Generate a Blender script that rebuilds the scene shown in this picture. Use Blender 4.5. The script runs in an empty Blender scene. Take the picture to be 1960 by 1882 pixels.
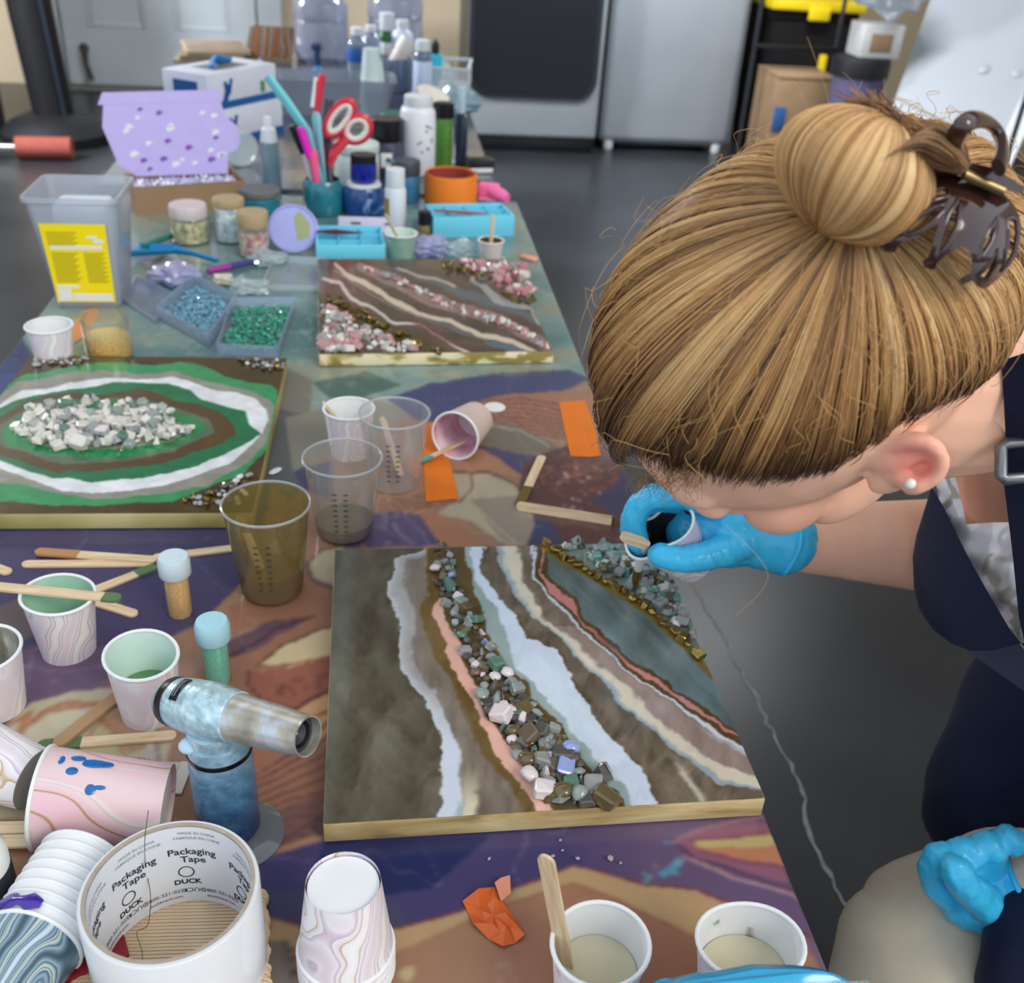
import bpy, bmesh, math, random
import numpy as np
from mathutils import Vector as V, Matrix
from mathutils.geometry import delaunay_2d_cdt, tessellate_polygon
random.seed(7); RNG = np.random.default_rng(7)
sc = bpy.context.scene; COL = sc.collection
PI = math.pi
# ---------------------------------------------------------------- camera
CAM = np.array([0., 0., 1.30]); F = 1950.; CX, CY = 980., 941.
R = np.array([[0.99261383, 0.0067372, -0.12112964], [-0.10717849, 0.51648463, -0.84956248], [0.05683793, 0.85626996, 0.51339187]])
cd = bpy.data.cameras.new('camera'); cam = bpy.data.objects.new('camera', cd); COL.objects.link(cam)
cd.sensor_fit = 'HORIZONTAL'; cd.sensor_width = 36; cd.lens = F / 1960 * 36; cd.clip_start = .02
cam.matrix_world = Matrix([list(R[i]) + [CAM[i]] for i in range(3)] + [[0, 0, 0, 1]])
cd.dof.use_dof = True; cd.dof.focus_distance = .66; cd.dof.aperture_fstop = 9.5
sc.camera = cam
# ---------------------------------------------------------------- world, light, exposure
w = bpy.data.worlds.new('sky'); sc.world = w; w.use_nodes = True
wb = w.node_tree.nodes['Background']; wb.inputs[0].default_value = (.80, .90, 1., 1); wb.inputs[1].default_value = 1.0
def lamp(name, kind, loc, target, energy, color, **kw):
    l = bpy.data.lights.new(name, kind); l.energy = energy; l.color = color
    for k, v in kw.items(): setattr(l, k, v)
    o = bpy.data.objects.new(name, l); COL.objects.link(o); o.location = loc
    o.rotation_euler = (V(target) - V(loc)).to_track_quat('-Z', 'Y').to_euler(); return o
lamp('sun', 'SUN', (2.2, -2.0, 3.6), (.2, .5, .9), 1.3, (1., .90, .76), angle=math.radians(25))
lamp('ceiling_light', 'AREA', (-2.85, 4.2, 2.6), (-.6, 6.2, .4), 360, (.93, .97, 1.), shape='RECTANGLE', size=.6, size_y=1.6)
lamp('ceiling_light', 'AREA', (1.6, 4.5, 2.62), (1.3, 5.9, .2), 90, (.93, .97, 1.), shape='RECTANGLE', size=1.2, size_y=.5)
vs = sc.view_settings; vs.view_transform = 'Standard'; vs.look = 'None'; vs.gamma = 1; vs.exposure = 0.18
try: vs.use_curve_mapping = False
except Exception: pass
# ---------------------------------------------------------------- geometry of the place
TZ = .74
def ray(px, py): return R @ np.array([(px - CX) / F, -(py - CY) / F, -1.])
def P(px, py, z=TZ):
    d = ray(px, py); t = (z - CAM[2]) / d[2]; p = CAM + d * t; return V(p)
def PY(px, py, y):                      # point where the ray meets the vertical plane at depth y
    d = ray(px, py); p = CAM + d * (y / d[1]); return V(p)
def W(px, py, dep): return V(CAM + ray(px, py) * dep)
def camv(x, y, z): return V(R @ np.array([x, y, z], float))     # camera-axes vector in the world
def proj(A):
    c = (np.asarray(A, float) - CAM) @ R
    return CX + F * c[:, 0] / -c[:, 2], CY - F * c[:, 1] / -c[:, 2]
def lin(c):
    a = np.asarray(c, float) / 255.
    return np.where(a <= .04045, a / 12.92, ((a + .055) / 1.055) ** 2.4)
def hashn(ix, iy, s):
    h = (ix.astype(np.int64) * 374761393 + iy.astype(np.int64) * 668265263 + s * 1442695041) & 0xffffffff
    h = ((h ^ (h >> 13)) * 1274126177) & 0xffffffff
    return ((h ^ (h >> 16)) & 0xffff) / 65535.
def vn(x, y, s=0):
    x = np.asarray(x, float); y = np.asarray(y, float)
    ix = np.floor(x); iy = np.floor(y); fx = x - ix; fy = y - iy
    fx = fx * fx * (3 - 2 * fx); fy = fy * fy * (3 - 2 * fy)
    a = hashn(ix, iy, s); b = hashn(ix + 1, iy, s); c = hashn(ix, iy + 1, s); d = hashn(ix + 1, iy + 1, s)
    return (a + (b - a) * fx) * (1 - fy) + (c + (d - c) * fx) * fy
def fbm(x, y, s=0, o=4):
    r = 0; a = .5; k = 1.
    for i in range(o): r = r + a * vn(x * k, y * k, s + i * 17); a *= .5; k *= 2.03
    return r / (1 - .5 ** o)
# ---------------------------------------------------------------- materials
MATS = {}
def mat(name, rgb=(200, 200, 200), rough=.5, metal=0., trans=0., ior=1.45, coat=0., alpha=1., var=.0, vscale=30., bump=0., bscale=80., attr=None, sss=0., sheen=0., spec=.5, emit=0., aniso=0.):
    if name in MATS: return MATS[name]
    m = bpy.data.materials.new(name); m.use_nodes = True; nt = m.node_tree; b = nt.nodes['Principled BSDF']; L = nt.links
    c = list(lin(rgb)) + [1.]
    I = b.inputs; I['Base Color'].default_value = c; I['Roughness'].default_value = rough; I['Metallic'].default_value = metal
    I['Transmission Weight'].default_value = trans; I['IOR'].default_value = ior; I['Coat Weight'].default_value = coat; I['Coat Roughness'].default_value = .08
    I['Alpha'].default_value = alpha; I['Specular IOR Level'].default_value = spec
    if sss: I['Subsurface Weight'].default_value = sss; I['Subsurface Radius'].default_value = (.012, .005, .003)
    if sheen: I['Sheen Weight'].default_value = sheen
    if aniso: I['Anisotropic'].default_value = aniso
    if emit: I['Emission Color'].default_value = c; I['Emission Strength'].default_value = emit
    src = None
    if attr:
        a = nt.nodes.new('ShaderNodeAttribute'); a.attribute_name = attr; src = a.outputs['Color']
    tc = nt.nodes.new('ShaderNodeTexCoord')
    if var:
        n = nt.nodes.new('ShaderNodeTexNoise'); n.inputs['Scale'].default_value = vscale; n.inputs['Detail'].default_value = 5; L.new(tc.outputs['Object'], n.inputs['Vector'])
        mr = nt.nodes.new('ShaderNodeMapRange'); mr.inputs[1].default_value = .3; mr.inputs[2].default_value = .7; mr.inputs[3].default_value = 1 - var; mr.inputs[4].default_value = 1 + var; L.new(n.outputs['Fac'], mr.inputs[0])
        mx = nt.nodes.new('ShaderNodeVectorMath'); mx.operation = 'SCALE'
        if src: L.new(src, mx.inputs[0])
        else: mx.inputs[0].default_value = c[:3]
        L.new(mr.outputs[0], mx.inputs['Scale']); src = mx.outputs[0]
    if src: L.new(src, I['Base Color'])
    if bump:
        n = nt.nodes.new('ShaderNodeTexNoise'); n.inputs['Scale'].default_value = bscale; n.inputs['Detail'].default_value = 4; L.new(tc.outputs['Object'], n.inputs['Vector'])
        bp = nt.nodes.new('ShaderNodeBump'); bp.inputs['Strength'].default_value = bump; bp.inputs['Distance'].default_value = .002; L.new(n.outputs['Fac'], bp.inputs['Height']); L.new(bp.outputs[0], I['Normal'])
    MATS[name] = m; return m
def clear(name, tint=(240, 245, 248), op=.12, rough=.08, haze=(225, 230, 235)):
    """thin clear plastic or glass: see-through with a glossy skin and a little milky haze"""
    if name in MATS: return MATS[name]
    m = bpy.data.materials.new(name); m.use_nodes = True; nt = m.node_tree; nt.nodes.clear(); L = nt.links
    o = nt.nodes.new('ShaderNodeOutputMaterial'); t = nt.nodes.new('ShaderNodeBsdfTransparent'); t.inputs[0].default_value = list(lin(tint)) + [1]
    d = nt.nodes.new('ShaderNodeBsdfDiffuse'); d.inputs[0].default_value = list(lin(haze)) + [1]
    g = nt.nodes.new('ShaderNodeBsdfGlossy'); g.inputs[1].default_value = rough
    lw = nt.nodes.new('ShaderNodeLayerWeight'); lw.inputs[0].default_value = .3; fr = nt.nodes.new('ShaderNodeMapRange'); fr.inputs[3].default_value = .03; fr.inputs[4].default_value = .55; L.new(lw.outputs['Facing'], fr.inputs[0])
    m1 = nt.nodes.new('ShaderNodeMixShader'); m1.inputs[0].default_value = op; L.new(t.outputs[0], m1.inputs[1]); L.new(d.outputs[0], m1.inputs[2])
    m2 = nt.nodes.new('ShaderNodeMixShader'); L.new(fr.outputs[0], m2.inputs[0]); L.new(m1.outputs[0], m2.inputs[1]); L.new(g.outputs[0], m2.inputs[2])
    L.new(m2.outputs[0], o.inputs[0]); MATS[name] = m; return m
def ramp_mat(name, kind, stops, scale=6., distort=4., rough=.4, detail=2., coat=0., vec=(1, 1, 1), bump=0., metal=0.):
    """wave / noise pattern through a colour ramp"""
    if name in MATS: return MATS[name]
    m = bpy.data.materials.new(name); m.use_nodes = True; nt = m.node_tree; b = nt.nodes['Principled BSDF']; L = nt.links
    tc = nt.nodes.new('ShaderNodeTexCoord'); mp = nt.nodes.new('ShaderNodeMapping'); mp.inputs['Scale'].default_value = vec; L.new(tc.outputs['Object'], mp.inputs[0])
    if kind == 'WAVE':
        t = nt.nodes.new('ShaderNodeTexWave'); t.inputs['Scale'].default_value = scale; t.inputs['Distortion'].default_value = distort; t.inputs['Detail'].default_value = detail; t.inputs['Detail Scale'].default_value = 1.2
    else:
        t = nt.nodes.new('ShaderNodeTexNoise'); t.inputs['Scale'].default_value = scale; t.inputs['Distortion'].default_value = distort; t.inputs['Detail'].default_value = detail
    L.new(mp.outputs[0], t.inputs[0])
    cr = nt.nodes.new('ShaderNodeValToRGB'); e = cr.color_ramp.elements
    for i, (p, c) in enumerate(stops):
        k = e[i] if i < 2 else e.new(p)
        k.position = p; k.color = list(lin(c)) + [1]
    L.new(t.outputs['Fac'], cr.inputs[0]); L.new(cr.outputs[0], b.inputs['Base Color'])
    b.inputs['Roughness'].default_value = rough; b.inputs['Coat Weight'].default_value = coat; b.inputs['Metallic'].default_value = metal
    if bump:
        bp = nt.nodes.new('ShaderNodeBump'); bp.inputs['Strength'].default_value = bump; bp.inputs['Distance'].default_value = .002; L.new(t.outputs['Fac'], bp.inputs['Height']); L.new(bp.outputs[0], b.inputs['Normal'])
    MATS[name] = m; return m
# ---------------------------------------------------------------- mesh building
class MB:
    def __init__(s): s.v = []; s.f = []; s.c = None
    def add(s, vs, fs):
        n = len(s.v); s.v += [tuple(x) for x in vs]; s.f += [tuple(i + n for i in f) for f in fs]; return s
    def box(s, x0, x1, y0, y1, z0, z1):
        return s.add([(x, y, z) for z in (z0, z1) for y in (y0, y1) for x in (x0, x1)], [(0, 2, 3, 1), (4, 5, 7, 6), (0, 1, 5, 4), (2, 6, 7, 3), (0, 4, 6, 2), (1, 3, 7, 5)])
    def rbox(s, x0, x1, y0, y1, z0, z1, b=.002, seg=2):
        bm = bmesh.new(); bmesh.ops.create_cube(bm, size=1)
        for v in bm.verts: v.co = (x0 + (v.co.x + .5) * (x1 - x0), y0 + (v.co.y + .5) * (y1 - y0), z0 + (v.co.z + .5) * (z1 - z0))
        bmesh.ops.bevel(bm, geom=bm.edges[:], offset=b, segments=seg, affect='EDGES', profile=.5)
        return s.bm(bm)
    def bm(s, bm):
        bm.verts.index_update(); s.add([v.co[:] for v in bm.verts], [[v.index for v in f.verts] for f in bm.faces]); bm.free(); return s
    def lathe(s, prof, n=32, sq=0., ph=0., close=False, wob=0., caps=True):
        """prof: (r, z) from bottom to top; sq squeezes the section to an oval, more with height"""
        zs = [p[1] for p in prof]; z0, z1 = min(zs), max(zs); vs = []; fs = []
        for r, z in prof:
            k = (z - z0) / max(1e-9, z1 - z0)
            for i in range(n):
                a = 2 * PI * i / n; rr = r * (1 + sq * k * math.cos(2 * (a - ph)) + wob * k * math.cos(3 * a + ph)); vs.append((rr * math.cos(a), rr * math.sin(a), z))
        m = len(prof)
        for j in range(m - 1 if not close else m):
            j2 = (j + 1) % m
            for i in range(n): fs.append((j * n + i, j * n + (i + 1) % n, j2 * n + (i + 1) % n, j2 * n + i))
        if not close and caps:
            if prof[0][0] > 1e-6: fs.append(tuple(range(n - 1, -1, -1)))
            if prof[-1][0] > 1e-6 and s is not None and getattr(s, 'cap', True): fs.append(tuple((m - 1) * n + i for i in range(n)))
        return s.add(vs, fs)
    def tube(s, path, rad, n=8, closed=False, cap=True, flat=1.):
        path = [V(p) for p in path]; m = len(path); rad = rad if hasattr(rad, '__len__') else [rad] * m
        vs = []; fs = []; up = None
        for i, p in enumerate(path):
            a = path[i - 1] if (i or closed) else p; b = path[(i + 1) % m] if (i < m - 1 or closed) else p
            t = (b - a).normalized()
            if up is None: up = t.orthogonal().normalized()
            up = (up - t * up.dot(t)).normalized(); si = t.cross(up)
            for k in range(n):
                an = 2 * PI * k / n; vs.append(p + (up * math.cos(an) * flat + si * math.sin(an)) * rad[i])
        for i in range(m if closed else m - 1):
            j = (i + 1) % m
            for k in range(n): fs.append((i * n + k, i * n + (k + 1) % n, j * n + (k + 1) % n, j * n + k))
        if cap and not closed: fs.append(tuple(range(n - 1, -1, -1))); fs.append(tuple((m - 1) * n + k for k in range(n)))
        return s.add(vs, fs)
    def loft(s, rings, closed=True, cap=True):
        n = len(rings[0]); vs = [p for r in rings for p in r]; fs = []
        for j in range(len(rings) - 1):
            for i in range(n if closed else n - 1): fs.append((j * n + i, j * n + (i + 1) % n, (j + 1) * n + (i + 1) % n, (j + 1) * n + i))
        if cap and closed: fs.append(tuple(range(n - 1, -1, -1))); fs.append(tuple((len(rings) - 1) * n + i for i in range(n)))
        return s.add(vs, fs)
    def prism(s, pts, z0, z1):
        n = len(pts); s.add([(p[0], p[1], z0) for p in pts] + [(p[0], p[1], z1) for p in pts], [tuple(range(n - 1, -1, -1)), tuple(range(n, 2 * n))] + [(i, (i + 1) % n, n + (i + 1) % n, n + i) for i in range(n)]); return s
    def ell(s, c, r, n=16, m=10, rot=None):
        vs = []; fs = []
        for j in range(m + 1):
            t = PI * j / m
            for i in range(n):
                a = 2 * PI * i / n; p = V((r[0] * math.sin(t) * math.cos(a), r[1] * math.sin(t) * math.sin(a), r[2] * math.cos(t)))
                if rot: p = rot @ p
                vs.append(p + V(c))
        for j in range(m):
            for i in range(n): fs.append((j * n + i, (j + 1) * n + i, (j + 1) * n + (i + 1) % n, j * n + (i + 1) % n))
        return s.add(vs, fs)
    def xf(s, M): s.v = [tuple(M @ V(p)) for p in s.v]; return s
    def mesh(s, name, material=None, smooth=True, ang=40):
        me = bpy.data.meshes.new(name); me.from_pydata(s.v, [], s.f)
        if material: me.materials.append(material)
        if smooth:
            bm = bmesh.new(); bm.from_mesh(me); bmesh.ops.remove_doubles(bm, verts=bm.verts[:], dist=1e-6); bmesh.ops.recalc_face_normals(bm, faces=bm.faces[:])
            for f in bm.faces: f.smooth = True
            for e in bm.edges:
                if len(e.link_faces) == 2 and e.calc_face_angle(0) > math.radians(ang): e.smooth = False
            bm.to_mesh(me); bm.free()
        return me
    def build(s, name, material, parent=None, smooth=True, ang=40):
        return link(name, s.mesh(name, material, smooth, ang), parent)
def link(name, me, parent=None):
    o = bpy.data.objects.new(name, me); COL.objects.link(o)
    if parent: o.parent = parent
    return o
def tag(o, label=None, cat=None, group=None, kind=None):
    if label: o['label'] = label
    if cat: o['category'] = cat
    if group: o['group'] = group
    if kind: o['kind'] = kind
    return o
def thing(name, label, cat, loc=(0, 0, 0), rot=(0, 0, 0), group=None):
    o = bpy.data.objects.new(name, None); o.empty_display_size = .02; COL.objects.link(o); o.location = loc; o.rotation_euler = rot
    return tag(o, label, cat, group)
def copy_tree(o, parent=None):
    c = o.copy(); COL.objects.link(c); c.parent = parent
    for ch in [x for x in COL.objects if x.parent == o]: copy_tree(ch, c)
    return c
def inpoly(U, Vv, poly):
    r = np.zeros(U.shape, bool); n = len(poly)
    for i in range(n):
        x1, y1 = poly[i]; x2, y2 = poly[(i + 1) % n]
        if y1 == y2: continue
        c = ((y1 > Vv) != (y2 > Vv)) & (U < (x2 - x1) * (Vv - y1) / (y2 - y1) + x1); r ^= c
    return r
def seg_dist(U, Vv, pts):
    """distance to a polyline and the parameter along it"""
    best = np.full(U.shape, 1e9); par = np.zeros(U.shape); n = len(pts) - 1
    for i in range(n):
        (x1, y1), (x2, y2) = pts[i][:2], pts[i + 1][:2]; dx, dy = x2 - x1, y2 - y1; q = max(1e-9, dx * dx + dy * dy)
        t = np.clip(((U - x1) * dx + (Vv - y1) * dy) / q, 0, 1); d = np.hypot(U - x1 - t * dx, Vv - y1 - t * dy)
        k = d < best; best[k] = d[k]; par[k] = (i + t)[k]
    return best, par
class Paint:
    """colours of a flat print or painting, per vertex (U, Vv = where each vertex of the real surface lies on the tracing)"""
    def __init__(s, U, Vv, base): s.U = U; s.V = Vv; s.C = np.tile(np.asarray(base, float), (len(U), 1)); s.WU = U; s.WV = Vv
    def warp(s, amp, sc_, seed=3):
        s.WU = s.U + (fbm(s.U / sc_, s.V / sc_, seed) - .5) * 2 * amp; s.WV = s.V + (fbm(s.U / sc_ + 40, s.V / sc_, seed + 5) - .5) * 2 * amp; return s
    def put(s, k, col, a=1.):
        a = np.asarray(a)[..., None] if np.ndim(a) else a
        s.C[k] = s.C[k] * (1 - (a if np.ndim(a) == 0 else a[k])) + np.asarray(col, float) * (a if np.ndim(a) == 0 else a[k])
    def poly(s, pts, col, a=1.): s.put(inpoly(s.WU, s.WV, pts), col, a); return s
    def line(s, pts, wd, col, a=1., soft=0.):
        d, p = seg_dist(s.WU, s.WV, pts); ww = np.interp(p, range(len(pts)), [q[2] if len(q) > 2 else wd for q in pts])
        if soft: al = np.clip((ww * (1 + soft) - d) / (ww * 2 * soft), 0, 1) * a; s.put(al > 0, col, al)
        else: s.put(d < ww, col, a)
        return s
def color_mesh(me, C, name='Col'):
    a = me.color_attributes.new(name, 'FLOAT_COLOR', 'POINT'); L = np.ones((len(C), 4), np.float32); L[:, :3] = lin(np.clip(C, 0, 255)); a.data.foreach_set('color', L.ravel())
def grid_mesh(name, XY, Z, nx, ny, material, C=None, smooth=True):
    """XY: (ny*nx, 2) array"""
    me = bpy.data.meshes.new(name); n = nx * ny; co = np.empty((n, 3), np.float32); co[:, :2] = XY; co[:, 2] = Z
    i = np.arange(nx - 1)[None, :] + np.arange(ny - 1)[:, None] * nx; q = np.stack([i, i + 1, i + 1 + nx, i + nx], -1).reshape(-1, 4)
    me.vertices.add(n); me.vertices.foreach_set('co', co.ravel()); me.loops.add(q.size); me.loops.foreach_set('vertex_index', q.ravel().astype(np.int32))
    me.polygons.add(len(q)); me.polygons.foreach_set('loop_start', (np.arange(len(q)) * 4).astype(np.int32)); me.polygons.foreach_set('loop_total', np.full(len(q), 4, np.int32))
    me.update(calc_edges=True); me.polygons.foreach_set('use_smooth', np.full(len(q), smooth)); me.materials.append(material)
    if C is not None:
        G = np.asarray(C, float).reshape(ny, nx, 3); G = (np.concatenate([G[:1], G[:-1]]) + 2 * G + np.concatenate([G[1:], G[-1:]])) / 4; G = (np.concatenate([G[:, :1], G[:, :-1]], 1) + 2 * G + np.concatenate([G[:, 1:], G[:, -1:]], 1)) / 4; color_mesh(me, G.reshape(-1, 3))
    return me
# ================================================================ the room
def struct(name, mb, m, parent=None, **k):
    o = mb.build(name, m, parent, **k)
    if not parent: o['kind'] = 'structure'
    return o
WB = 7.30
m_floor = mat('dark_sealed_concrete', (46, 48, 52), .3, var=.28, vscale=2.2, bump=.04, bscale=14, spec=.5)
floor = struct('floor', MB().box(-4.2, 5.2, -5, WB + .3, -.06, 0), m_floor, smooth=False)
cr = [(1330, 1120), (1362, 1180), (1392, 1222), (1412, 1275), (1440, 1322), (1462, 1372), (1492, 1424), (1520, 1478), (1542, 1530), (1546, 1590), (1572, 1645), (1600, 1700), (1622, 1748), (1640, 1790), (1655, 1850)]
cr = [(cr[i][0] + (cr[i + 1][0] - cr[i][0]) * k / 4, cr[i][1] + (cr[i + 1][1] - cr[i][1]) * k / 4) for i in range(len(cr) - 1) for k in range(4)]; crp = [P(x + random.uniform(-5, 5), y, .0005) for x, y in cr]
mb = MB(); L_, R_ = [], []
for i, p in enumerate(crp):
    t = (crp[min(i + 1, len(crp) - 1)] - crp[max(i - 1, 0)]).normalized(); s_ = V((-t.y, t.x, 0)) * random.uniform(.0012, .0048)
    L_.append(p + s_); R_.append(p - s_)
mb.loft([[a, b, b + V((0, 0, .0006)), a + V((0, 0, .0006))] for a, b in zip(L_, R_)])
mb.build('crack_filler', mat('crack_filler_grey', (112, 114, 120), .7, var=.3, vscale=40), floor, smooth=False)
m_wall = mat('beige_wall_paint', (186, 170, 146), .8, var=.04, vscale=6)
struct('wall_back', MB().box(-3.2, 3.9, WB, WB + .12, 0, 2.7), m_wall, smooth=False)
struct('wall_left', MB().box(-3.32, -3.2, 0.6, WB + .12, 0, 2.7), m_wall, smooth=False)
struct('wall_right', MB().box(3.9, 4.02, 0.6, WB + .12, 0, 2.7), m_wall, smooth=False)
struct('ceiling', MB().box(-3.32, 4.02, 1.6, WB + .12, 2.7, 2.8), mat('ceiling_white', (170, 170, 168), .9, var=.03), smooth=False)
# door: leaf with recessed panels, frame, threshold
m_door = mat('white_door_paint', (206, 214, 222), .45, var=.04, vscale=5)
dl, dr = PY(140, 160, WB).x, PY(500, 172, WB).x; yb = WB - .05
d = tag(bpy.data.objects.new('door_1', None), kind='structure'); COL.objects.link(d); d.location = (0, 0, 0)
mb = MB(); pw = (dr - dl)
px = [dl, dl + pw * .13, dl + pw * .43, dl + pw * .575, dl + pw * .87, dr]; pz = [.02, .36, .98, 1.1, 2.0, 2.12]
for i in range(5):
    for j in range(5):
        rec = (i in (1, 3)) and (j in (1, 3)); mb.box(px[i], px[i + 1], yb + (.018 if rec else 0), WB - .001, pz[j], pz[j + 1])
mb.build('door_leaf', m_door, d, smooth=False)
for i in (1, 3):
    for j in (1, 3):
        mo = MB(); x0, x1, z0, z1 = px[i], px[i + 1], pz[j], pz[j + 1]
        for a, b, c, e in ((x0, x0 + .03, z0, z1), (x1 - .03, x1, z0, z1), (x0 + .03, x1 - .03, z0, z0 + .03), (x0 + .03, x1 - .03, z1 - .03, z1)): mo.rbox(a, b, yb + .006, yb + .02, c, e, .006, 2)
        mo.build('panel_moulding', m_door, d)
MB().box(dl - .16, dl - .015, yb - .02, WB - .001, 0, 2.26).build('door_frame', m_door, d, smooth=False)
MB().box(dr + .015, dr + .16, yb - .02, WB - .001, 0, 2.26).build('door_frame', m_door, d, smooth=False)
MB().box(dl - .015, dr + .015, yb - .02, WB - .001, 2.13, 2.26).build('door_frame', m_door, d, smooth=False)
MB().rbox(dl - .12, dr + .12, yb - .16, yb - .03, 0.0, .018, .006).build('threshold', mat('grey_threshold', (120, 124, 122), .5, var=.1), d)
# kick-down door stop on the leaf
q = PY(166, 120, yb); mb = MB(); mb.tube([q + V((0, -.01, .09)), q + V((0, -.02, 0)), q + V((.02, -.02, -.1))], [.022, .014, .02], 10); mb.ell(q + V((0, -.012, .09)), (.03, .012, .03)); mb.build('door_stop', mat('pewter_metal', (95, 92, 88), .4, .8), d)
# ================================================================ appliances
m_steel = mat('brushed_steel', (172, 178, 186), .36, .35, var=.06, vscale=3, aniso=.5)
m_dark = mat('black_plastic', (16, 18, 22), .35, var=.1)
m_black = mat('soft_black', (14, 15, 20), .6, var=.1)
def rrect(x0, x1, z0, z1, r, n=6):
    pts = []
    for cx, cz, a0 in ((x1 - r, z1 - r, 0), (x0 + r, z1 - r, 90), (x0 + r, z0 + r, 180), (x1 - r, z0 + r, 270)):
        for i in range(n + 1): a = math.radians(a0 + 90 * i / n); pts.append((cx + r * math.cos(a), cz + r * math.sin(a)))
    return pts
ax0, ax1, ay = .44, 1.175, 5.85
t = thing('clothes_dryer', 'silver front-loading dryer with a large dark glass door', 'dryer', (ax0, ay, 0))
Wd = ax1 - ax0
MB().rbox(0, Wd, .02, .72, .05, 1.0, .015).build('cabinet', mat('dryer_side_grey', (70, 68, 68), .4, .4, var=.1), t)
zb = PY(1000, 262, ay).z
MB().rbox(.0, Wd, -.012, .03, zb, .99, .02, 3).build('front_panel', m_steel, t)
wz = PY(1000, 176, ay).z; wx0 = PY(908, 60, ay).x - ax0; wx1 = PY(1143, 60, ay).x - ax0
rp = lambda x0, x1, z0, z1, r, ya, yb_: MB().add([(p[0], ya, p[1]) for p in rrect(x0, x1, z0, z1, r)] + [(p[0], yb_, p[1]) for p in rrect(x0, x1, z0, z1, r)], [tuple(range(28)), tuple(range(55, 27, -1))] + [(i, i + 28, (i + 1) % 28 + 28, (i + 1) % 28) for i in range(28)])
rp(wx0 - .03, wx1 + .02, wz - .03, .93, .11, -.03, 0).build('door_ring', mat('dark_steel_ring', (72, 74, 80), .3, .8), t, smooth=False)
rp(wx0, wx1 - .01, wz, .9, .09, -.042, -.03).build('door_glass', mat('smoked_glass', (9, 12, 20), .06, coat=1.), t, smooth=False)
MB().rbox(.02, Wd - .02, .01, .1, 0.0, zb - .005, .005).build('toe_kick', m_dark, t)
MB().rbox(.05, Wd - .05, -.02, .1, .91, .985, .008).build('control_panel', m_dark, t)
fx0, fx1, fy = 1.215, 1.985, 5.97
t = thing('upright_freezer', 'plain brushed silver upright freezer on short white feet', 'freezer', (fx0, fy, 0)); Wf = fx1 - fx0
MB().rbox(0, Wf, .04, .7, .06, 1.5, .01).build('cabinet', m_dark, t)
MB().rbox(0, Wf, -.03, .035, .045, 1.49, .045, 5).build('front_door', m_steel, t)
for x in (.06, Wf - .07): MB().lathe([(.022, 0), (.028, .01), (.026, .05)], 16).xf(Matrix.Translation((x, -.0, 0))).build('foot', mat('white_plastic', (215, 218, 222), .4), t)
MB().rbox(.12, Wf - .13, .05, .6, .0, .05, .005).build('base_grille', m_dark, t)
# ================================================================ corner with totes, boxes and a leaning panel
y0 = 5.9
t = thing('storage_tote', 'black storage tote with a yellow lid beside the freezer', 'tote', (PY(1530, 200, y0).x, y0, 0))
hx = (PY(1615, 60, y0).x - PY(1450, 60, y0).x) / 2; zl = PY(1530, 18, y0).z
MB().loft([[(-hx * k, -.0 + a, z), (hx * k, a, z), (hx * k, .5 - a, z), (-hx * k, .5 - a, z)] for k, a, z in ((.86, .04, .0), (.96, .01, zl - .06), (1, 0, zl - .05), (1, 0, zl - .005))]).build('tub', m_black, t)
MB().rbox(-hx * 1.08, hx * 1.08, -.04, .54, zl - .005, zl + .05, .012).build('lid', mat('yellow_plastic', (235, 205, 30), .4, var=.04), t)
MB().rbox(-.06, .06, -.05, -.03, zl - .05, zl + .02, .008).build('latch', mat('yellow_plastic'), t)
yy = PY(1570, 130, y0); MB().rbox(-.02, .02, -.03, -.0, .12, .52, .006).xf(Matrix.Translation((yy.x - PY(1530, 200, y0).x, 0, yy.z - .45))).build('yellow_strap', mat('yellow_plastic'), t)
t = thing('shelf_rack', 'black wire shelf rack with thin steel posts in front of the tote', 'rack', (0, 0, 0))
for a, b in (((1458, 10), (1411, 292)), ((1600, 8), (1585, 240))):
    p0, p1 = PY(*a, 5.62), PY(*b, 5.62); x = (p0.x + p1.x) / 2
    o = MB().tube([(x, 5.62, 0), (x, 5.62, 1.5)], .011, 10).build('post', mat('grey_metal_post', (70, 74, 82), .35, .8), t); MB().lathe([(.02, 0), (.022, .01), (.014, .02)], 12).xf(Matrix.Translation((x, 5.62, 0))).build('foot', m_dark, o)
xa, xb = PY(1435, 150, 5.62).x, PY(1592, 150, 5.62).x
for z in (.62, 1.2): MB().rbox(xa, xb, 5.6, 5.64, z, z + .02, .004).build('rail', m_dark, t)
c0 = P(1540, 262, 0); y1 = 5.42
xl, xr = PY(1482, 200, y1).x, PY(1598, 200, y1).x; zt = PY(1540, 152, y1).z
t = thing('cardboard_box', 'weathered cardboard box with a blue mark standing before the tote', 'box', ((xl + xr) / 2, y1, 0)); hw = (xr - xl) / 2
m_card = mat('cardboard', (150, 122, 92), .85, var=.12, vscale=9)
MB().rbox(-hw, hw, 0, .34, 0, zt, .004).build('carton', m_card, t)
MB().rbox(-hw, hw, -.004, .35, zt, zt + .012, .003).build('top_flap', m_card, t)
MB().rbox(-hw + .005, -hw + .07, -.006, .0, zt - .26, zt - .14, .002).build('blue_label', mat('blue_label', (50, 95, 150), .5), t)
y2 = 5.0; pc = PY(1660, 230, y2); rr = (PY(1712, 200, y2).x - PY(1612, 200, y2).x) / 2; zt2 = PY(1660, 150, y2).z
t = thing('laundry_bin', 'muted purple bin with a dark rim behind the leaning panel', 'bin', (pc.x, y2 + .2, 0))
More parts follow.
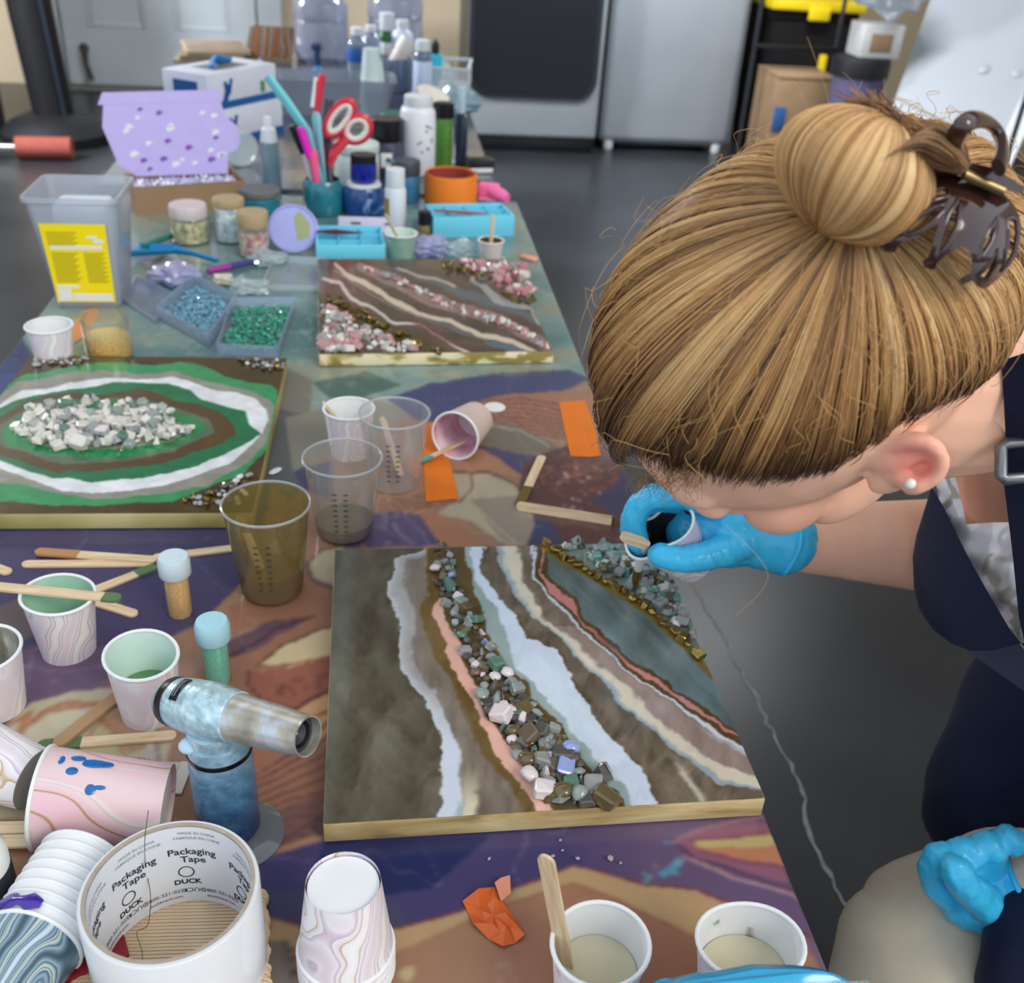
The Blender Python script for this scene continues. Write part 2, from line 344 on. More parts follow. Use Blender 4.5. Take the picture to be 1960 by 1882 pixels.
bb = MB(); bb.cap = False; bb.lathe([(rr * .8, 0), (rr * .97, zt2 - .05), (rr, zt2), (rr * .96, zt2), (rr * .76, .02)], 24); bb.build('bin_body', mat('muted_purple', (98, 92, 128), .7, var=.06), t)
MB().lathe([(rr * 1.03, zt2 - .02), (rr * 1.05, zt2 + .05), (rr * .98, zt2 + .07), (rr * .2, zt2 + .075)], 24).build('dark_lid', m_black, t)
zb2 = zt2 + .075
t = thing('small_carton', 'small white carton with a brown label on top of the purple bin', 'box', (pc.x + .04, y2 + .2, zb2))
MB().rbox(-.1, .1, -.09, .09, 0, .15, .004).build('carton', mat('white_carton', (200, 200, 200), .6, var=.05), t)
MB().rbox(-.06, .05, -.093, -.089, .03, .11, .001).build('brown_label', m_card, t)
# crumpled see-through bag
bm = bmesh.new(); bmesh.ops.create_icosphere(bm, subdivisions=4, radius=1)
for v in bm.verts:
    n = math.sin(v.co.x * 5 + v.co.y * 3) * .12 + math.sin(v.co.y * 9 - v.co.z * 7 + 1) * .1 + math.sin(v.co.z * 13 + v.co.x * 8) * .07 + random.uniform(-.03, .03)
    v.co *= 1 + n; v.co = (v.co.x * .2, v.co.y * .15, v.co.z * .155 + .2)
bag = MB().bm(bm).build('plastic_bag', clear('crumpled_film', (235, 240, 245), .45, .2, (205, 212, 222)), smooth=False); bag.location = (pc.x + .04, y2 + .2, zb2 + .15)
tag(bag, 'crumpled see-through plastic bag on the small white carton', 'bag')
m_pan = mat('white_laminate', (168, 173, 181), .35, var=.03, vscale=3)
q = [W(1697, 235, 5.0), W(1880, 350, 4.75), W(2100, -120, 5.0), W(1820, -110, 5.25)]
def slab(q, th):
    n = (q[1] - q[0]).cross(q[3] - q[0]).normalized() * th; mb = MB(); mb.add(list(q) + [p + n for p in q], [(3, 2, 1, 0), (4, 5, 6, 7)] + [(i, (i + 1) % 4, (i + 1) % 4 + 4, i + 4) for i in range(4)]); return mb
o0 = q[0]; t = thing('leaning_panel', 'large white panel leaning at a slant behind the person', 'panel', o0)
lq = [p - o0 for p in q]
slab(lq, -.035).build('board', m_pan, t, smooth=False)
e0, e1 = lq[1], lq[2]; dirn = (lq[0] - lq[1]).normalized(); nn = (lq[1] - lq[0]).cross(lq[3] - lq[0]).normalized()
slab([e0 + nn * .02, e0 - dirn * .09 + nn * .02, e1 - dirn * .09 + nn * .02, e1 + nn * .02], -.05).build('edge_rail', mat('white_metal', (226, 232, 238), .3), t, smooth=False)
a, b = lq[0].lerp(lq[3], .13), lq[1].lerp(lq[2], .13)
slab([a + nn * .003, b + nn * .003, b + nn * .003 + (lq[3] - lq[0]).normalized() * .012, a + nn * .003 + (lq[3] - lq[0]).normalized() * .012], -.006).build('seam', mat('seam_tan', (150, 140, 120), .6), t, smooth=False)
for u, v_ in ((.62, .40), (.88, .42)):
    c = lq[0].lerp(lq[1], u).lerp(lq[3].lerp(lq[2], u), v_) + nn * .002
    MB().ell(c, (.03, .03, .006), 14, 6, nn.to_track_quat('Z', 'Y').to_matrix()).build('screw_cap', m_pan, t)
p0, p1 = W(1975, 150, 4.6), W(1915, 340, 4.6)
o = MB().tube([p0 + (p0 - p1) * 1.2, p1 + (p1 - p0) * 3.2], .012, 8).build('steel_pole', mat('grey_metal_post')); tag(o, 'thin grey steel pole beside the white leaning panel', 'pole')
# left: black upright column and the red roller on the floor
cpos = P(112, 268, 0)
t = thing('floor_stand', 'tall black floor stand with a flared base by the white door', 'stand', cpos)
MB().lathe([(.27, 0), (.275, .05), (.22, .10), (.13, .14)], 28).build('base', m_black, t)
MB().tube([(0, 0, .12), (-.03, 0, .6), (-.07, .0, 1.6)], [.10, .105, .11], 20).build('column', m_black, t)
MB().tube([(.075, -.075, .14), (.05, -.078, .6), (.01, -.08, 1.6)], .012, 8).build('cable', mat('cable_navy', (30, 40, 55), .4), t)
pos = P(-40, 300, 0)
t = thing('dark_cabinet', 'dark grey cabinet edge at the left behind the clear tub', 'cabinet', (pos.x - .30, pos.y + .5, 0))
MB().rbox(-.22, .22, -.2, .2, 0, 1.5, .01).build('cabinet_body', mat('charcoal_paint', (44, 46, 50), .5, var=.08), t)
MB().rbox(-.2, .2, -.215, -.198, .05, 1.45, .006).build('cabinet_door', mat('charcoal_paint'), t)
pos = P(86, 306, 0)
t = thing('grip_bar', 'steel bar with a dull red foam grip lying on the dark floor', 'bar', pos)
MB().tube([(-.12, 0, .055), (.13, 0.02, .055)], .052, 18).build('foam_grip', mat('dull_red_foam', (150, 72, 62), .8, var=.1), t)
MB().tube([(-.6, -.03, .055), (-.11, 0, .055)], .018, 10).build('rod', mat('bright_steel', (190, 192, 196), .25, 1.), t)
# ================================================================ tables
def table(name, label, x0, x1, y0, y1):
    t = thing(name, label, 'table', ((x0 + x1) / 2, (y0 + y1) / 2, 0)); hx, hy = (x1 - x0) / 2, (y1 - y0) / 2
    MB().rbox(-hx + .004, hx - .004, -hy + .004, hy - .004, TZ - .045, TZ - .004, .006).build('tabletop', mat('table_plastic', (190, 188, 180), .5, var=.04), t)
    for sx in (-1, 1):
        for sy in (-1, 1): MB().tube([(sx * (hx - .06), sy * (hy - .18), 0), (sx * (hx - .08), sy * (hy - .25), TZ - .04)], .014, 10).build('leg', mat('grey_metal_post'), t)
        MB().tube([(-(hx - .07), sx * (hy - .22), .3), ((hx - .07), sx * (hy - .22), .3)], .011, 8).build('crossbar', mat('grey_metal_post'), t)
    return t
AX0, AX1, AY0, AY1 = -.486, .266, .12, 2.075
table('folding_table', 'long folding craft table under the printed cover', AX0, AX1, AY0, AY1)
table('folding_table', 'second folding table at the far end by the white door', -.58, .235, 2.10, 3.95)
# printed cover: a grid bent down over the edges, with the print as vertex colours
def cover_xy(x0, x1, y0, y1, st, drop=.035):
    k = np.linspace(0, 1, int((y1 - y0) / st * .75)); yv = (y0 + .003) * ((y1 - .003) / (y0 + .003)) ** k if st < .01 else np.linspace(y0 + .003, y1 - .003, len(k))
    if st < .01: k = k * (1 - .25 * (1 - k)); yv = y0 + .003 + (y1 - y0 - .006) * (.42 * k + .58 * k ** 2.6)
    xs = np.concatenate([[x0 - .001, x0], np.linspace(x0 + .003, x1 - .003, int((x1 - x0) / st)), [x1, x1 + .001]]); ys = np.concatenate([[y0 - .001, y0], yv, [y1, y1 + .001]])
    X, Y = np.meshgrid(xs, ys); Z = np.full(X.shape, TZ); e = np.zeros(X.shape, bool); e[:, [1, -2]] = True; e[[1, -2], :] = True; Z[e] = TZ - .003
    Z[:, [0, -1]] = TZ - drop; Z[[0, -1], :] = TZ - drop
    return X, Y, Z
m_cover = mat('glossy_printed_vinyl', rough=.22, attr='Col', coat=.3, bump=.05, bscale=18, var=.05, vscale=25)
X, Y, Z = cover_xy(AX0, AX1, AY0, AY1, .0019)
pts = np.stack([X.ravel(), Y.ravel(), np.full(X.size, TZ)], 1); U, Vv = proj(pts)
xx, yy = X.ravel(), Y.ravel()
p = Paint(U, Vv, (156, 113, 88)); p.warp(7, 60)
# far part: sea-green washes
far = Vv < 790 + 50 * (fbm(xx * 9, yy * 3, 4) - .5) - np.clip((U - 560) * .12, 0, 75)
n1 = fbm(xx * 7 + yy * 2, yy * 11 - xx * 4, 11, 5); n2 = fbm(xx * 14 + 9, yy * 18, 23, 4)
teal = np.array([108, 144, 140]) + (n1[:, None] - .5) * np.array([90, 60, 40]) * 1.6; teal = np.where((np.abs(n2 - .5) < .02)[:, None], teal * .55 + np.array([168, 178, 165]) * .45, teal); teal = np.where((n1 > .62)[:, None], np.array([140, 150, 130]), teal)
p.C[far] = teal[far]
p.poly([(-700, 640), (40, 640), (60, 690), (500, 690), (560, 760), (520, 900), (500, 1030), (470, 1110), (-900, 1130)], (22, 48, 108))
blue = inpoly(p.WU, p.WV, [(-700, 640), (30, 660), (60, 690), (400, 900), (480, 1040), (300, 1090), (-700, 1100)]); p.C[blue] = (np.array([18, 52, 120]) + (n2[:, None] - .5) * np.array([40, 80, 90]))[blue]
p.poly([(520, 690), (600, 730), (590, 850), (500, 900), (480, 840)], (120, 118, 105)); p.poly([(500, 780), (620, 800), (610, 860), (560, 960), (480, 900)], (84, 88, 92))
p.poly([(545, 800), (700, 760), (790, 790), (640, 870), (560, 900)], (132, 128, 112)); p.poly([(560, 900), (640, 880), (640, 960), (580, 940)], (62, 62, 98))
p.poly([(600, 735), (700, 712), (770, 735), (700, 762), (640, 768)], (70, 105, 96))
p.poly([(740, 765), (830, 730), (960, 712), (1090, 705), (1130, 725), (1060, 752), (960, 770), (900, 800), (840, 810), (790, 800)], (60, 66, 112))
p.poly([(835, 840), (900, 775), (980, 752), (1130, 745), (1190, 800), (1180, 840), (1080, 830), (980, 815), (900, 850)], (160, 106, 80))
for k in range(9): p.line([(895 + k * 9, 775 + k * 6), (1000 + k * 6, 762 + k * 9), (1090 + k * 4, 775 + k * 10)], 1.6, (118, 70, 58))
p.poly([(905, 812), (990, 812), (1060, 850), (1085, 872), (1010, 872), (930, 850)], (112, 104, 92)); p.line([(920, 812), (1000, 825), (1050, 855)], 2, (160, 152, 135))
p.poly([(900, 850), (960, 860), (1010, 874), (1100, 872), (1090, 905), (1000, 905), (930, 915), (880, 890)], (76, 68, 108))
p.poly([(1000, 885), (1100, 850), (1230, 830), (1260, 1040), (1000, 1045), (990, 960)], (92, 56, 54))
for k in range(60):
    x, y = random.uniform(1010, 1180), random.uniform(893, 945); p.line([(x, y), (x + random.uniform(-25, 25), y + random.uniform(-12, 12))], .9, (178, 96, 66), .8)
for k in range(22):
    x, y = random.uniform(1060, 1200), random.uniform(900, 990); p.line([(x, y), (x + random.uniform(-3, 3), y + random.uniform(-3, 3))], random.uniform(1, 3), (190, 180, 175), .8)
p.poly([(1130, 960), (1180, 930), (1190, 900), (1220, 900), (1210, 1000)], (60, 58, 90)); p.poly([(1010, 1040), (1020, 985), (1060, 1000), (1080, 1045)], (62, 60, 96))
p.poly([(720, 900), (800, 870), (900, 850), (960, 880), (1000, 915), (900, 900), (860, 950), (760, 960), (720, 980)], (172, 118, 86))
p.poly([(860, 905), (930, 902), (985, 925), (1012, 965), (1020, 1000), (1005, 1045), (960, 1035), (900, 1000), (835, 985), (875, 960)], (176, 162, 132)); p.poly([(900, 960), (1005, 950), (1018, 1000), (1003, 1045), (960, 1030)], (146, 132, 116))
p.line([(870, 902), (935, 903), (985, 928), (1010, 965)], 2.4, (110, 76, 56)); p.line([(902, 905), (903, 940), (880, 962), (790, 980)], 1.8, (110, 76, 56)); p.line([(900, 965), (980, 1030), (1005, 1048)], 1.5, (190, 160, 120))
p.poly([(720, 980), (790, 965), (870, 965), (835, 985), (880, 1005), (930, 1045), (700, 1050), (700, 1000)], (170, 112, 82))
for k in range(5): p.line([(725, 960 + k * 8), (800, 950 + k * 6), (870, 948 + k * 5)], 1.2, (125, 72, 52))
p.poly([(700, 985), (745, 978), (800, 985), (845, 1045), (640, 1050), (690, 1020)], (82, 68, 108)); p.line([(755, 1000), (770, 1025), (790, 1040)], 3, (150, 130, 165), .7)
# left: violet sweep and the cream lens shapes
p.poly([(-900, 1090), (60, 1010), (460, 1010), (560, 1010), (530, 1090), (470, 1110), (400, 1180), (290, 1235), (220, 1290), (160, 1335), (0, 1400), (-900, 1600)], (62, 56, 102))
vio = inpoly(p.WU, p.WV, [(-900, 1250), (230, 1240), (250, 1300), (230, 1330), (100, 1350), (-900, 1600)]); p.put(vio, (112, 80, 112), .75)
p.poly([(0, 1160), (70, 1130), (120, 1170), (60, 1220), (-100, 1240)], (110, 92, 86), .8)
p.poly([(-300, 1540), (-60, 1440), (0, 1395), (60, 1345), (140, 1325), (225, 1315), (330, 1330), (330, 1420), (300, 1560), (-300, 1580)], (192, 178, 146))
p.line([(-60, 1425), (20, 1385), (58, 1367), (34, 1405), (75, 1375), (115, 1350), (190, 1345)], 5, (178, 116, 78)); p.line([(34, 1408), (90, 1365), (160, 1355)], 3, (178, 116, 78))
p.poly([(42, 1412), (90, 1375), (150, 1358), (195, 1360), (196, 1385), (160, 1430), (90, 1440), (55, 1430)], (204, 196, 164))
p.poly([(190, 1376), (240, 1355), (330, 1350), (340, 1420), (250, 1440), (215, 1400)], (178, 132, 98)); p.poly([(200, 1378), (222, 1405), (240, 1440), (165, 1445)], (186, 176, 120))
p.line([(196, 1372), (222, 1408), (240, 1446)], 2.5, (166, 98, 66)); p.line([(198, 1374), (140, 1450)], 2, (166, 98, 66)); p.line([(288, 1400), (292, 1500)], 9, (190, 182, 168)); p.line([(300, 1400), (304, 1500)], 2.5, (112, 84, 92))
# middle left: sienna fan
p.poly([(440, 1160), (520, 1130), (700, 1040), (720, 1640), (480, 1660), (440, 1400)], (150, 98, 74)); p.poly([(430, 1230), (500, 1195), (590, 1180), (560, 1205), (440, 1262)], (92, 66, 82)); p.line([(430, 1262), (520, 1210), (600, 1180)], 2, (70, 40, 44))
p.poly([(590, 1085), (610, 1055), (660, 1045), (665, 1125), (630, 1120), (600, 1105)], (176, 164, 132)); p.line([(588, 1080), (600, 1115), (660, 1130)], 4, (98, 66, 72)); p.line([(590, 1085), (620, 1050), (670, 1040)], 2, (120, 86, 70))
p.poly([(490, 1270), (560, 1225), (655, 1195), (650, 1265), (560, 1275)], (204, 182, 138)); p.line([(490, 1272), (540, 1235), (650, 1195)], 1.8, (92, 56, 44)); p.line([(493, 1278), (650, 1255)], 2.4, (156, 96, 62))
p.poly([(470, 1290), (640, 1258), (640, 1320), (555, 1358), (490, 1330), (472, 1310)], (152, 84, 66)); p.line([(472, 1286), (470, 1310), (500, 1340), (560, 1358), (640, 1318)], 2.6, (84, 42, 40))
for k in range(14):
    x, y = random.uniform(530, 625), random.uniform(1290, 1330); p.line([(x, y), (x + 6, y - 7), (x + 12, y), (x + 6, y + 6)], 1.2, (116, 58, 50))
p.poly([(560, 1362), (650, 1315), (650, 1380), (610, 1420), (600, 1390)], (196, 150, 100))
for k in range(7): p.line([(590 + k * 9, 1375 - k * 4), (650, 1362 + k * 3)], 1.4, (150, 80, 56))
for k in range(12):
    a = k * 24; p.line([(480, 1490 + a * .6), (560, 1440 + a * .75), (620, 1395 + a), (650, 1360 + a * 1.1)], random.uniform(1.4, 3.2), (92, 54, 50), .85)
for k in range(5): p.line([(478, 1445 + k * 12), (502, 1443 + k * 12)], 3, (158, 84, 60))
p.poly([(480, 1580), (560, 1540), (640, 1510), (650, 1600), (520, 1660), (480, 1650)], (110, 74, 76), .7)
for k in range(7): p.line([(500 + k * 10, 1660), (560 + k * 10, 1600 + k * 5), (640, 1540 + k * 14)], 1.3, (70, 42, 50), .8)
# near part: violet band, ochre chevrons, tan field, striped lens at the right
p.WU, p.WV = p.U + (p.WU - p.U) * .4, p.V + (p.WV - p.V) * .4
p.poly([(-200, 2200), (-200, 1640), (480, 1640), (600, 1600), (1500, 1560), (1700, 2200)], (166, 118, 86))
p.poly([(440, 1680), (520, 1640), (630, 1608), (760, 1590), (1480, 1560), (1640, 1990), (1575, 1805), (1530, 1785), (1395, 1728), (1330, 1702), (1230, 1692), (1165, 1673), (1096, 1656), (985, 1700), (880, 1745), (760, 1775), (610, 1780), (520, 1755), (440, 1730)], (62, 54, 106))
vb = inpoly(p.WU, p.WV, [(1050, 1560), (1480, 1550), (1640, 1990), (1530, 1785), (1395, 1728), (1330, 1702), (1230, 1692), (1165, 1673), (1100, 1650)]); p.put(vb, (106, 80, 118), np.clip((U - 1050) / 200, 0, 1) * .85)
p.poly([(620, 1612), (940, 1600), (870, 1660), (830, 1700), (700, 1720), (600, 1700)], (24, 34, 92)); p.put(inpoly(p.WU, p.WV, [(440, 1700), (620, 1710), (760, 1730), (780, 1772), (610, 1778), (440, 1730)]), (66, 66, 96), .8)
p.poly([(985, 1702), (1098, 1658), (1165, 1675), (1230, 1694), (1330, 1704), (1395, 1730), (1480, 1765), (1440, 1790), (1350, 1800), (1330, 1790), (1180, 1720), (1095, 1690), (960, 1735), (760, 1820), (640, 1830), (510, 1800), (520, 1757), (610, 1783), (760, 1778), (880, 1748)], (190, 152, 104)); p.line([(520, 1755), (610, 1780), (760, 1776), (880, 1746), (985, 1700), (1097, 1656), (1165, 1673), (1230, 1692), (1330, 1702), (1395, 1728), (1530, 1785), (1580, 1810)], 2.2, (120, 52, 56))
p.line([(960, 1735), (1095, 1690), (1180, 1722), (1330, 1795)], 1.6, (150, 92, 66)); p.put(inpoly(p.WU, p.WV, [(960, 1738), (1095, 1692), (1340, 1800), (1300, 1990), (900, 1990)]), (170, 112, 84), .7)
p.line([(545, 1800), (560, 1840), (565, 1990)], 2.6, (60, 44, 52)); p.put(inpoly(p.WU, p.WV, [(500, 1800), (545, 1800), (562, 1850), (564, 1990), (480, 1990)]), (112, 104, 100), .9); p.poly([(763, 1865), (775, 1848), (792, 1850), (796, 1866), (782, 1880), (768, 1880)], (196, 176, 122))
p.poly([(1295, 1612), (1330, 1592), (1420, 1575), (1500, 1570), (1510, 1690), (1400, 1660), (1325, 1640)], (146, 86, 112)); p.line([(1290, 1612), (1330, 1590), (1420, 1570), (1500, 1555)], 4, (150, 106, 130)); p.line([(1300, 1618), (1330, 1645), (1420, 1672), (1520, 1705)], 4, (96, 60, 88)); p.line([(1310, 1640), (1400, 1680), (1480, 1700), (1560, 1730)], 3.6, (172, 128, 142))
p.poly([(1318, 1611), (1400, 1607), (1500, 1592), (1520, 1622), (1420, 1626), (1340, 1622)], (198, 178, 112)); p.poly([(1330, 1622), (1420, 1624), (1520, 1614), (1545, 1660), (1480, 1652), (1380, 1640)], (200, 124, 84)); p.line([(1320, 1610), (1400, 1604), (1510, 1588)], 2.2, (150, 78, 80)); p.line([(1340, 1630), (1420, 1650), (1550, 1665)], 3, (140, 72, 90))
# spilled aqua paint and chips
for x, y, r, c in ((1288, 1665, 13, (72, 160, 186)), (1270, 1672, 9, (72, 160, 186)), (1240, 1680, 10, (96, 140, 160)), (1300, 1650, 7, (90, 170, 190)), (1275, 1615, 6, (90, 130, 160)), (1290, 1632, 5, (80, 120, 150)), (1255, 1660, 8, (130, 104, 110)), (985, 1715, 4, (60, 150, 160)), (110, 1300, 3, (170, 170, 190)), (65, 1240, 3, (170, 170, 190))):
    dd = np.hypot(U - x + 9 * (fbm(U / 7, Vv / 7, 5) - .5) * 2, Vv - y + 9 * (fbm(U / 7, Vv / 7, 9) - .5) * 2); p.put(dd < r, c, .9)
spk = (hashn((xx * 300).astype(int), (yy * 300).astype(int), 5) > .9988); p.put(spk, (170, 172, 190), .45)
lum = p.C @ np.array([.3, .55, .15]); p.C = (p.C * .80 + lum[:, None] * .10 + np.array([112, 106, 104]) * .10)
scr = np.abs(fbm(xx * 16 + yy * 5, yy * 10, 77, 3) - .5) < .0045; p.put(scr, (190, 186, 190), .25)
tag(link('table_cover', grid_mesh('table_cover', np.stack([xx, yy], 1), Z.ravel(), X.shape[1], X.shape[0], m_cover, p.C)), 'glossy printed table cover with violet, tan and sea-green fantasy artwork', 'table cover')
X, Y, Z = cover_xy(-.58, .235, 2.10, 3.95, .012); xx, yy = X.ravel(), Y.ravel()
n1 = fbm(xx * 6, yy * 8, 31, 5); n2 = fbm(xx * 11 + 5, yy * 9, 37, 4)
C2 = np.array([70, 78, 88]) + (n1[:, None] - .5) * np.array([110, 90, 70]); C2 = np.where((n2 > .63)[:, None], (128, 116, 104), C2); C2 = np.where((n2 < .34)[:, None], (40, 52, 92), C2)
tag(link('table_cover', grid_mesh('table_cover', np.stack([xx, yy], 1), Z.ravel(), X.shape[1], X.shape[0], m_cover, C2)), 'dim blue-grey printed cover on the far table', 'table cover')
# ================================================================ resin paintings
def stone_mesh(kind, seed):
    rd = random.Random(seed); bm = bmesh.new()
    if kind == 'chunk':
        bmesh.ops.create_cube(bm, size=1)
        for v in bm.verts: v.co += V((rd.uniform(-.16, .16), rd.uniform(-.16, .16), rd.uniform(-.16, .16)))
        bmesh.ops.bevel(bm, geom=bm.edges[:], offset=.12, segments=1, affect='EDGES')
    elif kind == 'shard':
        bmesh.ops.create_cone(bm, cap_ends=True, segments=6, radius1=.42, radius2=.12, depth=1.1)
        for v in bm.verts: v.co += V((rd.uniform(-.12, .12), rd.uniform(-.12, .12), rd.uniform(-.12, .12)))
    else:
        bmesh.ops.create_icosphere(bm, subdivisions=2 if kind == 'pebble' else 1, radius=.5)
        for v in bm.verts: v.co *= 1 + rd.uniform(-.13, .13) * (1 if kind == 'pebble' else 1.6); v.co.z *= .8
    for f in bm.faces: f.smooth = kind == 'pebble'
    bmesh.ops.recalc_face_normals(bm, faces=bm.faces[:]); me = bpy.data.meshes.new(kind); bm.to_mesh(me); bm.free(); return me
def glassy(name, rgb, rough=.08, tr=.55): return mat(name, rgb, rough, trans=tr, ior=1.5, var=.12, vscale=160, coat=.4)
GEM = dict(clear=glassy('clear_glass_chip', (206, 212, 212)), smoke=glassy('smoky_glass_chip', (112, 108, 100), tr=.4), green=glassy('green_aventurine', (104, 146, 128), .2, .3), mint=glassy('pale_mint_glass', (186, 202, 196), tr=.5),
           pearl=mat('pearly_white_stone', (222, 212, 214), .25, coat=.6, var=.06, vscale=90), opal=mat('blue_opal', (150, 168, 224), .15, coat=.8, var=.1, vscale=120), amber=glassy('olive_brown_glass', (122, 106, 70), tr=.35),
           dark=mat('dark_grey_stone', (70, 66, 64), .3, coat=.5, var=.15), gold=mat('gold_leaf', (158, 134, 74), .25, .95, var=.25, vscale=90), pink=glassy('rose_quartz', (220, 178, 180), .15, .35), deep=mat('deep_pink_quartz', (192, 122, 128), .2, coat=.5, var=.1), white=mat('milky_quartz', (214, 212, 204), .25, coat=.4, var=.08, vscale=60),
           bronze=mat('bronze_bead', (128, 106, 52), .25, .85, var=.2), brown=glassy('brown_glass', (128, 112, 92), tr=.3), teal=mat('teal_sparkle', (110, 172, 158), .12, .2, coat=.8, var=.2, vscale=200))
SM = {}
def stone(kind, gem, parent, pos, size, name):
    k = (kind, gem, random.randrange(3))
    if k not in SM: me = stone_mesh(kind, hash(k[2]) + len(kind)); me.materials.append(GEM[gem]); SM[k] = me
    o = bpy.data.objects.new(name, SM[k]); COL.objects.link(o); o.parent = parent; o.location = pos
    s = size if hasattr(size, '__len__') else (size, size * random.uniform(.75, 1.2), size * random.uniform(.6, .9))
    o.scale = s; o.rotation_euler = (random.uniform(-.4, .4), random.uniform(-.4, .4), random.uniform(0, 6.28)); return o
def painting(name, label, fl, fr, depth, th, edge_mat, nx, ny):
    """fl, fr: front corners of the top face (world)"""
    e = V((fr.x - fl.x, fr.y - fl.y, 0)); wd = e.length; a = math.atan2(e.y, e.x)
    t = thing(name, label, 'painting', (fl.x, fl.y, TZ), (0, 0, a))
    MB().rbox(0, wd, 0, depth, .0008, th, .0015).build('wood_panel', edge_mat, t)
    gx, gy = np.meshgrid(np.linspace(.0006, wd - .0006, nx), np.linspace(.0006, depth - .0006, ny)); c, s = math.cos(a), math.sin(a)
    wx, wy = fl.x + gx * c - gy * s, fl.y + gx * s + gy * c; U, Vv = proj(np.stack([wx.ravel(), wy.ravel(), np.full(wx.size, TZ + th)], 1))
    Mi = Matrix.Translation((fl.x, fl.y, TZ)) @ Matrix.Rotation(a, 4, 'Z')
    loc = lambda px, py: Mi.inverted() @ P(px, py, TZ + th)
    def finish(C, m, relief=None):
        z = np.full(gx.size, th + .0006) + (0 if relief is None else relief); return link('resin_surface', grid_mesh('resin_surface', np.stack([gx.ravel(), gy.ravel()], 1), z, nx, ny, m, C), t)
    return t, U, Vv, loc, finish, wd
m_gold_edge = ramp_mat('gold_painted_edge', 'NOISE', [(.3, (128, 108, 66)), (.5, (188, 164, 112)), (.7, (214, 196, 150))], 14, .6, .42, 4, vec=(1, 1, 5))
m_cream_edge = ramp_mat('cream_gold_edge', 'NOISE', [(.42, (150, 136, 74)), (.47, (176, 160, 96)), (.53, (232, 222, 182)), (.7, (238, 230, 196))], 26, .5, .5, 3, vec=(1, 1, 2.2))
m_resin = mat('poured_resin', rough=.16, attr='Col', coat=.45, spec=.5)
TH = .018
# ---- nearest: diagonal bands of olive, white, pink and slate
t, U, Vv, loc, fin, wd = painting('resin_painting', 'large near resin painting with taupe, white and pink diagonal bands and a gem seam', P(618, 1580, TZ + TH), P(1466, 1530, TZ + TH), .322, TH, m_gold_edge, 430, 430)
def bnd(pts): a = sorted((y, x) for x, y in pts); return [q[0] for q in a], [q[1] for q in a]
B = dict(
 A=[(811, 1056), (760, 1070), (757, 1090), (742, 1142), (760, 1178), (765, 1231), (766, 1287), (804, 1329), (831, 1379), (844, 1418), (847, 1461), (845, 1527), (840, 1570)],
 B=[(830, 1058), (782, 1075), (775, 1099), (780, 1142), (792, 1178), (788, 1264), (811, 1300), (844, 1346), (864, 1395), (867, 1418), (880, 1461), (883, 1527), (880, 1570)],
 C=[(838, 1140), (828, 1160), (827, 1178), (844, 1211), (857, 1250), (870, 1283), (890, 1320), (916, 1366), (931, 1409), (949, 1448), (972, 1474), (995, 1504), (1028, 1560)],
 D=[(838, 1140), (846, 1160), (854, 1185), (873, 1214), (883, 1250), (903, 1297), (925, 1343), (933, 1372), (962, 1409), (986, 1438), (1009, 1465), (1028, 1494), (1065, 1560)],
 F=[(884, 1036), (890, 1053), (900, 1110), (906, 1125), (925, 1171), (933, 1211), (949, 1244), (972, 1283), (1005, 1303), (1018, 1340), (1072, 1385), (1085, 1410), (1109, 1438), (1132, 1478), (1185, 1517), (1203, 1560)],
 G=[(902, 1036), (903, 1049), (906, 1109), (933, 1145), (959, 1185), (969, 1231), (989, 1280), (1025, 1313), (1055, 1356), (1076, 1372), (1096, 1409), (1132, 1438), (1158, 1474), (1198, 1507), (1216, 1560)],
 H=[(930, 1036), (929, 1046), (923, 1089), (943, 1129), (966, 1158), (992, 1181), (1009, 1224), (1066, 1244), (1086, 1280), (1096, 1316), (1128, 1359), (1152, 1389), (1178, 1422), (1211, 1451), (1237, 1491), (1254, 1527), (1260, 1560)],
 I=[(945, 1040), (949, 1063), (966, 1099), (989, 1142), (1018, 1178), (1072, 1221), (1109, 1260), (1148, 1303), (1185, 1346), (1224, 1379), (1264, 1415), (1303, 1448), (1343, 1478), (1376, 1501), (1455, 1514), (1500, 1524)],
 K=[(990, 1040), (1000, 1109), (1040, 1185), (1102, 1231), (1145, 1277), (1204, 1316), (1231, 1356), (1273, 1392), (1316, 1425), (1349, 1451), (1395, 1471), (1451, 1491), (1500, 1505)],
 L=[(1014, 1040), (1016, 1066), (1020, 1109), (1056, 1148), (1096, 1194), (1138, 1231), (1191, 1277), (1237, 1313), (1290, 1349), (1339, 1386), (1382, 1418), (1432, 1445), (1480, 1470)],
 N=[(1030, 1050), (1036, 1105), (1053, 1132), (1079, 1158), (1110, 1192), (1152, 1231), (1204, 1273), (1250, 1306), (1297, 1339), (1346, 1372), (1389, 1399), (1417, 1412), (1480, 1440)],
 O=[(1040, 1090), (1046, 1105), (1079, 1132), (1098, 1150), (1105, 1170), (1109, 1185), (1142, 1211), (1198, 1260), (1244, 1290), (1283, 1320), (1316, 1339), (1356, 1369), (1412, 1405), (1480, 1435)])
wu = U + (fbm(U / 22, Vv / 22, 3) - .5) * 20 + (fbm(U / 6, Vv / 6, 8) - .5) * 6; wv = Vv + (fbm(U / 25 + 9, Vv / 25, 6) - .5) * 10
X_ = {k: np.interp(wv, *bnd(q)) for k, q in B.items()}
n = fbm(U / 60 + Vv / 300, Vv / 110, 12, 5); n2 = fbm(U / 18, Vv / 50, 15, 4); sm = fbm(U / 30 + n * 4, Vv / 30 + n * 5, 19, 4)
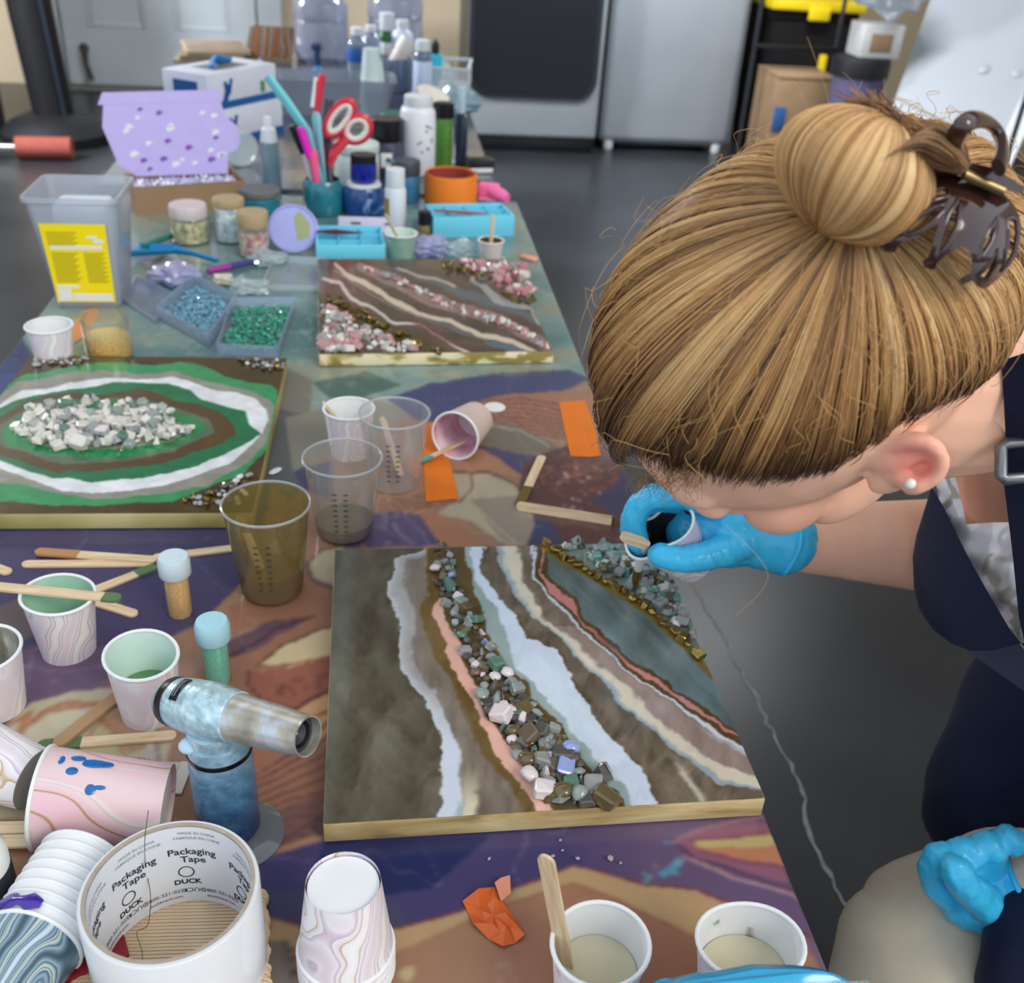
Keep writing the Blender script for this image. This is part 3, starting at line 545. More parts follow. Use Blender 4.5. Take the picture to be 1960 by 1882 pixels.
C = np.array([92, 86, 72]) + (n[:, None] - .5) * np.array([62, 64, 66]) + (sm[:, None] - .5) * np.array([36, 40, 40])
lef = np.clip((660 - U + (Vv - 1300) * -.1) / 40 + .5, 0, 1)[:, None]; C = C * (1 - .35 * lef) + np.array([104, 116, 112]) * .35 * lef
def mixto(k, col, a=1.): 
    global C
    a = (np.clip(a, 0, 1)[:, None] if np.ndim(a) else a); k = np.clip(np.asarray(k, float), 0, 1)[:, None] * a; C = C * (1 - k) + np.asarray(col, float) * k
def band(a, b, soft=2.): return np.clip((wu - a) / soft + .5, 0, 1) * np.clip((b - wu) / soft + .5, 0, 1)
tau = np.array([122, 110, 98]) + (n2[:, None] - .5) * np.array([60, 56, 52])
mixto(band(X_['A'], X_['C']), tau)
fade = np.clip((Vv - 1300) / 120, 0, 1)
edge = np.exp(-np.clip(wu - X_['A'], 0, 999) / 16.) * band(X_['A'], X_['C']); mixto(edge * .9, (206, 208, 212))
mixto(band(X_['A'], X_['B'], 6) * (.35 + .65 * fade), (204, 212, 226)); mixto(band(X_['B'], X_['B'] + 30, 12) * np.clip((Vv - 1470) / 70, 0, 1), (214, 202, 174)); mixto(band(X_['B'] - 8, X_['B'] + 6, 6) * np.clip((Vv - 1530) / 20, 0, 1), (164, 180, 182))
ol = np.array([108, 84, 42]) + (sm[:, None] - .5) * 40
mixto(band(X_['C'] - 16 - 14 * sm, X_['C'] + 3, 8) * .9, ol); mixto(band(X_['C'], X_['D']) * (Vv > 1146), np.array([224, 176, 160]) + (n[:, None] - .5) * 24)
mixto(band(X_['D'] - 1, X_['F'], 4), ol * .85); mixto(band(X_['D'] + 8, X_['F'] - 18, 6) * .6, (86, 80, 66)); mixto((Vv < 1146) * band(X_['D'] - 18, X_['D'] + 6, 6), ol)
mixto(band(X_['F'], X_['G'] + 8, 3), np.array([152, 170, 168]) + (n2[:, None] - .5) * 20); mixto(band(X_['G'], X_['H'], 5), np.array([204, 216, 232]) + (sm[:, None] - .5) * 26)
br = np.array([104, 92, 78]) + (sm[:, None] - .5) * np.array([64, 58, 52]) + (n2[:, None] - .5) * 30
mixto(band(X_['H'], X_['I'], 4), br); mixto(band(X_['H'] - 1, X_['H'] + 5, 3) * (n2 > .5), (84, 66, 34), .7)
st = np.exp(-((wu - (1290 + (Vv - 1450) * .62)) / 7.) ** 2) * np.clip((Vv - 1440) / 40, 0, 1); mixto(st, (208, 198, 182), .85)
mixto(band(X_['I'], X_['K'], 4), np.array([150, 166, 176])); w_ = X_['K'] - X_['I']; mixto(band(X_['I'] + w_ * .28, X_['K'] + 8, 10), np.array([214, 204, 184]) + (sm[:, None] - .5) * 24)
mv = np.array([150, 130, 122]) + (n2[:, None] - .5) * 50; mixto(band(X_['K'] + 4, X_['L'], 14), mv); mixto((Vv < 1200) * band(X_['K'], X_['L'], 6), br, .7)
lw = 7 + np.clip((Vv - 1300) / 12, 0, 16); mixto(band(X_['L'], X_['L'] + lw, 4), (208, 214, 226)); mixto(band(X_['L'] - 14, X_['L'] + 2, 10) * np.clip((Vv - 1380) / 60, 0, 1), (202, 206, 214), .8)
mixto(band(X_['L'] + lw, X_['N'] + 2, 3), ol * .8); mixto(band(X_['N'], X_['O']), np.array([198, 128, 124])); mixto(band(X_['N'], X_['O']) * np.clip(1 - np.abs(Vv - 1235) / 45, 0, 1), (128, 84, 80), .8)
sl = np.array([104, 118, 118]) + (n[:, None] - .5) * np.array([60, 66, 76]) + (fbm((U + Vv) / 130, (U - Vv) / 22, 51, 4)[:, None] - .5) * 50
mixto(band(X_['O'], 9999, 3), sl); mixto(band(X_['O'] - 2, X_['O'] + 6 + 5 * n2, 4), ol * .75)
Pl = [(1043, 1040), (1079, 1072), (1122, 1092), (1158, 1115), (1211, 1148), (1250, 1175), (1283, 1208), (1306, 1227), (1336, 1257), (1365, 1290)]
dG, _ = seg_dist(U, Vv, Pl); mixto(dG < 11, (120, 98, 44)); above = Vv < np.interp(U, *zip(*Pl)); mixto(above & (U > 1040), (128, 140, 130))
fin(C, m_resin, (sm - .5) * .0008)
gp = [(848, 1042), (850, 1075), (853, 1110), (862, 1140), (878, 1170), (895, 1205), (912, 1240), (930, 1280), (952, 1320), (975, 1360), (1010, 1400), (1040, 1440), (1070, 1480), (1105, 1518), (1110, 1535)]
gw = [14, 18, 20, 22, 24, 30, 34, 38, 45, 52, 60, 62, 62, 68, 66]
random.seed(21); placed = []
tries = 0
while len(placed) < 190 and tries < 9000:
    tries += 1; i = random.choices(range(14), weights=[gw[k] * (1 + k * .06) for k in range(14)])[0]; f = random.random(); x = gp[i][0] + (gp[i + 1][0] - gp[i][0]) * f; y = gp[i][1] + (gp[i + 1][1] - gp[i][1]) * f; hw = gw[i] * .82
    x += random.uniform(-hw, hw); y += random.uniform(-8, 8); y = min(y, 1546 - (x - 1040) * .04)
    sz = random.uniform(11, 20) * (1 + (y - 1040) / 800.)
    if any((x - a) ** 2 + ((y - b) * 1.15) ** 2 < ((sz + c) * .37) ** 2 for a, b, c in placed): continue
    placed.append((x, y, sz)); q = loc(x, y); s = sz / F * .86
    g = random.choices(['clear', 'smoke', 'green', 'mint', 'pearl', 'opal', 'amber', 'dark', 'brown'], [26, 20, 8, 12, 7, 4, 12, 8, 10])[0]
    stone(random.choice(['chunk', 'chunk', 'pebble', 'facet', 'shard']), g, t, (q.x, q.y, TH + s * .35), s, 'gemstone')
for x, y, sz, g, k in ((859, 1128, 34, 'green', 'shard'), (832, 1096, 25, 'pearl', 'pebble'), (863, 1107, 19, 'opal', 'pebble'), (867, 1083, 17, 'green', 'chunk'), (950, 1282, 30, 'green', 'chunk'), (971, 1297, 26, 'pearl', 'pebble'), (912, 1193, 22, 'green', 'chunk'), (884, 1223, 22, 'green', 'pebble'), (1093, 1443, 32, 'opal', 'pebble'), (1046, 1436, 34, 'clear', 'shard'), (955, 1380, 34, 'pearl', 'chunk'), (1012, 1495, 34, 'pearl', 'pebble'), (1040, 1523, 32, 'pearl', 'chunk'), (1108, 1530, 30, 'mint', 'pebble'), (1150, 1490, 44, 'smoke', 'shard'), (1072, 1528, 36, 'amber', 'pebble')):
    q = loc(x, y); s = sz / F * .84; stone(k, g, t, (q.x, q.y, TH + s * .5), (s, s * .85, s * .7), 'gemstone')
dacc = 0
for i in range(len(Pl) - 1):
    a, b = Pl[i], Pl[i + 1]; m_ = max(2, int(math.dist(a, b) / 13))
    for k in range(m_):
        x = a[0] + (b[0] - a[0]) * k / m_ + random.uniform(-3, 3); y = a[1] + (b[1] - a[1]) * k / m_ + random.uniform(-3, 3)
        if y > 1262: continue
        s = random.uniform(13, 20) / F * .98; q = loc(x, y); stone(random.choice(['chunk', 'facet', 'pebble']), 'gold', t, (q.x, q.y, TH + s * .35), s, 'gold_nugget')
cp = [(1055, 1042), (1100, 1034), (1190, 1035), (1240, 1040), (1290, 1095), (1320, 1150), (1350, 1225), (1340, 1240), (1300, 1205), (1255, 1165), (1215, 1135), (1160, 1100), (1120, 1078), (1085, 1060)]
cnt = 0
while cnt < 230:
    x, y = random.uniform(1050, 1350), random.uniform(1032, 1245)
    if not inpoly(np.array([x]), np.array([y]), cp)[0]: continue
    q = loc(x, y)
    if q.x > wd - .002 or q.y > .32: continue
    cnt += 1; s = random.uniform(10, 19) / F * 1.0; g = random.choices(['clear', 'mint', 'white', 'amber', 'teal', 'smoke'], [34, 20, 22, 9, 7, 14])[0]; stone(random.choice(['facet', 'chunk', 'shard']), g, t, (q.x, q.y, TH + s * random.uniform(.3, .75)), s, 'crystal_chip')
# ---- middle: brown diagonal bands with pink crystals
t, U, Vv, loc, fin, wd = painting('resin_painting', 'brown resin painting with pink and white crystal corners at the table middle', P(610, 679, TZ + TH), P(1060, 673, TZ + TH), .385, TH, m_cream_edge, 260, 300)
p = Paint(U, Vv, (90, 74, 64)); p.warp(7, 40, 8); n = fbm(U / 50, Vv / 14, 5, 4); p.C += (n[:, None] - .5) * np.array([40, 36, 34])
p.line([(600, 530, 12), (660, 570, 18), (740, 640, 22), (860, 690, 20)], 10, (100, 82, 72), .6, .6)
p.line([(618, 536, 2), (650, 541, 3.5), (672, 570, 3.5), (715, 592, 3), (755, 620, 3), (800, 622, 2), (850, 650, 2), (900, 680, 3)], 3, (204, 196, 188))
p.line([(640, 508, 3), (665, 528, 4), (715, 548, 5), (760, 580, 6), (800, 602, 5), (860, 612, 4), (920, 640, 5), (985, 655, 5), (1030, 680, 5)], 4, (206, 190, 170))
p.line([(640, 520, 2), (690, 548, 2), (760, 592, 2), (840, 618, 2), (930, 650, 2)], 2, (150, 138, 128), .7)
p.line([(930, 655, 4), (975, 665, 8), (1010, 682, 10)], 6, (92, 106, 112)); p.line([(820, 615, 3), (850, 618, 5), (900, 640, 5)], 5, (96, 98, 102), .8)
p.line([(770, 518, 3), (830, 538, 8), (880, 560, 10), (930, 580, 8), (1000, 600, 6), (1040, 620, 5)], 7, (96, 104, 112), .9, .5); p.line([(760, 515, 2), (830, 535, 2), (870, 548, 3)], 2, (182, 166, 150))
p.line([(690, 512, 8), (760, 540, 10), (810, 570, 10), (880, 590, 10), (950, 610, 9), (1010, 640, 10), (1060, 668, 10)], 9, (150, 120, 116), .9)
p.line([(780, 610, 3), (830, 640, 6), (900, 668, 5)], 5, (110, 56, 58), .6, .6); p.line([(905, 535, 6), (950, 575, 9), (985, 585, 6), (1015, 590, 3), (1035, 620, 3)], 6, (172, 176, 178), .8)
p.line([(600, 565, 10), (660, 590, 12), (730, 630, 14), (830, 670, 16), (870, 690, 12)], 12, (84, 70, 40), .95)
fin(p.C, m_resin)
random.seed(5)
def scatter(loc, poly_or_line, n, sizes, gems, name, dist, wl=None, kinds=('facet', 'chunk', 'shard'), lift=.35):
    k = 0; tr = 0
    xs = [q[0] for q in poly_or_line]; ys = [q[1] for q in poly_or_line]
    while k < n and tr < n * 60:
        tr += 1
        if wl is None:
            x, y = random.uniform(min(xs), max(xs)), random.uniform(min(ys), max(ys))
            if not inpoly(np.array([x]), np.array([y]), poly_or_line)[0]: continue
        else:
            i = random.randrange(len(xs) - 1); f = random.random(); x = xs[i] + (xs[i + 1] - xs[i]) * f + random.uniform(-wl, wl); y = ys[i] + (ys[i + 1] - ys[i]) * f + random.uniform(-wl, wl) * .5
        k += 1; q = loc(x, y); s = random.uniform(*sizes) / F * dist; stone(random.choice(kinds), random.choices(list(gems), list(gems.values()))[0], t, (q.x, q.y, TH + s * random.uniform(.25, .25 + lift)), s, name)
scatter(loc, [(614, 590), (640, 590), (720, 640), (780, 665), (800, 676), (614, 676)], 85, (11, 19), dict(white=40, clear=30, pink=14, deep=3), 'crystal_chip', 1.42)
scatter(loc, [(612, 645), (685, 640), (690, 676), (612, 676)], 26, (12, 19), dict(pink=30, white=12, deep=22), 'crystal_chip', 1.42)
scatter(loc, [(622, 575), (680, 600), (750, 640), (840, 676)], 40, (9, 15), dict(bronze=50, amber=20, gold=10), 'gold_nugget', 1.42, 10)
scatter(loc, [(705, 515), (760, 540), (800, 560), (840, 580), (900, 600), (960, 618), (1010, 642), (1045, 665)], 90, (8, 13), dict(pink=40, white=34, deep=14, clear=12), 'crystal_chip', 1.5, 7)
scatter(loc, [(840, 508), (890, 520), (940, 548), (985, 578), (1015, 580)], 40, (9, 15), dict(bronze=50, smoke=20, amber=20), 'gold_nugget', 1.7, 9)
scatter(loc, [(880, 507), (1002, 506), (1022, 560), (1015, 572), (970, 560), (930, 535)], 70, (10, 17), dict(pink=36, white=18, deep=26), 'crystal_chip', 1.7)
# ---- left: green geode
t, U, Vv, loc, fin, wd = painting('resin_painting', 'green and white ringed geode resin painting with a white crystal centre', V((-.445, .862, TZ + TH)), P(484, 983, TZ + TH), .372, TH, ramp_mat('olive_gold_edge', 'NOISE', [(.35, (140, 130, 74)), (.5, (176, 164, 106)), (.72, (196, 186, 132))], 9, .4, .45, 3), 300, 300)
p = Paint(U, Vv, (74, 56, 22)); p.warp(5, 45, 21); n = fbm(U / 40, Vv / 12, 9, 4); p.C += (n[:, None] - .5) * np.array([40, 34, 20])
GP = [((52, 142, 88), [(-140, 790), (-60, 760), (20, 735), (50, 720), (110, 706), (180, 697), (240, 695), (300, 700), (345, 695), (390, 702), (430, 720), (480, 735), (520, 738), (533, 750), (530, 800), (520, 850), (495, 880), (470, 908), (420, 925), (370, 945), (330, 960), (270, 962), (200, 968), (100, 968), (-20, 958), (-140, 930), (-160, 850)]),
 ((142, 140, 130), [(-125, 800), (-50, 775), (0, 758), (30, 735), (110, 718), (130, 713), (200, 712), (265, 716), (335, 712), (370, 725), (420, 735), (480, 750), (515, 765), (527, 780), (522, 810), (512, 845), (480, 885), (430, 912), (400, 930), (330, 942), (270, 948), (230, 955), (180, 955), (100, 942), (50, 930), (0, 925), (-90, 910), (-130, 860)]),
 ((224, 226, 230), [(-110, 808), (-40, 788), (0, 775), (40, 750), (100, 742), (150, 732), (200, 725), (260, 727), (330, 723), (365, 732), (400, 745), (450, 752), (490, 765), (510, 785), (515, 805), (505, 830), (480, 855), (440, 890), (400, 905), (350, 920), (300, 930), (250, 940), (200, 943), (120, 940), (60, 918), (0, 895), (-70, 880), (-110, 850)]),
 ((22, 108, 66), [(-95, 815), (-40, 800), (0, 782), (40, 765), (80, 755), (150, 745), (210, 735), (260, 733), (320, 735), (365, 748), (385, 765), (430, 778), (470, 790), (478, 815), (502, 832), (470, 850), (430, 870), (380, 893), (320, 905), (250, 918), (170, 922), (100, 915), (50, 900), (0, 880), (-60, 865), (-92, 842)]),
 ((84, 60, 26), [(-70, 818), (-30, 808), (0, 800), (40, 775), (90, 758), (150, 752), (210, 755), (270, 745), (300, 752), (330, 765), (380, 775), (420, 790), (445, 810), (453, 832), (430, 845), (380, 865), (320, 885), (250, 895), (170, 902), (110, 907), (60, 890), (0, 870), (-50, 850)]),
 ((82, 104, 82), [(-30, 828), (0, 815), (30, 795), (70, 770), (150, 765), (220, 763), (300, 770), (350, 785), (400, 805), (412, 830), (380, 845), (330, 865), (260, 880), (180, 888), (120, 892), (60, 870), (10, 855), (-20, 842)]),
 ((30, 128, 72), [(4, 835), (15, 810), (60, 785), (110, 770), (200, 766), (280, 776), (330, 787), (370, 802), (392, 820), (385, 835), (330, 858), (260, 873), (180, 880), (100, 872), (40, 860), (12, 850)]),
 ((150, 160, 140), [(35, 825), (50, 805), (75, 785), (130, 777), (190, 780), (260, 785), (330, 800), (365, 825), (330, 845), (250, 858), (170, 862), (110, 860), (60, 848)])]
for c, q in GP: p.poly(q, c)
p.C *= (1 + (fbm(U / 25, Vv / 8, 91, 3)[:, None] - .5) * .22)
fin(p.C, m_resin)
random.seed(9)
scatter(loc, [(28, 826), (50, 805), (75, 785), (130, 775), (190, 778), (260, 783), (330, 798), (370, 825), (330, 847), (250, 860), (170, 864), (110, 862), (60, 850)], 270, (11, 22), dict(white=60, clear=26, mint=8, green=3, pearl=12), 'crystal_chip', 1.2, lift=.9)
scatter(loc, [(25, 826), (60, 790), (130, 772), (250, 778), (380, 822), (330, 852), (200, 868), (90, 862), (25, 826)], 40, (3, 6), dict(gold=10), 'gold_fleck', 1.2, 5)
for q in ([(52, 690), (90, 688), (170, 688), (150, 700), (60, 706)], [(450, 690), (545, 692), (540, 712), (490, 708)], [(345, 958), (400, 945), (450, 922), (480, 905), (470, 972), (350, 970)]): scatter(loc, q, 38, (7, 13), dict(clear=36, smoke=24, amber=14, pearl=8, bronze=10), 'clear_bead', 1.25, kinds=('pebble', 'facet'))
# ================================================================ cups, sticks and tools near the camera
m_marble = ramp_mat('pink_marble_paper', 'WAVE', [(.0, (226, 214, 224)), (.3, (234, 232, 238)), (.44, (214, 196, 212)), (.5, (196, 190, 204)), (.53, (238, 238, 242)), (.74, (228, 216, 226)), (.8, (186, 166, 92)), (.83, (236, 232, 236)), (1., (240, 240, 244))], 12, 9, .45, 2.2)
m_rose = ramp_mat('rose_marble_paper', 'WAVE', [(.0, (228, 202, 206)), (.35, (226, 192, 198)), (.46, (222, 214, 212)), (.52, (204, 190, 180)), (.56, (226, 200, 206)), (.82, (222, 182, 190)), (.86, (160, 130, 76)), (.9, (224, 184, 194))], 6, 7, .4, 2)
m_agate = ramp_mat('blue_agate_paper', 'WAVE', [(.0, (62, 84, 100)), (.14, (150, 178, 194)), (.22, (70, 90, 104)), (.34, (168, 194, 208)), (.42, (206, 202, 160)), (.5, (96, 122, 140)), (.58, (190, 210, 222)), (.66, (66, 86, 100)), (.8, (140, 172, 192)), (.9, (88, 112, 130)), (1., (196, 212, 222))], 14, 11, .4, 1.6)
m_paper = mat('white_paper', (232, 234, 236), .55, var=.02, vscale=40)
m_mint = mat('mint_resin_film', (170, 214, 190), .3, var=.1, vscale=40, coat=.3)
m_green = mat('green_resin', (84, 132, 84), .15, var=.12, vscale=30, coat=.5)
m_ivory = mat('ivory_resin', (196, 188, 160), .15, var=.03, coat=.4)
m_wood = ramp_mat('birch_stick', 'NOISE', [(.3, (196, 166, 128)), (.5, (216, 190, 154)), (.7, (228, 206, 172))], 30, .5, .65, 4, vec=(1, 12, 12))
def cup_parts(t, h=.056, rt=.0275, rb=.0208, skin=m_marble, inner=m_paper, fill=None, sq=0., ph=0., n=40, base_in=True):
    th = .0006; mb = MB(); mb.cap = False; z0 = .0 if not base_in else .0
    mb.lathe([(rb, z0), (rb + (rt - rb) * .5, h * .5), (rt, h)], n, sq, ph); mb.f = [f for f in mb.f if len(f) == 4]; mb.build('paper_wall', skin, t)
    mi = MB(); mi.cap = False; mi.lathe([(rb - th, .004), (rb + (rt - rb) * .5 - th, h * .5), (rt - th, h)], n, sq, ph); mi.f = [f for f in mi.f if len(f) == 4]; mi.build('inner_wall', inner, t)
    rr = .0014; rings = []
    for i in range(n):
        a = 2 * PI * i / n; k = rt * (1 + sq * math.cos(2 * (a - ph))); rings.append([((k + rr * math.cos(b)) * math.cos(a), (k + rr * math.cos(b)) * math.sin(a), h + rr * math.sin(b)) for b in [2 * PI * j / 8 for j in range(8)]])
    rim = MB(); rim.loft(rings + [rings[0]], True, False); rim.build('rolled_rim', m_paper, t)
    MB().lathe([(rb - .0008, .003), (rb - .0008, .0042)], n).build('cup_bottom', m_paper, t)
    if fill:
        m, lv = fill; k = lv / h; MB().lathe([(rb - .0012, .0044), (rb + (rt - rb) * k - .0012, lv), (rb + (rt - rb) * k - .004, lv - .0004), (0, lv - .0006)], n, sq * k, ph).build('resin', m, t)
def cup(label, loc, rot=(0, 0, 0), group='small paper cups', **k):
    t = thing('paper_cup', label, 'cup', loc, rot, group); cup_parts(t, **k); return t
def at(px, py, z=TZ): return P(px, py, z)
CH = .056
cup('pink marbled paper cup coated with green resin, a stick across its rim', at(133, 1243), (0, 0, .4), inner=m_mint, fill=(m_green, .022), sq=.06, ph=2.2)
cup('pink marbled paper cup with pale mint inside, behind the torch head', at(288, 1362), (0, 0, 1.2), inner=mat('pale_mint_film', (206, 230, 222), .3, var=.06, coat=.3), fill=(m_green, .022), sq=.07, ph=.9)
cup('pink marbled paper cup with grey smears cut by the left picture edge', at(-6, 1352), (0, 0, 2.), inner=ramp_mat('grey_smear', 'NOISE', [(.4, (220, 220, 216)), (.55, (150, 150, 138)), (.7, (96, 92, 80))], 40, 1., .4, 4, vec=(1, 1, .3)), sq=.03)
q = P(1150, 1806, .80); cA = V((q.x, q.y, TZ)); cup('white-lined cup of ivory resin with a stick, at the near table edge', cA, fill=(m_ivory, .035), sq=.03, ph=.5, h=.06, rt=.0268)
q = P(1437, 1802, .80); cB = V((q.x, q.y, TZ)); cup('pinched oval cup of ivory resin with a grey smear, at the near right corner', cB, fill=(m_ivory, .035), sq=.11, ph=.0, h=.06, rt=.0272, inner=ramp_mat('smudged_paper', 'NOISE', [(.5, (232, 234, 236)), (.62, (226, 228, 228)), (.68, (160, 164, 156))], 42, .6, .45, 4))
q = P(88, 630, TZ + CH); cup('white paper cup behind the green geode painting', (q.x, q.y + .012, TZ), (0, 0, .6), inner=m_paper, skin=m_marble)
q = P(668, 782, TZ + CH); c5 = V((q.x, q.y, TZ)); cup('white paper cup with a stick behind the clear measuring cups', c5, (0, 0, 2.6), skin=m_marble)
def lying(label, base_px, rim_px, zc, **k):
    a, b = P(*base_px, zc[0]), P(*rim_px, zc[1]); d = (b - a).normalized(); t = thing('paper_cup', label, 'cup', a, d.to_track_quat('Z', 'Y').to_euler(), 'small paper cups'); cup_parts(t, **k); return t
lying('tipped-over cup with pink resin film inside, a teal-tipped stick in its mouth', (911, 802), (862, 842), (TZ + .0215, TZ + .0285), skin=mat('blush_paper', (204, 184, 176), .5, var=.06, vscale=30), inner=ramp_mat('pink_film', 'NOISE', [(.35, (240, 214, 224)), (.55, (226, 160, 186)), (.68, (186, 66, 106))], 22, .8, .3, 2), h=.06, rt=.0275)
lying('rose marbled cup lying on its side with blue paint spots', (322, 1540), (96, 1527), (TZ + .026, TZ + .034), skin=m_rose, h=.078, rt=.0325, rb=.026)
lying('pale marbled cup lying with its grey base turned to the camera', (66, 1492), (-75, 1438), (TZ + .0225, TZ + .029), skin=m_marble, inner=mat('grey_card', (150, 144, 134), .6))
tc = [o for o in COL.objects if o.name.startswith('paper_cup')][-1]; MB().lathe([(.0205, -.0004), (.0205, .0006), (.0185, .002), (0, .002)], 40).build('grey_base', mat('grey_card'), tc)
# blue paint on the rose cup
rc = [o for o in COL.objects if o.name.startswith('paper_cup')][-2]; Mi = (Matrix.Translation(rc.location) @ rc.rotation_euler.to_matrix().to_4x4()).inverted()
m_bp = mat('blue_paint', (24, 104, 176), .3, coat=.4, var=.2)
for px, py, sx, sy, dp in ((178, 1462, .010, .004, .0), (150, 1452, .005, .003, 0), (137, 1476, .004, .003, 0), (172, 1512, .0035, .0035, 0), (190, 1508, .004, .0015, 0), (200, 1464, .006, .003, 0), (118, 1455, .002, .004, 0)):
    w = Mi @ W(px, py, .62); c = Mi @ V(CAM); d = (w - c).normalized(); best = None
    for s in np.linspace(.5, .75, 500):
        p_ = c + d * s; k = p_.z / .078
        if 0 < k < 1 and math.hypot(p_.x, p_.y) <= .026 + .0065 * k + .0002: best = p_; break
    if best is None: continue
    nrm = V((best.x, best.y, 0)).normalized(); MB().ell(best, (sy, sx, .0006), 12, 6, nrm.to_track_quat('Z', 'Y').to_matrix()).build('paint_spot', m_bp, rc)
# nested stack upside down
q = P(657, 1687, TZ + .056 + .022); base = V((q.x, q.y, TZ))
for k in range(4):
    lab = 'topmost upside-down pink marbled cup of the near inverted stack' if k == 3 else ('bottom', 'second lowest', 'third lowest')[k] + ' cup of the near inverted marbled cup stack'
    t = thing('paper_cup', lab, 'cup', base + V((0, 0, .0577 + k * .0065)), (PI, 0, k * 1.3), 'inverted cup stack' if k < 3 else 'small paper cups'); cup_parts(t, skin=m_marble)
# nested stack on its side by the tape
a, b = P(66, 1805, TZ + .0285), P(162, 1652, TZ + .0285); d = (b - a).normalized(); eu = d.to_track_quat('Z', 'Y').to_euler(); L_ = (b - a).length
for k in range(9):
    lab = 'blue agate patterned paper cup at the near end of the lying stack' if k == 0 else 'white paper cup, ' + ('', 'second', 'third', 'fourth', 'fifth', 'sixth', 'seventh', 'eighth', 'ninth')[k] + ' from the blue agate cup in the lying stack'
    t = thing('paper_cup', lab, 'cup', a + d * (L_ * k / 8 - .056), eu, 'small paper cups' if k == 0 else 'lying nested cup stack'); cup_parts(t, skin=m_agate if k == 0 else m_paper)
    if k == 1:
        rings = []
        for i in range(26):
            an = -1.2 + 3.0 * i / 25; r0 = .0292; wv_ = .0042 + .0016 * math.sin(i * 1.7); rings.append([((r0 + .0016 * math.cos(x)) * math.cos(an), (r0 + .0016 * math.cos(x)) * math.sin(an), .0545 + wv_ * math.sin(x)) for x in [2 * PI * j / 8 for j in range(8)]])
        MB().loft(rings).build('purple_paint', mat('purple_paint', (62, 36, 150), .25, coat=.5), t)
# ---- clear measuring cups
def measure(label, base_px, h, rt, rb, film, level, tint, fillm=None):
    t = thing('measuring_cup', label, 'cup', P(*base_px), (0, 0, random.uniform(0, 6)), 'clear measuring cups')
    mb = MB(); mb.cap = False; mb.lathe([(0, .001), (rb * .9, .001), (rb, .004), (rb + (rt - rb) * .86, h * .9), (rt - .001, h - .004), (rt, h)], 44); mb.f = [f for f in mb.f if len(f) < 5]; mb.build('plastic_wall', film, t)
    rings = [[((rt + .0012 * math.cos(b)) * math.cos(a), (rt + .0012 * math.cos(b)) * math.sin(a), h + .0014 * math.sin(b)) for b in [2 * PI * j / 8 for j in range(8)]] for a in [2 * PI * i / 44 for i in range(45)]]
    MB().loft(rings, True, False).build('rolled_lip', clear('lip_plastic', (245, 248, 250), .35, .1), t)
    if level:
        k = level / h; MB().lathe([(rb * .9, .002), (rb - .001, .005), (rb + (rt - rb) * k - .001, level), (0, level)], 40).build('resin', fillm, t)
    for j in range(8):
        z = h * (.22 + .075 * j); r = rb + (rt - rb) * z / h + .0002
        for a0, a1 in ((4.2, 4.32), (4.5, 4.62)):
            MB().loft([[(r * math.cos(x), r * math.sin(x), z), ((r + .0004) * math.cos(x), (r + .0004) * math.sin(x), z), ((r + .0004) * math.cos(x), (r + .0004) * math.sin(x), z + .0011), (r * math.cos(x), r * math.sin(x), z + .0011)] for x in np.linspace(a0, a1, 5)]).build('scale_mark', mat('scale_ink', (70, 66, 60), .6), t, smooth=False)
    t.rotation_euler = (0, 0, .25); return t
measure('clear measuring cup coated with olive gold resin, left of the others', (522, 1130), .092, .0372, .027, clear('olive_film', (206, 194, 150), .46, .15, (150, 134, 80)), .03, None, mat('olive_gold_resin', (112, 98, 48), .25, .3, coat=.4, var=.15))
measure('hazy clear measuring cup with a brown residue, middle of the three', (660, 1018), .084, .0372, .027, clear('hazy_plastic', (236, 234, 230), .24, .12, (214, 210, 204)), .016, None, mat('olive_brown_residue', (108, 98, 72), .3, var=.2, vscale=60, coat=.3))
measure('clear measuring cup with a wooden stick, beside the tipped pink cup', (755, 925), .084, .0365, .027, clear('clean_plastic', (246, 247, 247), .14, .1, (236, 238, 240)), 0, None)
# ---- craft sticks
def stick(label, p0, p1, roll=0., wid=.0098, th=.002, group='wooden craft sticks', tip=None, m=m_wood, ext=None, lb=None):
    p0, p1 = V(p0), V(p1); d = p1 - p0; L = d.length; x = d.normalized(); up = V((0, 0, 1)); y = up.cross(x).normalized(); z = x.cross(y); Rm = Matrix((x, y, z)).transposed().to_4x4() @ Matrix.Rotation(roll, 4, 'X')
    t = bpy.data.objects.new('craft_stick', None) if tip else None
    pts = [(wid / 2 + wid / 2 * math.cos(a), wid / 2 * math.sin(a)) for a in np.linspace(PI / 2, 3 * PI / 2, 9)] + [(L - wid / 2 + wid / 2 * math.cos(a), wid / 2 * math.sin(a)) for a in np.linspace(-PI / 2, PI / 2, 9)]
    mb = MB().prism(pts, -th / 2, th / 2)
    if tip:
        COL.objects.link(t); t.matrix_world = Matrix.Translation(p0) @ Rm; t.empty_display_size = .02; mb.build('stick_body', m, t, smooth=False); tl, tm = tip
        pt = [(L - wid / 2 + (wid / 2 + .0003) * math.cos(a), (wid / 2 + .0003) * math.sin(a)) for a in np.linspace(-PI / 2, PI / 2, 9)]; pt = [(L - tl, -wid / 2 - .0003)] + pt + [(L - tl, wid / 2 + .0003)]
        MB().prism(pt, -th / 2 - .0003, th / 2 + .0003).build('painted_tip', tm, t, smooth=False); o = t
    else:
        o = mb.build('craft_stick', m, smooth=False); o.matrix_world = Matrix.Translation(p0) @ Rm
    return tag(o, label, 'stick', group)
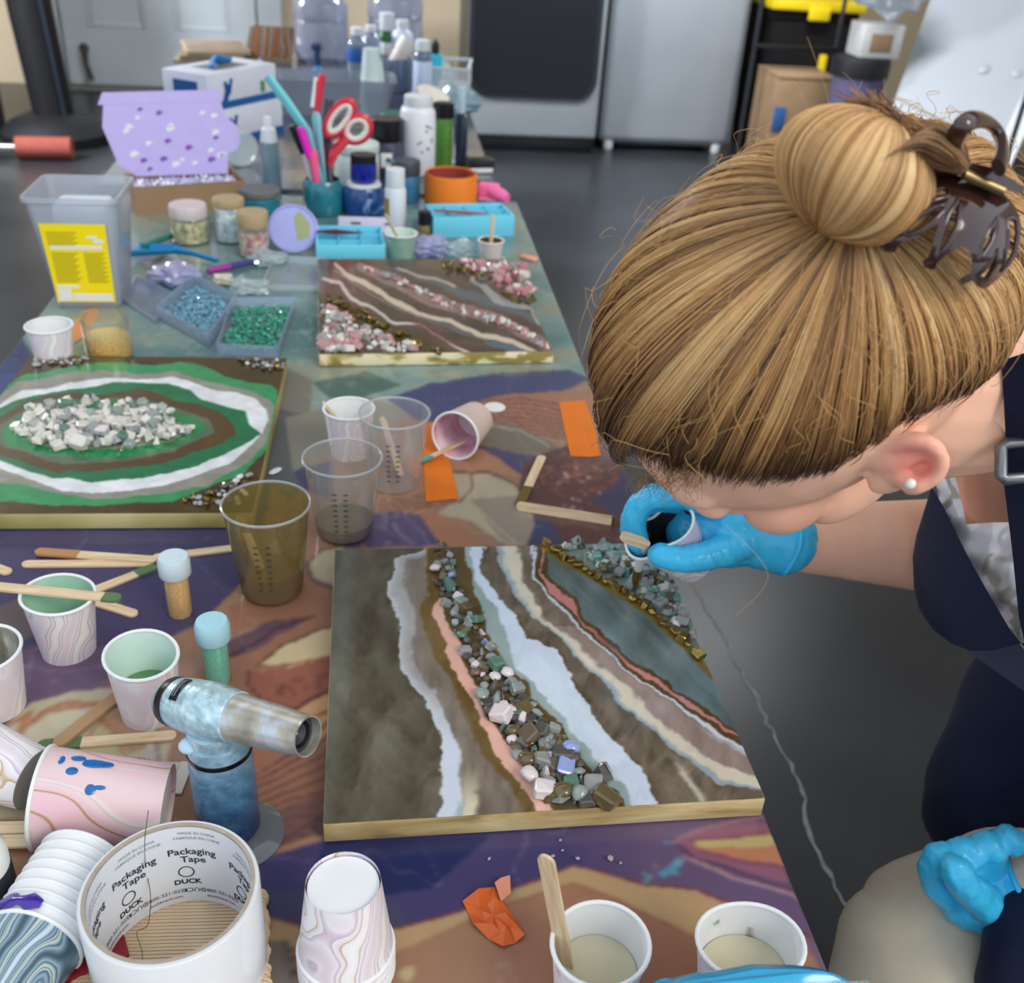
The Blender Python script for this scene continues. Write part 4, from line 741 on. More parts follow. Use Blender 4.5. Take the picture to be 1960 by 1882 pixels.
z1 = TZ + .0015; m_grn = mat('green_stain', (92, 118, 78), .4); m_olv = mat('olive_resin_stain', (104, 86, 40), .3, coat=.3)
stick('stick with a brown tip, topmost of the sticks below the geode painting', P(300, 1072, z1 + .0022), P(68, 1056, z1 + .0022), tip=(.04, mat('tan_stain', (178, 130, 84), .6)))
stick('pale stick just under the brown-tipped one below the geode painting', P(42, 1080, z1), P(292, 1078, z1))
stick('stick reaching from the gold vial to the olive measuring cup', P(292, 1068, z1), P(452, 1049, z1))
stick('olive stained stick passing behind and under the green-lined cup', P(-30, 1079, z1), P(20, 1097, z1), tip=None)
stick('stick lying under the green-lined cup with its end pointing right', P(176, 1150, z1), P(262, 1177, z1))
stick('stick resting across the rim of the green-lined cup', P(-60, 1118, TZ + CH + .0026), P(231, 1146, TZ + CH + .0026), tip=(.014, m_grn))
stick('stick leaning up from the green-lined cup toward the gold vial', P(176, 1132, z1), P(300, 1084, z1), tip=(.02, m_grn))
stick('stick crossing diagonally above another, left of the torch', P(238, 1322, z1 + .0024), P(106, 1428, z1 + .0024), tip=(.08, mat('damp_wood', (176, 140, 104), .45)))
stick('stick with a green stained end, pointing at the torch handle', P(338, 1408, z1), P(72, 1428, z1), tip=(.03, m_grn))
stick('short stick segment leaning over the corner, behind the main painting', P(1038, 873, z1 + .001), P(994, 968, z1 + .001), tip=(.04, m_olv))
stick('long stick on its edge behind the main painting', P(988, 968, z1 + .003), P(1180, 998, z1 + .003), roll=1.2, tip=(.002, m_olv))
def lean(label, base, px, py, L, **k):
    best = min(np.linspace(.3, 2.2, 1500), key=lambda dd: abs((W(px, py, dd) - base).length - L) + (0 if W(px, py, dd).z > base.z else 9)); return stick(label, base, W(px, py, best), **k)
lean('upright stick standing in the near ivory resin cup', cA + V((-.014, .005, .022)), 1044, 1638, .105, roll=1.1)
lean('stick standing in the clear measuring cup beside the tipped cup', P(768, 912, TZ + .004) , 731, 798, .072, roll=.7, tip=None)
lean('stick poking out of the white cup behind the measuring cups', c5 + V((.012, -.008, .01)), 618, 768, .062, roll=.5)
lean('stick stub inside the olive measuring cup', P(500, 1090, TZ + .032) , 458, 988, .062, roll=.6)
stick('stick with a teal painted end in the mouth of the tipped pink cup', P(893, 842, TZ + .012), P(803, 884, TZ + .0025), tip=(.016, mat('teal_paint', (60, 160, 164), .35)), wid=.009, roll=.35)
for k in range(6):
    stick(('lower', 'middle', 'upper')[k // 2] + ' layer ' + ('far', 'near')[k % 2] + ' stick of the flat pile at the left edge', P(-190, 1590 + (k % 2) * 26, TZ + .0015 + (k // 2) * .0023), P(88 - (k % 3) * 3, 1584 + (k % 2) * 26, TZ + .0015 + (k // 2) * .0023), group='flat stick pile at the left edge')
pa, pb = P(513, 1712, TZ + .006), P(519, 1905, TZ + .006)
for k in range(30):
    e = pa.lerp(pb, k / 29) + V((random.uniform(-.0012, .0012), 0, 0)); stick('craft stick on edge in the bundle under the tape roll', e - V((.112, -.004, 0)), e, roll=PI / 2, th=.0019, group='stick bundle under the tape roll')
# ---- packaging tape roll (standing on the stick bundle)
q = P(325, 1702, TZ + .078); tb = V((q.x, q.y, TZ + .0112)); HR, RO, RI = .067, .0478, .0432
t = thing('tape_roll', 'large roll of clear packaging tape standing on end in the near left corner', 'tape', tb)
MB().lathe([(RI + .002, 0), (RO, 0), (RO, HR - .001), (RO - .0008, HR), (RI + .002, HR), (RI + .002, 0)], 72, caps=False).build('tape_winding', mat('clear_tape_winding', (222, 226, 230), .16, coat=.5, var=.02), t)
wob = MB(); n = 72
prof = [(RI + .0021, 0), (RI + .0021, HR + .0006), (RI, HR + .0004), (RI, 0), (RI + .0021, 0)]; wob.lathe(prof, n, caps=False); wob.build('cardboard_core', mat('grey_cardboard', (168, 156, 142), .8, var=.1, vscale=120), t)
li = MB(); li.cap = False; li.lathe([(RI - .0001, .0), (RI - .0001, HR - .001)], n); li.f = [f for f in li.f if len(f) == 4]; liner = li.build('printed_liner', mat('white_liner', (226, 230, 238), .5), t)
dg = None
def text_mesh(s, size, bold=0.):
    cu = bpy.data.curves.new('lettering', 'FONT'); cu.body = s; cu.size = size; cu.align_x = 'CENTER'; cu.resolution_u = 3; cu.offset = bold
    o = bpy.data.objects.new('lettering', cu); COL.objects.link(o); d_ = bpy.context.evaluated_depsgraph_get(); me = bpy.data.meshes.new_from_object(o.evaluated_get(d_)); bpy.data.objects.remove(o); bpy.data.curves.remove(cu); return me
m_ink = mat('dark_green_ink', (28, 52, 60), .6); m_ink2 = mat('grey_ink', (120, 128, 140), .6)
def on_liner(s, ang, z, size, m=m_ink, flip=False, name='lettering', bold=0.):
    me = text_mesh(s, size, bold); r = RI - .00035
    bm = bmesh.new(); bm.from_mesh(me); bmesh.ops.subdivide_edges(bm, edges=[e for e in bm.edges if e.calc_length() > .004], cuts=2); bm.to_mesh(me); bm.free()
    for v in me.vertices:
        x, y = (v.co.x, v.co.y) if not flip else (-v.co.x, -v.co.y); a = ang - x / r; v.co = (r * math.cos(a), r * math.sin(a), z + y)
    me.materials.append(m); return link(name, me, liner)
def badge(ang, z, rad, m=m_ink):
    mb = MB(); r = RI - .0004; ring = []
    for i in range(25):
        a = 2 * PI * i / 24; ring.append([(r * math.cos(ang - k * math.cos(a) / r), r * math.sin(ang - k * math.cos(a) / r), z + k * math.sin(a)) for k in (rad, rad * .84)])
    mb.loft([[p_ for p_ in rr] for rr in ring], False, False); mb.build('badge_outline', m, liner, smooth=False)
for dA, up in ((1.50, .0), (2.32, -.002), (.62, -.004), (3.16, -.004)):
    on_liner('Packaging', dA, HR - .024 + up, .0074, bold=.00012); on_liner('Tape', dA, HR - .031 + up, .0074, bold=.00012)
    badge(dA + .12, HR - .0395 + up, .0048); on_liner('DUCK', dA + .12, HR - .050 + up, .0056, bold=.0002)
    on_liner('MADE IN CHINA', dA - .1, HR - .007 + up, .003, m_ink2); on_liner('FABRIQUE EN CHINE', dA - .1, HR - .011 + up, .003, m_ink2)
for dA in (1.15, 1.95, 2.75): on_liner('1-800-321-0253', dA, .0095, .0040); on_liner('duckbrand.com', dA, .0048, .0032)
for dA in (1.55, 2.35): on_liner('DUCK', dA, .0125, .005, flip=True)
hp = [W(284, 1552, .575), W(277, 1610, .562), W(279, 1660, .60), W(288, 1715, .60), W(283, 1770, .60), W(262, 1785, .585), W(272, 1826, .53), W(272, 1890, .525)]
def smooth_path(p, n=8):
    out = []
    for i in range(len(p) - 1):
        a, b, c, d_ = p[max(i - 1, 0)], p[i], p[i + 1], p[min(i + 2, len(p) - 1)]
        for k in range(n):
            s = k / n; out.append(.5 * ((2 * b) + (c - a) * s + (2 * a - 5 * b + 4 * c - d_) * s * s + (3 * b - a - 3 * c + d_) * s ** 3))
    return out + [p[-1]]
tag(MB().tube(smooth_path(hp), .00022, 5).build('loose_hair', mat('dark_hair', (34, 28, 26), .5)), 'single dark hair lying over the tape roll', 'hair')
# ---- butane torch
tk = P(440, 1592); t = thing('butane_torch', 'blue paint-splashed butane torch with a steel nozzle standing by the tape', 'torch', tk)
def ombre(me, zlo, zhi):
    co = np.array([v.co[:] for v in me.vertices]); k = np.clip((co[:, 2] - zlo) / (zhi - zlo), 0, 1)[:, None]; nn = fbm(co[:, 0] * 260 + co[:, 2] * 150, co[:, 1] * 260 + co[:, 2] * 220, 3, 4)[:, None]
    a, b, c = np.array([8, 30, 66.]), np.array([74, 128, 172.]), np.array([184, 214, 224.]); C = np.where(k < .45, a + (b - a) * k / .45, b + (c - b) * (k - .45) / .55); C = C + (nn - .5) * 110 * (.4 + k * .6); color_mesh(me, C)
m_tp = mat('sparkly_blue_paint', rough=.32, metal=.35, attr='Col', bump=.5, bscale=160, coat=.4)
th_ = .089
me = MB().lathe([(.0005, .004)] + [(.0185, .004), (.0203, .008)] + [(.0206 - .0004 * i / 30, .008 + (th_ - .008) * i / 30) for i in range(31)], 64).mesh('fuel_tank', m_tp); ombre(me, 0, th_ * 1.15); link('fuel_tank', me, t)
MB().lathe([(.0208, 0), (.0208, .003), (.02, .0035)], 48).xf(Matrix.Translation((0, 0, th_ - .012))).build('tank_ring', m_tp, t)
MB().lathe([(.030, 0), (.0305, .002), (.024, .0045), (.0195, .0055)], 48).xf(Matrix.Translation((.006, -.004, 0))).build('round_base', clear('smoky_base', (150, 156, 160), .45, .1, (140, 146, 152)), t)
e0, e1 = P(318, 1338, TZ + .106) - tk, P(590, 1410, TZ + .130) - tk; ax = (e1 - e0); LT = ax.length; ax.normalize(); Q = ax.to_track_quat('Z', 'Y').to_matrix()
def along(prof, nm, m, n=48, o=True):
    mb = MB().lathe(prof, n, caps=o); Mx = Matrix.Translation(e0) @ Q.to_4x4(); mb.xf(Mx); return mb
me = along([(.0005, .0)] + [(.0120, .0), (.0135, .002), (.0142, .0045)], '', None).mesh('rear_cap', m_tp); ombre(me, .08, .12); link('rear_cap', me, t)
along([(.0146, .0045), (.0153, .006), (.0158, .0105), (.0152, .011)], '', None).build('black_band', m_dark, t)
pr_ = [(.0155, .011)] + [(.0158 + .0016 * math.sin(PI * i / 24), .012 + (LT * .52 - .012) * i / 24) for i in range(25)] + [(.014, LT * .53)]
me = along(pr_, '', None, 64).mesh('torch_head', m_tp); ombre(me, .05, .12); link('torch_head', me, t)
LA = LT * .50; along([(.0150, LA), (.0152, LA + .002), (.0120, LT - .001), (.0122, LT), (.0112, LT), (.0108, LT - .012), (.004, LT - .014), (.0005, LT - .014)], '', None, 48, False).build('steel_nozzle', ramp_mat('worn_steel', 'NOISE', [(.35, (160, 156, 142)), (.55, (196, 192, 180)), (.66, (206, 214, 222))], 60, .4, .3, 5, metal=.55), t)
nz = along([(.0108, LT - .006), (.0082, LT - .0055), (.0082, LT - .010), (.0068, LT - .010), (.0062, LT - .007), (.0005, LT - .009)], '', None, 48, False).build('burner_ring', mat('burner_grey', (84, 82, 92), .4, .7), t)
MB().ell(e0 + ax * (LT - .009), (.0014, .0014, .0014), 10, 8).build('igniter_tip', mat('bright_steel'), nz)
# neck joining head and tank, trigger button, vents, badge
neck = [(e0 + ax * (LT * .33)) + V((0, 0, -.008)), V((.0, .0, th_ + .002)), V((0, 0, th_ - .014))]
me = MB().tube(smooth_path(neck, 8), [.0165 + .003 * i / 8 for i in range(8)] + [.0195 + .0011 * i / 8 for i in range(8)] + [.0206], 40).mesh('neck', m_tp); ombre(me, .02, .10); link('neck', me, t)
fwd = (V(CAM) - tk).normalized()
def on_torch(px, py, dmin, nm, r, m, k=.4, pr=None):
    p_ = W(px, py, dmin) - tk; nn = (V(CAM) - W(px, py, dmin)).normalized(); return MB().ell(p_, (r, r * .75, r * k), 16, 8, nn.to_track_quat('Z', 'Y').to_matrix()).build(nm, m, t)
dk = proj([tk])[0]
dh = float(((np.array(tk + e0 + ax * LT * .3) - CAM) @ R)[2] * -1)
on_torch(366, 1426, dh + .004, 'ignition_button', .0078, mat('pale_blue_button', (176, 204, 222), .3, coat=.4), .35)
on_torch(404, 1359, dh - .0155, 'vent_hole', .0016, m_dark, .5)
for x, y in ((413, 1400), (429, 1403), (443, 1406)): on_torch(x, y, dh - .0125, 'vent_hole', .0013, m_dark, .5)
b0 = e0 + ax * .022 + Q @ V((0, 0, 0)); side = (V((0, 0, 1)) - ax * ax.z).normalized(); oth = ax.cross(side)
mbd = MB()
rings = [[b0 + ax * (s - .0035) + (side * math.cos(an) + oth * math.sin(an)) * rr for s, rr in ((0, .0162), (.006, .0166), (.006, .0178), (0, .0174))] for an in np.linspace(-.25, .75, 10)]
mbd.loft(rings).build('black_badge', m_dark, t, smooth=False)
for k in range(2): mbd = MB(); rings = [[b0 + ax * (s - .0035) + (side * math.cos(an) + oth * math.sin(an)) * rr for s, rr in ((.0014 + k * .002, .0179), (.0022 + k * .002, .0179), (.0022 + k * .002, .0182), (.0014 + k * .002, .0182))] for an in np.linspace(-.1, .6, 10)]; mbd.loft(rings).build('badge_line', mat('grey_ink'), t, smooth=False)
# ---- glitter vials
def vial(label, loc, lean_, cap, fillm, h=.06):
    t = thing('glitter_vial', label, 'vial', loc, lean_, 'glitter vials')
    MB().lathe([(.0092, 0), (.0098, .002), (.0098, h * .72), (.009, h * .74)], 28).build('glitter', fillm, t)
    mb = MB(); mb.lathe([(.0098, 0), (.0105, .0015), (.0105, h * .75)], 28); mb.build('vial_body', clear('vial_plastic', (240, 240, 236), .08, .05), t)
    MB().lathe([(.0128, h * .70), (.0134, h * .72), (.0134, h * .93), (.0118, h), (.006, h), (.006, h + .0008), (.0005, h + .0008)], 32).build('cap', cap, t)
m_cap = mat('frosted_cap', (206, 224, 232), .35, coat=.2, sss=.0)
vial('glitter vial of gold powder with a frosted cap, beside the olive cup', P(346, 1174), (0, 0, 0), m_cap, mat('gold_glitter', (252, 206, 120), .4, .0, var=.2, vscale=600))
vial('glitter vial of teal powder with a frosted cap, behind the torch', P(418, 1302), (0, 0, 0), mat('frosted_cap_blue', (168, 214, 226), .35), mat('teal_glitter', (96, 216, 190), .4, .0, var=.2, vscale=600))
# ---- tapes and scraps
def flat(name, label, cat, pts, z, th, m, group=None):
    w = [P(x, y, TZ) for x, y in pts]; c = sum(w, V()) / len(w); o = MB().prism([(q.x - c.x, q.y - c.y) for q in w], 0, th).build(name, m, smooth=False); o.location = (c.x, c.y, z); return tag(o, label, cat, group)
m_or = mat('orange_tape', (222, 116, 30), .45, var=.06, vscale=30)
flat('tape_strip', 'orange tape strip stuck down near the hair at the right edge', 'tape', [(1070, 771), (1121, 768), (1138, 820), (1150, 873), (1128, 876), (1092, 874), (1082, 830)], TZ + .0004, .0005, m_or)
flat('tape_strip', 'orange tape strip running under the tipped pink cup', 'tape', [(806, 812), (842, 810), (862, 890), (878, 955), (850, 958), (815, 962)], TZ + .0004, .0005, m_or)
flat('tape_strip', 'tan tape strip behind the white cup and gold jar', 'tape', [(128, 668), (135, 630), (160, 596), (186, 590), (190, 605), (168, 640)], TZ + .0004, .0006, mat('tan_tape', (206, 132, 84), .5))
# crumpled orange scrap
sp = [(885, 1728), (915, 1712), (946, 1700), (962, 1735), (985, 1760), (1003, 1798), (985, 1808), (962, 1818), (935, 1800), (905, 1776), (896, 1750)]
w = [P(x, y) for x, y in sp]; c = sum(w, V()) / len(w)
t = thing('tape_scrap', 'crumpled scrap of orange tape before the main painting', 'tape', c + V((0, 0, .0006)))
mb = MB(); hh = [.001, .005, .0005, .003, .001, .004, .0005, .003, .0005, .004, .0005]
up = [(q.x - c.x, q.y - c.y, hh[i]) for i, q in enumerate(w)]; up += [(x * .5 + .001, y * .5, h_) for (x, y, _), h_ in zip(up, [.004, .002, .005, .003, .006, .002, .005, .003, .006, .002, .005])] + [(0, .001, .0035)]
vs = up + [(x, y, z - .0005) for x, y, z in up]; fs = []
for i in range(11):
    j = (i + 1) % 11; fs += [(i, j, 11 + i), (j, 11 + j, 11 + i), (11 + i, 11 + j, 22), (23 + j, 23 + i, 34 + i), (34 + j, 23 + j, 34 + i), (34 + j, 34 + i, 45), (i, 23 + i, 23 + j, j)]
mb.add(vs, fs); mb.build('orange_piece', mat('orange_scrap', (214, 98, 38), .45, var=.1, vscale=60), t, smooth=False)
w2 = [P(x, y) - c for x, y in ((946, 1702), (958, 1693), (975, 1688), (977, 1722), (958, 1738))]
MB().add([(q.x, q.y, .006) for q in w2] + [(q.x, q.y, .0052) for q in w2], [(0, 1, 2, 3, 4), (9, 8, 7, 6, 5)] + [(i, i + 5, (i + 1) % 5 + 5, (i + 1) % 5) for i in range(5)]).build('peach_fold', mat('peach_tape', (220, 142, 112), .5), t, smooth=False)
o = MB().lathe([(.0125, 0), (.0132, .0004), (.0132, .0012), (.012, .0016), (.004, .0013), (.0005, .0016)], 28).build('paint_disc', mat('chalk_white', (222, 220, 214), .6, var=.05, vscale=200)); o.location = P(947, 781) + V((0, 0, .0003)); tag(o, 'thin white disc lying on the brown print behind the tipped cup', 'disc')
o = MB().ell((0, 0, .001), (.009, .0045, .0014), 16, 8).build('resin_drop', mat('clear_drop', (220, 224, 226), .08, coat=.6)); o.location = P(527, 904) + V((0, 0, .0008)); o.rotation_euler[2] = .9; tag(o, 'pale resin drop on the cover right of the geode painting', 'drop')
random.seed(3)
for x, y, s, wh in ((1076, 1631, 5, 'second from the painting edge'), (1072, 1612, 6, 'closest to the painting edge'), (1105, 1648, 8, 'bluish one right of the upright stick'), (1168, 1648, 9, 'largest of the chips'), (1187, 1656, 7, 'rightmost of the chips'), (936, 1648, 6, 'leftmost of the chips'), (1058, 1642, 6, 'beside the upright stick tip')):
    o = stone('facet', 'clear' if s != 8 else 'opal', None, P(x, y) + V((0, 0, s * .0002 + .0008)), s / F * .9, 'glass_chip'); tag(o, 'loose glass chip on the violet print, ' + wh, 'chip', 'loose glass chips')
# ---- wipes packet at the bottom edge
c = V((.170, .277, TZ)); t = thing('wipes_packet', 'bright blue soft wipes packet standing up at the bottom picture edge', 'packet', c, (0, 0, -.05))
rings = []
for i in range(33):
    u = i / 32; z = .001 + .128 * u; k = (1 - abs(2 * u - 1) ** 3) ** .6 if 0 < u < 1 else 0; ring = []
    for j in range(40):
        a = 2 * PI * j / 40; cx_, sy = math.cos(a), math.sin(a); xv = .054 * math.copysign(abs(cx_) ** .55, cx_) * (1 - .10 * max(0, u - .7) / .3 * (1 if cx_ < 0 else .6)); yv = (.0012 + .0135 * k) * math.copysign(abs(sy) ** .8, sy); wr = .0013 * math.sin(z * 300 + a * 5) * k; ring.append((xv, yv + wr, z - .010 * max(0, u - .8) * 5 * (cx_ * .5 - .5 if cx_ < 0 else -cx_ * .3) * -1 - (.012 * abs(cx_) ** 3 if u > .9 else 0)))
    rings.append(ring)
MB().loft(rings).build('film_pouch', mat('cyan_film', (14, 158, 206), .18, coat=.6, var=.05), t)
MB().prism([(x, y_) for x, y_ in rrect(-.030, .018, .07, .118, .012)], .0135, .0150).xf(Matrix.Rotation(PI / 2, 4, 'X')).build('white_label', mat('pale_label', (206, 222, 236), .3), t, smooth=False)
for i, s in enumerate(('CITRIC ACID, SODIUM CITRATE', 'COCO-GLUCOSIDE, PARFUM')):
    me = text_mesh(s, .0032); me.materials.append(mat('white_ink', (220, 238, 244), .5)); o = link('lettering', me, t); o.location = (.030, -.004 - i * .004, .1262 - i * .004); o.rotation_euler = (.5, 0, PI)
# ---- left foreground odds and ends
t = thing('paint_tube', 'flattened white paint tube with a barcode between cup and torch', 'tube', P(262, 1488), (0, 0, -.12))
MB().loft([[(x, y_ * wv_, z) for y_, z in ((-1, .0015), (-.6, .0002), (.6, .0002), (1, .0015), (.6, hz), (-.6, hz))] for x, wv_, hz in ((-.03, .014, .012), (0, .0145, .010), (.02, .0148, .006), (.027, .015, .003))]).build('tube_body', mat('cream_tube', (206, 200, 186), .45), t)
MB().rbox(.027, .036, -.015, .015, .0006, .0026, .0004).build('crimp', mat('cream_tube'), t)
rb_ = random.Random(4); x = -.02
while x < .012:
    wv_ = rb_.uniform(.0006, .0018); zt = np.interp(x, [-.03, 0, .02], [.012, .010, .006]); MB().box(x, x + wv_, .0, .0085, zt - .003, zt + .0006).build('barcode_bar', mat('barcode_ink', (26, 24, 26), .6), t, smooth=False); x += wv_ + rb_.uniform(.0006, .0014)
t = thing('squeeze_bottle', 'small white bottle with a dark label at the left picture edge', 'bottle', P(-22, 1748))
MB().lathe([(.0005, 0), (.018, 0), (.0195, .003), (.0195, .052), (.016, .058), (.008, .062), (.008, .068), (.0005, .068)], 36).build('bottle_body', mat('glossy_white', (224, 224, 220), .3), t)
MB().lathe([(.0197, .018), (.0198, .019), (.0198, .040), (.0197, .041)], 36).build('label_band', mat('dark_label', (44, 46, 56), .4), t)
t = thing('gift_box', 'low red and navy box beside the tape roll in the near corner', 'box', P(176, 1885), (0, 0, .4))
MB().rbox(-.022, .022, -.03, .03, 0, .008, .001).build('navy_base', mat('navy_card', (26, 24, 58), .4), t); MB().rbox(-.0225, .0225, .0, .031, .008, .013, .001).build('red_lid', mat('deep_red_card', (136, 10, 34), .4), t)
# ================================================================ supplies farther up the tables
def dep(p): return float(-((np.array(p) - CAM) @ R)[2])
def zat(b, py):
    lo, hi = b.z, b.z + 1.
    for _ in range(40):
        m_ = (lo + hi) / 2; v_ = proj([(b.x, b.y, m_)])[1][0]
        if v_ > py: lo = m_
        else: hi = m_
    return lo - b.z
def spot(px, pyb, wpx, ptop, back=0):
    """base centre on the table, radius and height in metres from the outline in the photograph"""
    b = P(px, pyb); r = wpx * dep(b) / F / 2; return b, r, zat(b, ptop)
def lathe_part(nm, t, prof, m, n=28, caps=True): return MB().lathe(prof, n, caps=caps).build(nm, m, t)
def jar(label, px, pyb, wpx, ptop, glass, cap=None, fill=None, lv=.7, caph=.22, capr=.92, lab=None, name='jar', cat='jar', group=None, neck=.86):
    b, r, h = spot(px, pyb, wpx, ptop); t = thing(name, label, cat, b, (0, 0, 0), group); hb = h * (1 - caph) if cap else h
    lathe_part('jar_wall', t, [(r * .92, .0), (r, r * .1), (r, hb * .86), (r * neck, hb), (r * neck - .0012, hb), (r - .0015, hb * .85), (r - .0015, .003), (0.0005, .003)], glass)
    if fill: lathe_part('contents', t, [(r * .88, .004), (r * .95, r * .12), (r * .95, hb * lv), (0.0005, hb * lv + .001)], fill)
    if cap: lathe_part('lid', t, [(r * capr, hb * .96), (r * capr * 1.02, hb), (r * capr * 1.02, h - .002), (r * capr * .97, h), (.0005, h)], cap)
    if lab: lathe_part('label', t, [(r + .0003, hb * .2), (r + .0006, hb * .21), (r + .0006, hb * .7), (r + .0003, hb * .71)], lab, caps=False)
    return t, b, r, h
def bottle(label, px, pyb, wpx, ptop, m, cap, sh=.72, neck=.45, caph=.14, lab=None, labz=(.15, .6), capr=None, name='bottle', cat='bottle', group=None):
    b, r, h = spot(px, pyb, wpx, ptop); t = thing(name, label, cat, b, (0, 0, 0), group); hc = h * (1 - caph); cr_ = (capr or neck * 1.15) * r
    lathe_part('bottle_body', t, [(.0005, 0), (r * .9, 0), (r, r * .15), (r, h * sh), (r * .9, h * (sh + .05)), (r * neck, min(hc, h * (sh + .12))), (r * neck, hc + .001), (.0005, hc + .001)], m)
    lathe_part('cap', t, [(cr_, hc), (cr_ * 1.02, hc + .001), (cr_, h - .001), (cr_ * .9, h), (.0005, h)], cap)
    if lab: lathe_part('label', t, [(r + .0003, h * labz[0]), (r + .0007, h * labz[0] + .001), (r + .0007, h * labz[1]), (r + .0003, h * labz[1] + .001)], lab, caps=False)
    return t, b, r, h
m_gl = clear('jar_glass', (246, 250, 251), .06, .04); m_frost = clear('frosted_plastic', (240, 246, 248), .36, .25, (212, 226, 230)); m_lav = clear('lavender_film', (224, 224, 246), .55, .2, (194, 194, 234)); m_bluebox = clear('blue_tint_plastic', (246, 249, 254), .24, .12, (204, 220, 248))
kraft = mat('kraft_lid', (172, 152, 118), .6, var=.06); lidw = mat('white_lid', (220, 226, 232), .4)
m_teal = mat('teal_paint_pot', (38, 118, 136), .2, coat=.5, var=.3, vscale=30); m_navyglass = mat('cobalt_pot', (28, 74, 140), .15, coat=.6, var=.35, vscale=26); m_blk = mat('black_cap', (18, 20, 28), .35)
def flakes(name, c1, c2, sc_=90): return ramp_mat(name, 'NOISE', [(.35, c1), (.5, c2), (.65, tuple(min(255, int(x * 1.2)) for x in c2))], sc_, .8, .3, 4, bump=.8)
# ---- clear tub with the yellow label
tb = P(170, 592); ang = .02; t = thing('plastic_tub', 'tall clear plastic tub with a yellow printed label at the left', 'tub', (tb.x, tb.y + .045, TZ), (0, 0, ang))
hT = .162; sq = lambda h_, z, r=.012: [(x, y, z) for x, y in rrect(-h_ * .9, h_ * .9, -h_ * .92, h_ * .92, r)]
MB().loft([sq(.047, 0), sq(.049, .004), sq(.066, hT - .012), sq(.0665, hT - .008), sq(.0705, hT - .006), sq(.0705, hT), sq(.066, hT), sq(.064, hT - .014), sq(.047, .006)]).build('tub_wall', clear('milky_tub', (236, 240, 246), .36, .2, (216, 222, 232)), t)
MB().rbox(-.034, .038, -.03, .03, .008, hT - .018, .006).build('white_packet', mat('packet_white', (224, 230, 236), .4, var=.06, vscale=60), t)
slope = math.atan2(.017 * .92, hT - .016)
lb = tag(bpy.data.objects.new('paper_label', None)); COL.objects.link(lb); lb.parent = t; lb.location = (-.001, -.0500 * .92 - .0012, .012); lb.rotation_euler = (PI / 2 + slope, 0, 0)
m_yel = mat('yellow_label', (250, 228, 20), .4); m_yink = mat('olive_ink', (150, 138, 24), .6); lw_, lh_ = .040, .116
MB().prism([(-lw_ + .001, 0), (lw_ - .001, 0), (lw_ + .003, lh_), (-lw_ - .003, lh_)], 0, .0006).build('yellow_sheet', m_yel, lb, smooth=False)
lbm = MB()
for k in range(9): lbm.box(-.036, .004 - (k % 3) * .003, .104 - k * .0024, .1048 - k * .0024, .0006, .0009)
for k in range(20): lbm.box(-.034, .000 - (k % 4) * .002, .074 - k * .0023, .0748 - k * .0023, .0006, .0009); lbm.box(.008, .037 - (k % 3) * .003, .074 - k * .0023, .0748 - k * .0023, .0006, .0009)
lbm.build('printed_lines', m_yink, lb, smooth=False)
for q in ((-.034, .034, .0795, .085), (-.036, -.006, .0215, .026), (-.036, -.018, .002, .020), (-.016, .036, .002, .013), (.016, .03, .0955, .0995), (.024, .037, .089, .0945)): MB().box(*q, .0006, .001).build('white_panel', mat('label_white', (232, 234, 232), .5), lb, smooth=False)
# ---- lilac mailer box with open lid
pA, pB = P(262, 414), P(449, 366); a_ = .36; wB = .20
t = thing('mailer_box', 'open cardboard box with a lilac patterned lid standing up behind the tub', 'box', pA, (0, 0, a_)); dB, hB = .10, .052
m_kr = mat('kraft_board', (150, 122, 94), .8, var=.06, vscale=20)
tr = MB(); tr.box(0, wB, 0, .003, 0, hB); tr.box(0, wB, dB - .003, dB, 0, hB); tr.box(0, .003, .003, dB - .003, 0, hB); tr.box(wB - .003, wB, .003, dB - .003, 0, hB); tr.box(.003, wB - .003, .003, dB - .003, 0, .003); tr.build('tray', m_kr, t, smooth=False)
bm = bmesh.new(); bmesh.ops.create_grid(bm, x_segments=40, y_segments=24, size=.5)
for v in bm.verts: v.co = (.006 + (v.co.x + .5) * (wB - .012), .006 + (v.co.y + .5) * (dB - .012), .038 + .008 * math.sin(v.co.x * 70) * math.sin(v.co.y * 55) + random.uniform(-.003, .003))
MB().bm(bm).build('bubble_wrap', mat('clear_bubbles', (186, 188, 222), .12, coat=.8, var=.25, vscale=60), t)
m_lil = mat('lilac_print', (192, 180, 236), .5, var=.03); lid = tag(bpy.data.objects.new('lid', None)); COL.objects.link(lid); lid.parent = t; lid.location = (.002, dB, hB - .006); lid.rotation_euler = (math.radians(82), 0, -.1)
pl = [(0.02, 0), (wB * .93, 0), (wB * .95, .045), (wB * 1.04, .055), (wB * 1.08, .075), (wB * 1.05, .11), (wB * .96, .13), (wB * .93, .162), (wB * .5, .168), (-.02, .165), (-.028, .11), (-.01, .03)]
pl = [(x, y * .8) for x, y in pl]; MB().prism(pl, 0, .0025).build('lid_panel', m_lil, lid, smooth=False)
MB().prism([(-.03, .126), (wB * .95, .13), (wB * .93, .150), (-.02, .147)], -.0, .003).build('lid_fold', m_lil, lid, smooth=False)
m_vi = mat('violet_print', (132, 84, 178), .5); m_wh = mat('white_print', (228, 228, 236), .5); rr_ = random.Random(8)
